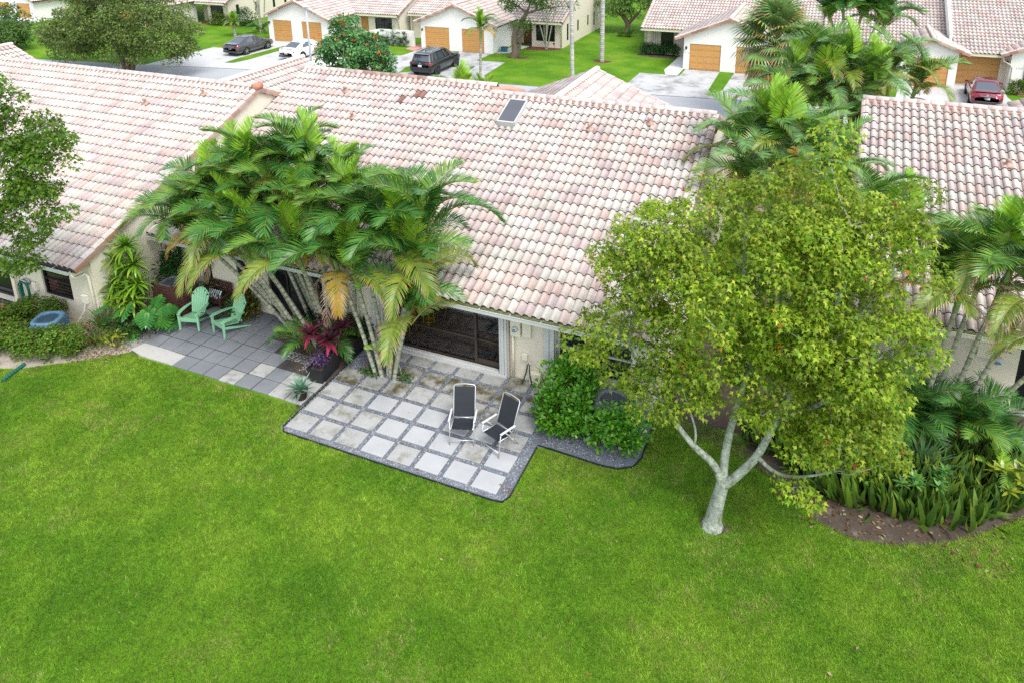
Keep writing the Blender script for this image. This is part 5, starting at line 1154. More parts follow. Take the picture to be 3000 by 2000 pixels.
for i, x in enumerate((-38.4, -37.85, -37.2, -36.6, -36.0)):
    h = (1.35, 1.4, 1.75, 1.35, 1.45)[i]
    shrub('cypress_shrub', ('small pointed cypress at the left end of the courtyard wall', 'second cypress from the left at the courtyard wall', 'tallest pointed cypress at the middle of the courtyard wall', 'fourth cypress from the left at the courtyard wall', 'wide cypress at the right end of the courtyard wall')[i], (x, 58.1, 0),
          [(x, 58.1, h * .3, .28, .25, h * .3), (x, 58.1, h * .7, .13, .12, h * .34)], 26, .12, 24, .14, [(.03, .11, .03), (.05, .15, .04)], wid=.4, droop=-.8, group='cypresses by the courtyard wall')
for i, x in enumerate((-14.9, -14.2, -13.6, -13.0, -12.35)):
    shrub('window_shrub', ('leafy shrub at the wall corner left of the shuttered window', 'leafy shrub second from the wall corner', 'leafy shrub under the left half of the shuttered window', 'leafy shrub under the right half of the shuttered window', 'small shrub at the right end of the window bed')[i], (x, 62.1, 0), [(x, 62.1, .55, .32, .3, .5)], 16, .22, 30, .14, [(.03, .11, .025), (.05, .15, .03)], group='shrubs under the shuttered window')
shrub('low_bush', 'low bush at the foot of the light green mango', (-18.3, 69.5, 0), [(-18.3, 69.5, .35, .9, .5, .35)], 20, .25, 30, .15, [(.07, .16, .02), (.10, .2, .03)])
hedge_box('square clipped hedge right of the maroon sedan', [(10.9, 57.6), (11.9, 57.6)], .5, 1.05, (11.4, 57.6, 0), 'hedges by the teal window')
hedge_box('clipped hedge under the teal window at the right edge', [(12.3, 57.9), (15, 58.1)], .6, .95, (13.5, 58, 0), 'hedges by the teal window')
# rosette and strap-leaved plants
def rosette(mb, c, n, l, w, cols, e0=1.3, e1=.1, bend=.9, r=random, segs=4, tip=.05, cup=0):
    """n strap leaves leaving c, the inner ones upright, each bending down"""
    c = Vector(c); az = r.uniform(0, 6)
    for i in range(n):
        q = i / max(1, n - 1); el = e0 + (e1 - e0) * q + r.uniform(-.12, .12); az += 2.4 + r.uniform(-.2, .2); L = l * r.uniform(.8, 1.1) * (.7 + .3 * min(1, q * 2 + .2)); p = c.copy(); vs = []; col = r.choice(cols)
        for j in range(segs + 1):
            u = j / segs; d = Vector((cos(az) * cos(el), sin(az) * cos(el), sin(el))); s = Vector((-sin(az), cos(az), 0)); ww = w * (sin(pi * min(1, .18 + u * .86)) ** .8 + tip * .2) / 2 if u < 1 else w * tip
            vs += [p - s * ww, p + s * ww]; p = p + d * (L / segs); el -= bend * (.3 + u) / segs
        for j in range(segs): mb.add(vs[2 * j:2 * j + 4], ((0, 1, 3, 2),), col=jit(col, .12))
r_ = random.Random(12)
t = thing('dracaena', 'tall corn plant with stacked heads of yellow green strap leaves at the gable wall', 'plant', (-20.6, 14.9, 0))
for (x, y, z, n) in ((-20.35, 15.2, 2.75, 34), (-20.15, 15.2, 2.1, 30), (-20.5, 15.1, 1.75, 26), (-20.95, 15.05, 1.35, 30), (-20.3, 15.0, 1.3, 26), (-21.1, 14.95, .9, 24), (-20.5, 14.9, .8, 22), (-20.0, 15.1, 1.5, 24), (-20.75, 15.1, 2.2, 26), (-20.1, 14.9, .95, 24), (-20.8, 14.9, 1.0, 24)):
    mb = MB(); mb.tube([(-20.6 - (x + 20.6) * .2, 15.1, 0), (x, y, z)], [.035, .025], 6); part('stem', mb, BARK_D, t, True, world=True)
    mb = MB(); rosette(mb, (x, y, z), int(n * 1.5), .66, .10, [(.16, .34, .02), (.22, .40, .025), (.10, .24, .02), (.30, .42, .04)], 1.3, -.5, 1.6, r_); part('leaf_head', mb, GLOSSY, t, world=True)
def monstera_leaf(seed):
    r = random.Random(seed); mb = MB(); c = r.choice([(.04, .18, .03), (.07, .24, .035), (.13, .32, .04)]); K = 8; lobes = [(.22, .20), (.02, .34), (.12, .42), (.30, .46), (.48, .42), (.64, .34), (.78, .24)]
    for sg in (-1, 1):
        for i, (x, y) in enumerate(lobes):
            a = .12 + .70 * i / len(lobes); b = a + .085
            mb.add([(a, 0, .03), (b, 0, .03), ((b + x * 1.0 + .10) / 1.6 + .06, sg * y * .75, -.02), (x + .20, sg * y, -.07), ((a + x) / 1.8 + .10, sg * y * .72, -.02)], ((0, 1, 2, 3, 4) if sg > 0 else (4, 3, 2, 1, 0),), col=jit(c, .1))
        mb.add([(.08, 0, .03), (.86, 0, 0), (.80, sg * .07, .0), (.15, sg * .13, .02)], ((0, 1, 2, 3) if sg > 0 else (3, 2, 1, 0),), col=jit((.10, .24, .04), .1))
    mb.add([(.80, -.09, 0), (1.02, 0, -.05), (.80, .09, 0)], ((0, 1, 2),), col=c); return mb.mesh('leaf', GLOSSY)
MON = [monstera_leaf(i) for i in range(5)]
t = thing('monstera', 'monstera with large split leaves left of the green chairs', 'plant', (-19.5, 15.2, 0))
for i in range(30):
    x, y, z = r_.uniform(-1.3, .75), r_.uniform(-.7, .5), r_.uniform(.25, 1.1)
    z = min(1.15, z + .25 * (y > 0)); az = atan2(y - .5, x) + r_.uniform(-.6, .6)
    o = obj('leaf', r_.choice(MON), t); o.location = (x, y, z); s_ = r_.uniform(.5, .75); o.scale = (s_, s_, s_); o.rotation_euler = (r_.uniform(-.25, .25), r_.uniform(.15, .7), az)
    mb = MB(); mb.tube([(x * .3, .1 + y * .3, 0), (x * .8, y * .8, z * .8), (x, y, z)], .012, 4, col=(.06, .15, .03)); part('leaf_stalk', mb, GLOSSY, t)
def one(name, label, cat, loc, mb, m, lname='leaves'):
    t = thing(name, label, cat, loc); part(lname, mb, m, t); return t
mb = MB(); rosette(mb, (0, 0, .1), 90, 1.15, .022, [(.12, .22, .03), (.17, .27, .05), (.22, .24, .06), (.08, .17, .03)], 1.45, .7, 2.2, r_, 5); one('fountain_grass', 'fountain of thin arching grass leaves left of the monstera', 'plant', (-20.75, 14.2, 0), mb, LEAF)
mb = MB(); rosette(mb, (0, 0, .1), 60, .8, .02, [(.12, .22, .03), (.2, .26, .05)], 1.3, .2, 2.4, r_, 5); one('fountain_grass', 'smaller grassy tuft tumbling from the hedge by the sandy bed', 'plant', (-20.35, 13.6, 0), mb, LEAF)
mb = MB(); rosette(mb, (0, 0, .45), 70, .95, .035, [(.10, .22, .09), (.14, .26, .12), (.07, .18, .05)], 1.45, .1, .5, r_, 3); one('spiky_dracaena', 'pale spiky plant rising from the snake plants', 'plant', (2.9, 17.1, 0), mb, LEAF)
mb = MB()
for k in range(9): rosette(mb, (r_.uniform(-.5, .5), r_.uniform(-.35, .35), r_.uniform(.5, .95)), 14, .22, .07, [(.10, .24, .04), (.16, .32, .05), (.06, .18, .05)], .9, -.1, .5, r_, 2)
one('schefflera', 'small leafy schefflera among the snake plants', 'plant', (2.9, 16.3, 0), mb, GLOSSY)
mb = MB()
for k in range(8): rosette(mb, (r_.uniform(-.4, .4), r_.uniform(-.3, .3), r_.uniform(.6, 1.1)), 12, .26, .08, [(.25, .34, .03), (.33, .38, .03), (.16, .26, .03)], .9, -.1, .5, r_, 2)
one('yellow_shrub', 'bright yellow green shrub at the right frame edge', 'plant', (4.7, 16.9, 0), mb, GLOSSY)
# snake plants: a thick stand of upright blades
n = 2600; E = [(1.7, 16.45, 1.5, .95), (2.9, 16.6, 1.5, .95), (3.9, 17.4, 1.1, .95), (.6, 16.75, .8, .7), (1.6, 17.5, 1.8, .9), (2.8, 17.8, 1.5, .8), (-.4, 17.1, .8, .5), (4.8, 18.3, .9, .9)]
Ea = np.array(E); pick = RNG.choice(len(E), n, p=(Ea[:, 2] * Ea[:, 3]) / (Ea[:, 2] * Ea[:, 3]).sum()); aa = RNG.uniform(0, 2 * pi, n); rr = np.sqrt(RNG.random(n))
cl = np.column_stack((Ea[pick, 0] + Ea[pick, 2] * rr * np.cos(aa), Ea[pick, 1] + Ea[pick, 3] * rr * np.sin(aa), np.zeros(n)))
out_ = cl - np.array((2.2, 16.8, 0)); out_ /= np.linalg.norm(out_, axis=1, keepdims=True)
D = np.array((0, 0, 1.)) + out_ * (RNG.random((n, 1)) * .38) + RNG.normal(size=(n, 3)) * (.17, .17, 0); edge = RNG.random(n) < .05; D[edge] = out_[edge] * 1.2 + np.array((0, -.3, .45))
V, F, C = leaf_array(cl, D, RNG.normal(size=(n, 3)) + np.array((.2, -1., .2)), RNG.uniform(.45, .9, n), np.array([(.065, .14, .018), (.095, .185, .02), (.13, .22, .022), (.045, .10, .015), (.20, .27, .03), (.27, .30, .04)])[RNG.choice(6, n, p=(.28, .28, .2, .14, .07, .03))] * RNG.uniform(.8, 1.2, (n, 1)), 'strap', .10)
t = thing('snake_plants', 'dense stand of dark upright snake plant blades in the curved bed', 'plants', (0, 0, 0), me=np_mesh('snake_plants', V, F, C, LEAF)); t['kind'] = 'stuff'
# dry leaf litter
def litter(name, n, boxes, size, cols, z=.03):
    B = np.array(boxes)[RNG.integers(0, len(boxes), n)]; P = np.column_stack((RNG.uniform(B[:, 0], B[:, 2]), RNG.uniform(B[:, 1], B[:, 3]), np.full(n, z)))
    V, F, C = leaf_array(P, RNG.normal(size=(n, 3)) * (1, 1, .15), np.array((0, 0, 1.)) + RNG.normal(size=(n, 3)) * .3, RNG.uniform(.6, 1.3, n) * size, np.array(cols)[RNG.integers(0, len(cols), n)] * RNG.uniform(.7, 1.2, (n, 1)), 'oval'); return obj(name, np_mesh(name, V, F, C, LEAF), None, 'stuff')
BR = [(.20, .09, .04), (.14, .07, .035), (.26, .14, .06), (.32, .22, .12)]
litter('fallen_leaves', 900, [(-12.2, 13, -11, 15.5), (-11.6, 14.2, -9.4, 15.9), (-12.3, 15, -9.5, 15.6), (-14.2, 14.8, -12.6, 15.6)], .05, BR, .03)
litter('fallen_leaves', 500, [(-21, 12.7, -19.2, 14), (-20.6, 13, -19.3, 13.7)], .07, BR + [(.4, .36, .3)], .02)
litter('fallen_leaves', 420, [(.2, 14.7, 4.5, 16), (-.2, 15.3, 1.2, 16.2)], .10, BR + [(.40, .36, .2)], .025)
litter('fallen_leaves', 22, [(-9, 9, 3, 13.5)], .09, [(.4, .16, .06), (.45, .36, .2), (.3, .12, .05)], .05)
# ------------------------------------------------------------------ the near lawn's grass blades
def in_poly(P, poly):
    x, y = P[:, 0], P[:, 1]; c = np.zeros(len(P), bool); n = len(poly); j = n - 1
    for i in range(n):
        (xi, yi), (xj, yj) = poly[i], poly[j]; c ^= ((yi > y) != (yj > y)) & (x < (xj - xi) * (y - yi) / (yj - yi + 1e-12) + xi); j = i
    return c
def vnoise(P, s, seed):
    r = np.random.default_rng(seed); G = r.random((64, 64)); q = P[:, :2] * s; i = np.floor(q).astype(int); f = q - i; f = f * f * (3 - 2 * f)
    g = lambda a, b: G[(i[:, 0] + a) % 64, (i[:, 1] + b) % 64]
    return (g(0, 0) * (1 - f[:, 0]) + g(1, 0) * f[:, 0]) * (1 - f[:, 1]) + (g(0, 1) * (1 - f[:, 0]) + g(1, 1) * f[:, 0]) * f[:, 1]
N = 640000
frame = [(-13.6, 4.6), (5.2, 12.2), (5.6, 16.8), (-1.5, 17.2), (-3.3, 17), (-12.4, 17), (-19.1, 14.2), (-22.6, 12.2), (-22.6, 11.1)]
lawn_ex = [[(-12.43, 18), (-12.43, 12.66), (-5.85, 12.66), (-5.85, 14.66), (-3.75, 14.66), (-3.32, 15.1), (-3.32, 18)], [(-25, 18), (-25, 11.3), (-22.6, 11.45), (-22.04, 11.65), (-21.46, 11.88), (-20.95, 12.3), (-20.13, 12.85), (-19.5, 13.4), (-19.1, 13.78), (-18.6, 13.68), (-12.4, 13.62), (-12.4, 18)],
           [(-1.6, 18), (-.9, 16.4), (-.1, 15.7), (.2, 15.45), (.65, 14.95), (1.46, 14.7), (2.3, 14.9), (3.2, 15.3), (4.2, 16.1), (5.0, 16.85), (6.5, 18.3)]]
P = np.column_stack((RNG.uniform(-22.6, 5.6, N * 2), RNG.uniform(4.6, 17.2, N * 2), np.zeros(N * 2))); k = in_poly(P, frame)
for e in lawn_ex: k &= ~in_poly(P, e)
k &= np.hypot(P[:, 0] + 1.38, P[:, 1] - 13.88) > .2 + .2 * RNG.random(len(P))
P = P[k][:N]; n = len(P)
a = vnoise(P, .55, 1) * .6 + vnoise(P, 1.9, 2) * .4; b = vnoise(P, 5, 3); dry = vnoise(P, .8, 4) * .5 + vnoise(P, 3.3, 5) * .5
pal = np.array([(.085, .20, .014), (.135, .275, .02), (.20, .335, .028), (.265, .385, .04)])
for (dx_, dy_, rr_, am_) in ((-5.3, 12.45, .6, .3), (-1.0, 13.2, .8, .22), (.1, 14.2, .7, .2), (1.6, 14.3, .9, .2), (-4.6, 14.4, .6, .25), (-3.2, 14.3, .7, .2), (3.2, 14.9, .8, .25), (-12.9, 13.3, .5, .2), (-16, 13.4, .8, .15), (-19.6, 12.8, .9, .2)): dry = dry + am_ * np.exp(-((P[:, 0] - dx_) ** 2 + (P[:, 1] - dy_) ** 2) / rr_ ** 2); C = np.zeros((n, 3)); ai = np.clip(a * 4.2 - .6 + RNG.normal(size=n) * .55, 0, 2.999); i0 = ai.astype(int); C = pal[i0] + (pal[i0 + 1] - pal[i0]) * (ai - i0)[:, None]
q = (RNG.random(n) < np.clip((dry - .62) * 1.6, .012, .3)); C[q] = np.array([(.36, .31, .10), (.28, .27, .09), (.42, .36, .16)])[RNG.integers(0, 3, q.sum())]
C *= (RNG.uniform(.7, 1.3, (n, 1))) * (.78 + .44 * b[:, None]) * (.72 + .56 * vnoise(P, 13, 7)[:, None])
az = RNG.uniform(0, 2 * pi, n); h = RNG.uniform(.025, .06, n) * (.7 + .6 * b); w = RNG.uniform(.004, .008, n); lean = RNG.normal(size=(n, 2)) * .035
s = np.column_stack((np.cos(az), np.sin(az), np.zeros(n))) * w[:, None]
V = np.stack((P - s, P + s, P + np.column_stack((lean, h))), 1).reshape(-1, 3)
obj('grass', np_mesh('grass', V, np.arange(3 * n).reshape(-1, 3), C, mat('grass_blade', (1, 1, 1), .6, .1, 2, 0, attr=True, spec=.2, trans=.3)), None, 'stuff')

# ================================================================== garden furniture and small things
GREEN_P = mat('mint_green_resin', (.25, .52, .30), .45, .05, 3, .03, 30, stain=(4, .62, .85, (.20, .45, .27)))
def adirondack(label, loc, rz):
    t = thing('adirondack_chair', label, 'chair', loc, rz, 'green resin chairs'); m = GREEN_P; mb = MB()
    for k in range(5):      # seat slats, falling to the back
        y = -.30 + .115 * k; mb.box((0, y, .40 - .028 * k), (.50, .103, .022), rx=-.24, bev=.004)
    part('seat', mb, m, t)
    mb = MB(); mb.box((0, -.365, .365), (.56, .03, .13), rx=.1); mb.box((0, .30, .30), (.5, .03, .07)); part('seat_apron', mb, m, t)
    tilt = .42; N = 7
    for k in range(N):      # fanned back slats under a round top
        u = (k - (N - 1) / 2) / ((N - 1) / 2); h = .80 - .24 * u * u; mb = MB(); b = Vector((u * .20, .22, .30)); tp = Vector((u * .27, .22 + h * sin(tilt) + .02, .30 + h * cos(tilt)))
        s0, s1 = .029, .040; fw = Vector((0, -.018, .008)); vs = []
        for p, s in ((b, s0), (b.lerp(tp, .6), (s0 + s1) / 2 * 1.08), (b.lerp(tp, .94), s1), (tp, s1 * .6)): vs += [p + Vector((-s, 0, 0)) + fw, p + Vector((s, 0, 0)) + fw, p + Vector((s, 0, 0)) - fw, p + Vector((-s, 0, 0)) - fw]
        for q in (0, 4, 8): mb.add(vs[q:q + 8], ((0, 1, 5, 4), (1, 2, 6, 5), (2, 3, 7, 6), (3, 0, 4, 7)))
        mb.add(vs[12:16], ((0, 1, 2, 3),)); part('back_slat', mb, m, t)
    mb = MB(); pts = []
    for k in range(13):
        u = -1 + 2 * k / 12; h = .80 - .24 * u * u + .005; pts.append((u * .30, .22 + h * sin(tilt) + .03, .30 + h * cos(tilt)))
    mb.tube(pts, .022, 6); mb.box((0, .36, .52), (.46, .025, .05), rx=.42); mb.box((0, .52, .86), (.58, .025, .05), rx=.42); part('back_frame', mb, m, t, True)
    for s in (-1, 1):
        mb = MB(); P = [(s * .30, -.44, .575), (s * .33, -.30, .59), (s * .335, .0, .585), (s * .31, .25, .57), (s * .27, .42, .56)]; W = [.045, .068, .06, .045, .03]
        for (p, w), (q, v) in zip(zip(P, W), zip(P[1:], W[1:])):
            mb.add([(p[0] - w, p[1], p[2] - .012), (p[0] + w, p[1], p[2] - .012), (q[0] + v, q[1], q[2] - .012), (q[0] - v, q[1], q[2] - .012), (p[0] - w, p[1], p[2] + .014), (p[0] + w, p[1], p[2] + .014), (q[0] + v, q[1], q[2] + .014), (q[0] - v, q[1], q[2] + .014)], ((4, 5, 6, 7), (3, 2, 1, 0), (0, 1, 5, 4), (1, 2, 6, 5), (2, 3, 7, 6), (3, 0, 4, 7)))
        part('armrest', mb, m, t)
        mb = MB(); mb.add([(s * .325 - .04, -.40, .575), (s * .325 + .04, -.40, .575), (s * .325 + .028, -.40, 0), (s * .325 - .028, -.40, 0), (s * .325 - .04, -.33, .575), (s * .325 + .04, -.33, .575), (s * .325 + .028, -.36, 0), (s * .325 - .028, -.36, 0)], ((0, 1, 2, 3), (7, 6, 5, 4), (0, 4, 5, 1), (1, 5, 6, 2), (2, 6, 7, 3), (3, 7, 4, 0))); part('leg', mb, m, t)
        mb = MB(); mb.add([(s * .26 - .02, -.38, .38), (s * .26 + .02, -.38, .38), (s * .26 + .02, .62, .0), (s * .26 - .02, .62, .0), (s * .26 - .02, -.36, .28), (s * .26 + .02, -.36, .28), (s * .26 + .02, .50, .0), (s * .26 - .02, .50, .0)], ((0, 1, 2, 3), (7, 6, 5, 4), (0, 4, 5, 1), (1, 5, 6, 2), (2, 6, 7, 3), (3, 7, 4, 0))); part('leg', mb, m, t)
adirondack('green slatted adirondack chair nearer the monstera, facing straight to the lawn', (-18.32, 15.70, .05), radians(15))
adirondack('green slatted adirondack chair nearer the palm stems, right of the round table', (-17.02, 15.84, .05), radians(-16))
SILVER = mat('silver_tube', (.55, .56, .57), .35, .05, 3, 0, metal=.6)
MESHF = mat('black_sling_mesh', (.018, .021, .026), .7, .1, 4, .15, 80)
PLAST = mat('grey_white_armrest', (.62, .63, .64), .5)
def sling_chair(label, loc, rz):
    t = thing('sling_chair', label, 'chair', loc, rz, 'black and silver folding chairs'); w = .28
    def sheet_(name, pts, half):
        mb = MB()
        for a, b in zip(pts, pts[1:]): mb.add([(-half, a[0], a[1]), (half, a[0], a[1]), (half, b[0], b[1]), (-half, b[0], b[1]), (-half, a[0], a[1] - .006), (half, a[0], a[1] - .006), (half, b[0], b[1] - .006), (-half, b[0], b[1] - .006)], ((0, 1, 2, 3), (7, 6, 5, 4)))
        return part(name, mb, MESHF, t, True)
    seat = [(-.30, .445), (-.15, .425), (0, .405), (.15, .41)]; back = [(.20, .46), (.26, .62), (.33, .82), (.41, 1.02), (.47, 1.15)]
    sheet_('seat', seat, w - .015); sheet_('backrest', back, w - .015)
    for s in (-1, 1):
        mb = MB(); mb.tube([(s * w, -.31, .445), (s * w, 0, .405), (s * w, .17, .41)], .014, 6); part('seat_frame', mb, SILVER, t, True)
        mb = MB(); mb.tube([(s * (w + .035), .36, .0), (s * (w + .035), .16, .30), (s * (w + .035), -.12, .62)], .015, 6); part('leg', mb, SILVER, t, True)
        mb = MB(); mb.tube([(s * (w + .03), -.36, .0), (s * (w + .03), -.30, .35), (s * (w + .03), -.26, .62)], .015, 6); part('leg', mb, SILVER, t, True)
        mb = MB(); mb.box((s * (w + .045), -.02, .645), (.05, .52, .03), rx=-.06, bev=.008); part('armrest', mb, PLAST, t)
    mb = MB(); mb.tube([(-w, .17, .42), (-w, .26, .62), (-w, .33, .82), (-w, .48, 1.17), (-w + .05, .495, 1.20), (0, .50, 1.215), (w - .05, .495, 1.20), (w, .48, 1.17), (w, .33, .82), (w, .26, .62), (w, .17, .42)], .016, 6); part('back_frame', mb, SILVER, t, True)
    mb = MB(); mb.tube([(-w - .03, -.335, .14), (w + .03, -.335, .14)], .013, 6); mb.tube([(-w - .03, .30, .10), (w + .03, .30, .10)], .013, 6); mb.tube([(-w, .18, .43), (w, .18, .43)], .013, 6); part('crossbar', mb, SILVER, t, True)
sling_chair('black sling folding chair on the left of the pair, turned slightly to the right', (-7.78, 14.32, .05), radians(19))
sling_chair('black sling folding chair on the right of the pair, beside the glossy hedge', (-6.78, 14.36, .05), radians(-20))
IRON = mat('grey_mesh_table', (.13, .15, .16), .5, .1, 4, .2, 60)
t = thing('side_table', 'small round grey metal table between the green chairs', 'table', (-17.75, 15.97, .05))
mb = MB(); mb.lathe([(.0, .48), (.225, .48), (.235, .47), (.235, .46), (0, .455)], 24); part('tabletop', mb, IRON, t, True)
for k in range(3):
    a = 2.1 * k + .4; mb = MB(); mb.tube([(.17 * cos(a), .17 * sin(a), .46), (.05 * cos(a), .05 * sin(a), .24), (.2 * cos(a), .2 * sin(a), 0)], .011, 6); part('leg', mb, BLACKM, t, True)
DWOOD = mat('dark_brown_wood', (.075, .03, .022), .6, .2, 5, .25, 20)
t = thing('garden_bench', 'dark brown slatted bench against the wall behind the green chairs', 'bench', (-18.5, 16.72, 0), radians(-2))
mb = MB()
for k in range(5): s_ = MB(); s_.box((0, -.22 + .11 * k, .44), (1.15, .09, .025)); part('seat_slat', s_, DWOOD, t)
for k in range(4): s_ = MB(); s_.box((0, .27 + .02 * k, .56 + .11 * k), (1.1, .022, .085), rx=.15); part('back_slat', s_, DWOOD, t)
for s in (-1, 1):
    for y, h in ((-.25, .62), (.27, .92)): mb = MB(); mb.box((s * .57, y, h / 2), (.06, .06, h)); part('leg', mb, DWOOD, t)
    mb = MB(); mb.box((s * .57, 0, .63), (.07, .6, .03)); part('armrest', mb, DWOOD, t)
CUSH = [mat('white_canvas', (.72, .72, .70), .9), mat('navy_canvas', (.02, .03, .07), .9)]
t = thing('cushion', 'navy and white striped cushion on the brown bench', 'cushion', (-18.40, 16.72, .57), 0)
mb = MB(); n = 14
for i in range(n):
    u0, u1 = i / n, (i + 1) / n; f = lambda u: .07 * (1 - (2 * u - 1) ** 4) + .012
    for j in range(4):
        v0, v1 = j / 4, (j + 1) / 4; g = lambda v: (1 - (2 * v - 1) ** 4) ** .5
        for sg in (-1, 1): mb.quad(*[((u - .5) * .58, sg * f(u) * g(v) + (v - .5) * .12, (v - .5) * .30) for u, v in ((u0, v0), (u1, v0), (u1, v1), (u0, v1))], m=i % 2)
part('cover', mb, CUSH, t)
# slatted screen and the three air conditioners
t = thing('slatted_screen', 'dark brown slatted wooden screen around an air conditioner by the wall', 'screen', (-19.2, 15.75, 0))
A, B, C_ = Vector((-19.98, 15.66, 0)), Vector((-19.21, 15.72, 0)), Vector((-19.02, 16.5, 0))
for a, b in ((A, B), (B, C_)):
    d = b - a; rz = atan2(d.y, d.x)
    for k in range(11):
        s_ = MB(); m_ = (a + b) / 2; s_.box((m_.x, m_.y, .12 + .103 * k), (d.length, .022, .075), rz=rz); part('slat', s_, DWOOD, t, world=True)
for p in (A, B, C_): s_ = MB(); s_.box((p.x, p.y - .005, .62), (.075, .075, 1.24)); part('post', s_, DWOOD, t, world=True)
def ac_unit(label, loc, rz, size, h, m, rim=None, group='outdoor air conditioners'):
    t = thing('air_conditioner', label, 'air conditioner', loc, rz, group); w = size
    mb = MB(); mb.box((0, 0, h / 2 - .02), (w, w, h - .04), bev=.05); part('casing', mb, m, t)
    n = 9
    for k in range(n):
        s_ = MB()
        for sx, sy, lx, ly in ((0, -1, w * .9, .012), (-1, 0, .012, w * .9), (1, 0, .012, w * .9)): s_.box((sx * (w / 2 + .004), sy * (w / 2 + .004), .10 + (h - .24) * k / (n - 1)), (lx, ly, .022))
        part('louvre', s_, m, t)
    mb = MB(); K = 20; R0 = w * .5; vs = []
    for (s0, z, sq) in ((1.02, h - .05, 1), (1.04, h + .005, 1), (.98, h + .05, 1), (.80, h + .05, .6), (.78, h - .10, .5)):
        for k in range(K):
            a = 2 * pi * k / K; c, s = cos(a), sin(a); q = (abs(c) ** 5 + abs(s) ** 5) ** (-1 / 5); rr = R0 * s0 * (sq * q + (1 - sq)); vs.append((rr * c, rr * s, z))
    mb.add(vs, [(r * K + k, r * K + (k + 1) % K, (r + 1) * K + (k + 1) % K, (r + 1) * K + k) for r in range(4) for k in range(K)]); part('top_rim', mb, rim or m, t, True)
    mb = MB(); mb.lathe([(0, h - .13), (R0 * .8, h - .13), (R0 * .8, h - .15), (0, h - .15)], 20); part('fan_well', mb, BLACKM, t)
    mb = MB()
    for k in range(4): a = k * pi / 2 + .4; mb.box((R0 * .36 * cos(a), R0 * .36 * sin(a), h - .09), (R0 * .6, R0 * .30, .012), rz=a, rx=.35)
    mb.lathe([(.0, h - .05), (.07, h - .05), (.09, h - .12), (0, h - .12)], 12); part('fan', mb, mat('pale_fan_blade', (.42, .46, .48), .4), t)
    mb = MB()
    for k in range(10): mb.box((0, -R0 * .72 + R0 * 1.44 * k / 9, h + .02), (2 * sqrt(max(.01, (R0 * .78) ** 2 - (R0 * (-.72 + 1.44 * k / 9)) ** 2)), .007, .007))
    part('grille', mb, BLACKM, t)
ac_unit('blue grey air conditioner inside the clipped hedge', (-21.93, 13.27, 0), radians(24), .80, .80, mat('blue_grey_plastic', (.06, .12, .18), .5, .1, 3), mat('blue_grey_rim', (.10, .20, .29), .45))
ac_unit('grey air conditioner inside the slatted wooden screen', (-19.58, 16.1, .0), 0, .72, 1.12, mat('dark_grey_casing', (.10, .12, .13), .5))
ac_unit('grey air conditioner half buried in the glossy hedge', (-4.32, 16.0, 0), radians(-5), .78, .95, mat('mid_grey_casing', (.13, .14, .155), .5))
# planters
TROUGH = mat('black_planter', (.015, .016, .018), .5, .1, 3)
def trough(label, loc, rz, l=1.0):
    t = thing('trough_planter', label, 'planter', loc, rz, 'black trough planters'); mb = MB(); a, b, h = .20, .26, .46
    vs = [(sx * a, sy * (l / 2 - .06), 0) for sx, sy in ((-1, -1), (1, -1), (1, 1), (-1, 1))] + [(sx * b, sy * l / 2, h) for sx, sy in ((-1, -1), (1, -1), (1, 1), (-1, 1))] + [(sx * (b - .03), sy * (l / 2 - .03), h) for sx, sy in ((-1, -1), (1, -1), (1, 1), (-1, 1))] + [(sx * (b - .03), sy * (l / 2 - .03), h - .08) for sx, sy in ((-1, -1), (1, -1), (1, 1), (-1, 1))]
    mb.add(vs, [(3, 2, 1, 0)] + [(r + i, r + (i + 1) % 4, r + 4 + (i + 1) % 4, r + 4 + i) for r in (0, 4, 8) for i in range(4)]); part('pot', mb, TROUGH, t)
    mb = MB(); mb.box((0, 0, h - .10), (b * 2 - .07, l - .07, .04)); part('soil', mb, MULCH, t)
trough('black tapered trough planter at the lawn end, holding red cordyline and purple plants', (-12.74, 15.12, .05), radians(4))
trough('black trough planter farther back against the palm clump', (-12.66, 16.4, .03), radians(2))
shrub('purple_plant', 'small purple leaved plant in the front trough planter', (-12.75, 14.95, .5), [(-12.75, 15.0, .62, .25, .38, .16)], 18, .14, 22, .085, [(.09, .05, .13), (.13, .07, .17), (.06, .045, .09)], shell=.3, cat='plant')
t = thing('cordyline', 'red leaved cordyline with pink lower leaves above the trough planter', 'plant', (-12.75, 15.15, .45))
for (x, y, z, pk) in ((-.02, .3, 1.15, 0), (-.42, .0, .78, 1), (.22, .05, .72, 1), (.05, .45, .6, 0), (.35, .5, .9, 0)):
    mb = MB(); mb.tube([(x * .25, y * .3, -.05), (x * .7, y * .8, z * .6), (x, y, z)], .014, 5); part('stem', mb, BARK_D, t, True)
    mb = MB(); rosette(mb, (x, y, z), 20, .46, .115, [(.10, .035, .045), (.14, .03, .05), (.075, .04, .04), (.20, .03, .07)], 1.35, .1, 1.0, r_)
    if pk: rosette(mb, (x, y, z - .04), 7, .44, .11, [(.36, .02, .08), (.44, .03, .11), (.30, .03, .06)], .1, -.6, .9, r_)
    part('leaf_head', mb, LEAF, t)
def pot(t, r0, r1, h, m):
    mb = MB(); mb.lathe([(r0, 0), (r1, h - .03), (r1 + .012, h - .03), (r1 + .012, h), (r1 - .02, h), (r1 - .03, h - .04), (0, h - .04)], 18); part('pot', mb, m, t, True)
t = thing('potted_agave', 'grey green agave in a brown plastic pot at the corner of the small patio', 'plant', (-12.66, 13.95, .05))
pot(t, .13, .19, .30, mat('brown_plastic_pot', (.07, .035, .04), .5)); mb = MB(); rosette(mb, (0, 0, .28), 30, .50, .075, [(.17, .33, .22), (.22, .38, .26), (.13, .27, .17)], 1.4, .0, .3, r_, 4); part('leaves', mb, LEAF, t)
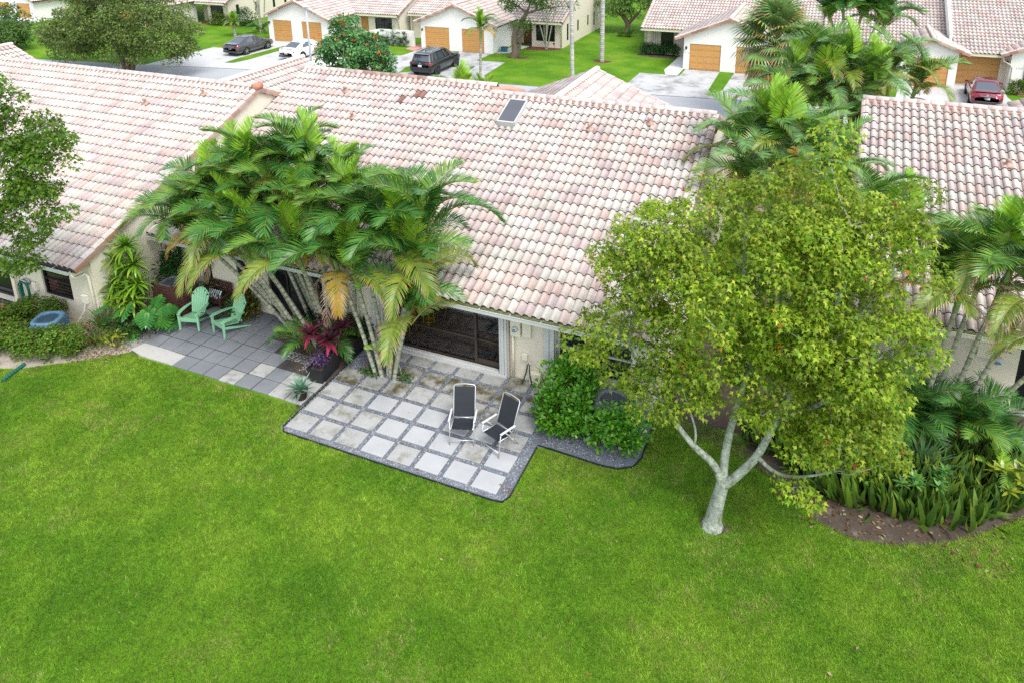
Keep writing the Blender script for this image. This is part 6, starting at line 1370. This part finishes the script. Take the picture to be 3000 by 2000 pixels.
t = thing('potted_plant', 'small variegated plant in a dark pot by the clipped hedge', 'plant', (-20.72, 13.22, 0))
pot(t, .12, .16, .24, TROUGH); mb = MB()
for k in range(5): rosette(mb, (r_.uniform(-.1, .1), r_.uniform(-.1, .1), .3 + .06 * k), 10, .22, .07, [(.30, .38, .08), (.16, .30, .05), (.38, .42, .14)], .9, .1, .6, r_, 3)
part('leaves', mb, LEAF, t)
# hoses, pipe, bowl, mats, stool
HOSE = mat('green_garden_hose', (.012, .16, .10), .45)
t = thing('hose_hanger', 'coiled green garden hose on a grey hanger left of the brown blinds window', 'hose', (-24.45, 14.34, 0))
mb = MB(); mb.tube([(-.17, 0, 1.0), (-.13, -.12, 1.14), (0, -.16, 1.2), (.13, -.12, 1.14), (.17, 0, 1.0)], .025, 6); mb.box((0, .03, 1.02), (.3, .06, .2)); part('hanger', mb, mat('grey_hanger', (.40, .43, .45), .5), t, True)
for k in range(7):
    a, b, y = .19 + .022 * (k % 4), .36 + .03 * (k % 3), -.05 - .035 * (k % 4); z0 = .78 - .012 * k
    mb = MB(); mb.tube([(a * sin(q) + .01 * k, y + .01 * sin(3 * q), z0 + b * cos(q)) for q in [2 * pi * i / 22 for i in range(23)]], .014, 5); part('hose_loop', mb, HOSE, t, True)
mb = MB(); mb.box((.06, -.03, .42), (.26, .1, .14)); part('hose_tray', mb, mat('grey_tray', (.42, .45, .48), .5), t)
t = thing('garden_hose', 'short dark green hose hanging from the wall tap beside the meter', 'hose', (-7.07, 16.98, 0))
mb = MB(); mb.tube([(.05, .05, .70), (0, -.02, .66), (-.03, -.04, .45), (-.10, -.06, .2), (-.16, -.1, .03), (-.1, -.2, .03)], .018, 6)
mb.tube([(.05, .0, .68), (.06, -.03, .45), (.10, -.05, .22), (.18, -.1, .05), (.30, -.18, .03), (.42, -.15, .03), (.40, -.02, .03), (.28, -.02, .03), (.22, -.1, .03)], .018, 6); part('hose', mb, mat('dark_green_hose', (.006, .05, .03), .45), t, True)
mb = MB(); mb.tube([(.05, .14, .7), (.05, .02, .7), (.05, -.01, .66)], .015, 6); part('tap', mb, TRIM, t, True)
t = thing('drain_pipe', 'green corrugated drain pipe lying on the sandy edge', 'pipe', (-21.5, 12.0, .06), radians(-90))
mb = MB(); P_ = [(-.05 + .05 * i, .012 * i, 0) for i in range(17)]; mb.tube(P_, [.062 if i % 2 else .052 for i in range(17)], 10, col=(1, 1, 1)); part('pipe', mb, mat('green_pipe', (.012, .10, .075), .5), t)
t = thing('plastic_bowl', 'white plastic bowl on the gravel beside the glossy hedge', 'bowl', (-6.5, 16.72, .05)); mb = MB(); mb.lathe([(.09, 0), (.15, .07), (.16, .07), (.15, .055), (.08, .02), (0, .02)], 20); part('bowl', mb, ALU, t, True)
MATM = mat('dark_door_mat', (.018, .022, .028), .95, .1, 3, .2, 60)
for (x, y, w, d, lab) in ((-8.62, 17.82, .72, .30, 'dark door mat just inside the sliding door'), (-9.05, 19.2, .72, .45, 'dark door mat by the inner glass door')):
    t = thing('door_mat', lab, 'mat', (x, y, .05)); mb = MB(); mb.box((0, 0, .008), (w, d, .016), bev=.004); part('mat', mb, MATM, t)
YEL = mat('yellow_painted_metal', (.55, .37, .02), .5)
t = thing('bar_stool', 'yellow legged bar stool with black round seat behind the sliding door', 'stool', (-11.1, 18.4, .05))
mb = MB(); mb.lathe([(.0, .72), (.19, .73), (.21, .70), (.20, .67), (0, .66)], 20); part('seat', mb, BLACKM, t, True)
for k in range(4): a = k * pi / 2 + .5; mb = MB(); mb.tube([(.14 * cos(a), .14 * sin(a), .68), (.20 * cos(a), .20 * sin(a), 0)], .015, 6); part('leg', mb, YEL, t, True)
mb = MB(); mb.lathe([(.17, .25), (.185, .265), (.17, .28), (.155, .265)], 20); part('foot_ring', mb, YEL, t, True)
t = thing('patio_chair', 'yellow framed chair standing left of the stool behind the sliding door', 'chair', (-11.6, 17.9, .05))
for x in (-.2, .2):
    for y in (-.2, .2): mb = MB(); mb.tube([(x * .9, y * .9, .6), (x, y, 0)], .02, 6); part('leg', mb, YEL, t, True)
mb = MB(); mb.box((0, 0, .6), (.42, .42, .04), bev=.01); part('seat', mb, YEL, t); mb = MB(); mb.box((0, .22, .85), (.40, .03, .45), rx=-.1, bev=.01); part('backrest', mb, YEL, t)
# street things
t = thing('lamp_post', 'grey street lamp with flat white cap before the left ochre garages', 'street lamp', (-39.6, 49.2, 0))
mb = MB(); mb.tube([(0, 0, 0), (0, 0, 2), (0, 0, 4.55)], [.10, .09, .075], 10); part('post', mb, mat('grey_post', (.42, .44, .46), .5), t, True)
mb = MB(); mb.lathe([(.09, 4.5), (.13, 4.6), (.16, 4.72), (.13, 4.74)], 14); part('lantern', mb, mat('lantern_glass', (.45, .5, .52), .3), t, True)
mb = MB(); mb.lathe([(.30, 4.74), (.30, 4.78), (.12, 4.86), (.04, 4.9), (.03, 5.0), (0, 5.0)], 16); part('cap', mb, ALU, t, True)
t = thing('bicycle', 'pink child bicycle with black wheel leaning on the far left side wall', 'bicycle', (-64.95, 60.3, 0), radians(90))
for x, r in ((-.5, .34), (.5, .34)):
    mb = MB(); mb.tube([(x + r * cos(2 * pi * i / 20), 0, r + r * sin(2 * pi * i / 20)) for i in range(21)], .035, 6); w = part('wheel', mb, BLACKM, t, True)
    mb = MB()
    for i in range(8): mb.tube([(x, 0, r), (x + r * cos(pi * i / 4), 0, r + r * sin(pi * i / 4))], .006, 4)
    part('spoke', mb, SILVER, w)
PINK = mat('pink_paint', (.65, .25, .42), .5); mb = MB()
for a, b in (((-.5, .34), (-.05, .32)), ((-.05, .32), (-.15, .72)), ((-.5, .34), (-.15, .68)), ((-.05, .32), (.36, .72)), ((-.15, .66), (.36, .72)), ((.5, .34), (.36, .85))): mb.tube([(a[0], 0, a[1]), (b[0], 0, b[1])], .022, 6)
part('frame', mb, PINK, t, True); mb = MB(); mb.tube([(.3, -.25, .95), (.36, 0, .88), (.3, .25, .95)], .018, 6); part('handlebar', mb, BLACKM, t, True); mb = MB(); mb.box((-.16, 0, .76), (.24, .12, .06), bev=.02); part('saddle', mb, BLACKM, t)
t = thing('recycling_bin', 'low teal bin standing by the garage side wall behind the black SUV', 'bin', (-26.6, 59.2, 0)); mb = MB(); mb.box((0, 0, .2), (.5, .4, .4), bev=.03); part('tub', mb, mat('teal_plastic', (.02, .14, .17), .5), t); mb = MB(); mb.box((0, 0, .415), (.54, .44, .03), bev=.01); part('lid', mb, mat('dark_teal_plastic', (.015, .08, .10), .5), t)
for (x, y, lab) in ((-25.2, 61.6, 'left'), (-24.95, 61.3, 'middle'), (-22.7, 61.2, 'right')):
    t = thing('path_light', lab + ' one of the three small black garden lights in the red mulch', 'garden light', (x, y, 0), group='garden lights in the red mulch'); mb = MB(); mb.tube([(0, 0, 0), (0, 0, .5)], .02, 6); part('stake', mb, BLACKM, t); mb = MB(); mb.lathe([(.05, .5), (.10, .56), (.11, .60), (.02, .66)], 8); part('lamp_head', mb, BLACKM, t)

# ================================================================== vehicles
TYRE = mat('tyre_rubber', (.012, .012, .013), .85); RIM = mat('alloy_rim', (.50, .51, .53), .3, 0, 1, 0, metal=.7); RIM_B = mat('black_rim', (.03, .03, .033), .35)
CARGLASS = mat('tinted_car_glass', (.05, .065, .075), .05, 0, 1, 0, spec=1, coat=1); REDL = mat('tail_lamp_red', (.55, .01, .015), .2, 0, 1, 0, spec=.6); CLEARL = mat('lamp_clear', (.7, .7, .7), .15, 0, 1, 0)
PLATE = mat('licence_plate_white', (.70, .72, .70), .4, 0, 1, 0); DARKP = mat('dark_bumper_plastic', (.03, .032, .035), .6); CHROME = mat('chrome_trim', (.7, .7, .72), .15, 0, 1, 0, metal=.9)
def car(label, loc, rz, kind, paint, rim, cat='car', chrome=True, tail_wrap=False):
    """lofted body and greenhouse facing +y, with glass, lamps, plates, mirrors and wheels as parts"""
    t = thing('parked_car', label, cat, loc, rz, 'cars parked in the street')
    if kind == 'sedan':
        S = [(-2.43, .66, .40, .66, .72), (-2.39, .80, .30, .84, .93), (-2.25, .87, .25, .90, 1.04), (-1.75, .905, .22, .91, 1.06), (-1.2, .915, .21, .90, .98), (0, .915, .20, .88, .94), (.95, .91, .21, .86, .96), (1.6, .90, .22, .82, .90), (2.1, .86, .25, .72, .80), (2.35, .76, .30, .62, .67), (2.43, .60, .38, .53, .56)]
        base = [(-1.95, .72, 1.02), (-1.3, .80, .95), (.6, .82, .93), (1.22, .72, .94)]; roof = [(-1.0, .57, 1.40), (-.6, .60, 1.45), (.05, .60, 1.46), (.35, .56, 1.42)]; wb_, wy0, R_ = 2.78, -1.39, .335
    else:
        S = [(-2.56, .78, .42, .84, .92), (-2.53, .90, .34, 1.02, 1.10), (-2.40, .96, .28, 1.08, 1.14), (-1.7, .985, .26, 1.06, 1.12), (0, .99, .26, 1.04, 1.10), (1.0, .985, .26, 1.02, 1.12), (1.7, .97, .28, .98, 1.10), (2.25, .93, .32, .88, 1.0), (2.5, .84, .38, .76, .84), (2.58, .70, .45, .66, .70)]
        base = [(-2.42, .82, 1.10), (-1.9, .88, 1.10), (.7, .88, 1.08), (1.35, .78, 1.10)]; roof = [(-2.15, .66, 1.70), (-1.6, .71, 1.76), (.1, .70, 1.78), (.45, .64, 1.72)]; wb_, wy0, R_ = 3.07, -1.53, .39
    mb = MB(); ring = []
    for y, w, zb, zs, zt in S:
        half = [(w * .82, zb), (w * .97, zb + .08), (w, zb + (zs - zb) * .55), (w * .985, zs - .02), (w * .90, zt - .012), (w * .55, zt + .018), (0, zt + .03)]
        ring.append([(x, y, z) for x, z in half] + [(-x, y, z) for x, z in half[-2::-1]])
    K = len(ring[0]); vs = [p for r in ring for p in r]
    fs = [(i * K + k, i * K + k + 1, (i + 1) * K + k + 1, (i + 1) * K + k) for i in range(len(S) - 1) for k in range(K - 1)] + [(i * K + K - 1, i * K, (i + 1) * K, (i + 1) * K + K - 1) for i in range(len(S) - 1)]
    fs += [tuple(range(K)), tuple(range((len(S) - 1) * K, len(S) * K))[::-1]]
    mb.add(vs, fs); part('body', mb, paint, t, True)
    # greenhouse
    mb = MB(); n = len(base); B2 = [(w, y, z) for y, w, z in base] + [(-w, y, z) for y, w, z in base[::-1]]; R2 = [(w, y, z) for y, w, z in roof] + [(-w, y, z) for y, w, z in roof[::-1]]; m_ = len(B2)
    mb.add(B2 + R2, [(i, (i + 1) % m_, m_ + (i + 1) % m_, m_ + i) for i in range(m_)]); C2 = [(x * .6, y * .96, z + .035) for x, y, z in R2]
    mb.add(R2 + C2, [(i, (i + 1) % m_, m_ + (i + 1) % m_, m_ + i) for i in range(m_)] + [tuple(range(m_, 2 * m_))]); part('roof', mb, paint, t, True)
    def pane(name, a, b, c, d, inset=(.06, .06, .10, .08), lift=.006):
        a, b, c, d = map(Vector, (a, b, c, d)); l, r, bt, tp = inset; P = lambda u, v: a.lerp(b, u).lerp(d.lerp(c, u), v); q = [P(l, bt), P(1 - r, bt), P(1 - r, 1 - tp), P(l, 1 - tp)]; nn = (q[1] - q[0]).cross(q[3] - q[0]).normalized(); ce = Vector((0, 0, (base[0][2] + roof[0][2]) / 2))
        if nn.dot(sum(q, Vector()) / 4 - ce) < 0: nn = -nn
        p_ = MB(); p_.add([x + nn * lift for x in q], ((0, 1, 2, 3),)); part(name, p_, CARGLASS, t)
    pane('rear_window', B2[-1], B2[0], R2[0], R2[-1], (.05, .05, .08, .04)); pane('windshield', B2[n - 1], B2[n], R2[n], R2[n - 1])
    for sg in (0, 1):
        bb = base; 
        def pt(arr, u, s):
            ys = [p[0] for p in arr]; y = ys[0] + (ys[-1] - ys[0]) * u
            for (p, q) in zip(arr, arr[1:]):
                if p[0] <= y <= q[0] + 1e-6: f = (y - p[0]) / (q[0] - p[0]); return ((p[1] + (q[1] - p[1]) * f) * s, y, p[2] + (q[2] - p[2]) * f)
        s = 1 if sg else -1
        cuts = ((.22, .52), (.55, .86)) if kind == 'sedan' else ((.06, .30), (.33, .60), (.63, .88))
        for u0, u1 in cuts: pane('side_window', pt(base, u0, s), pt(base, u1, s), pt(roof, u1 if u1 < .8 else .93, s), pt(roof, u0 if u0 > .25 or kind != 'sedan' else .12, s), (.02, .02, .10, .14), .012)
        mb = MB(); mb.box((s * (base[2][1] + .15), base[2][0] + .12, base[2][2] + .10), (.20, .10, .14), bev=.03); part('mirror', mb, paint, t)
        yr = S[2][0]; zt = S[1][4]; w1 = S[1][1]
        mb = MB(); mb.add([(s * w1 * .50, S[1][0] - .012, zt - .02), (s * w1 * 1.0, S[1][0] + .0, zt - .03), (s * (S[2][1] + .006), S[2][0] + .12, zt - .01), (s * (S[2][1] + .006), S[2][0] + .10, zt - .15), (s * (w1 + .01), S[1][0] - .01, zt - .18), (s * w1 * .52, S[1][0] - .02, zt - .13)], ((0, 1, 4, 5), (1, 2, 3, 4))); part('tail_light', mb, REDL, t)
        e = S[-2]; mb = MB(); mb.add([(s * e[1] * .65, e[0] + .03, e[3] - .02), (s * e[1] * 1.02, e[0] - .06, e[3] + .0), (s * (S[-3][1] + .008), S[-3][0] + .02, S[-3][3] - .05), (s * (S[-3][1] + .008), S[-3][0] + .02, S[-3][3] - .14), (s * e[1] * 1.03, e[0] - .04, e[3] - .12), (s * e[1] * .66, e[0] + .035, e[3] - .12)], ((0, 1, 4, 5), (1, 2, 3, 4))); part('headlight', mb, CLEARL, t)
        for y in (wy0, wy0 + wb_):
            wi = .915 if kind == 'sedan' else .99
            mb = MB(); mb.lathe([(R_ + .075, s * (wi - .005)), (R_ + .06, s * (wi + .012)), (0, s * (wi + .012))], 20, (0, y, R_), 'x'); part('wheel_arch', mb, DARKP if kind != 'sedan' else BLACKM, t)
            mb = MB(); mb.lathe([(R_ - .1, s * (wi - .2)), (R_, s * (wi - .19)), (R_ + .005, s * (wi - .02)), (R_ - .03, s * (wi + .025)), (R_ - .10, s * (wi + .022))], 22, (0, y, R_), 'x'); wheel = part('wheel', mb, TYRE, t, True)
            mb = MB(); mb.lathe([(R_ - .09, s * (wi + .018)), (R_ - .11, s * (wi + .03)), (R_ - .13, s * (wi + .015)), (0, s * (wi + .015))], 20, (0, y, R_), 'x', m=1)
            for k in range(5): a = 2 * pi * k / 5; mb.box((s * (wi + .024), y + (R_ * .36) * sin(a), R_ + (R_ * .36) * cos(a)), (.02, .05, R_ * .66), rx=-a, m=0)
            mb.lathe([(.06, s * (wi + .02)), (.05, s * (wi + .045)), (0, s * (wi + .045))], 10, (0, y, R_), 'x'); part('rim', mb, [rim, BLACKM], wheel)
    mb = MB(); mb.box((0, S[1][0] - .03, S[1][4] - .26), (.31, .02, .16), bev=0); pl = part('licence_plate', mb, PLATE, t)
    mb = MB(); mb.box((0, S[0][0] - .0, .42), (1.5, .10, .12), bev=.03); mb.box((0, S[-1][0] - .02, .42), (1.3, .10, .14), bev=.03); part('bumper_insert', mb, DARKP, t)
    if chrome: mb = MB(); mb.box((0, S[1][0] - .035, S[1][4] - .12), (.80, .02, .03)); part('trunk_trim', mb, CHROME, t)
    mb = MB(); mb.lathe([(.05, 0), (.05, -.012), (0, -.014)], 14, (0, S[1][0] - .012, S[1][4] - .06), 'y'); part('badge', mb, CHROME, t)
    for s in (-1, 1):
        for y in ((-.35, .75) if kind == 'sedan' else (-.6, .6)): mb = MB(); mb.box((s * (S[5][1] + .012), y, .80 if kind == 'sedan' else .96), (.02, .16, .025)); part('door_handle', mb, CHROME if kind == 'sedan' else paint, t)
        for y in ((-.98, .12, 1.15) if kind == 'sedan' else (-1.2, -.1, 1.05)): mb = MB(); mb.box((s * (S[5][1] + .001), y, .58), (.006, .010, .56)); part('door_seam', mb, BLACKM, t)
    if kind != 'sedan':
        for s in (-1, 1): mb = MB(); mb.tube([(s * .68, -1.8, 1.80), (s * .69, -1.7, 1.84), (s * .69, .0, 1.85), (s * .66, .15, 1.80)], .018, 6); part('roof_rail', mb, BLACKM, t, True)
        mb = MB(); mb.box((0, -1.55, 1.85), (.05, .14, .09), bev=.02); part('roof_antenna', mb, BLACKM, t)
        mb = MB(); mb.box((0, -2.28, 1.70), (1.25, .22, .035), bev=.01); part('roof_spoiler', mb, paint, t)
        mb = MB(); mb.box((0, -2.555, .60), (1.7, .03, .26), bev=.01); part('rear_bumper', mb, DARKP, t)
    else:
        mb = MB(); mb.box((0, -2.30, 1.075), (1.35, .16, .02), bev=.006); part('trunk_lip', mb, paint, t)
    return t
def paint(name, c, metal=.0): return mat(name, c, .28, .03, 1, 0, metal=metal, coat=.8, spec=.5)
car('dark grey sedan parked in the left driveway beside the grass strip', (-48.35, 51.75, .012), radians(1), 'sedan', paint('grey_paint', (.085, .085, .09), .5), RIM)
car('white sedan on the bright concrete, half hidden by the flowering tree', (-42.2, 51.8, .012), radians(-2), 'sedan', paint('white_paint', (.72, .73, .74)), RIM, chrome=False)
car('black SUV with roof rails parked before the ochre garage', (-28.82, 51.02, .012), 0, 'suv', paint('black_paint', (.006, .007, .009)), RIM_B, 'SUV', chrome=False)
car('maroon sedan parked in front of the far right garage', (9.1, 55.5, .012), radians(-3), 'sedan', paint('maroon_paint', (.16, .006, .022), .2), RIM)
car('blue grey car whose roof shows just above the left roof ridge', (-43.4, 36.4, .0), radians(96), 'sedan', paint('blue_grey_paint', (.16, .20, .25), .3), RIM)
car('white car far left, mostly hidden by the bushy tree', (-82.3, 52.5, .012), radians(-3), 'sedan', bpy.data.materials['white_paint'], RIM, chrome=False)
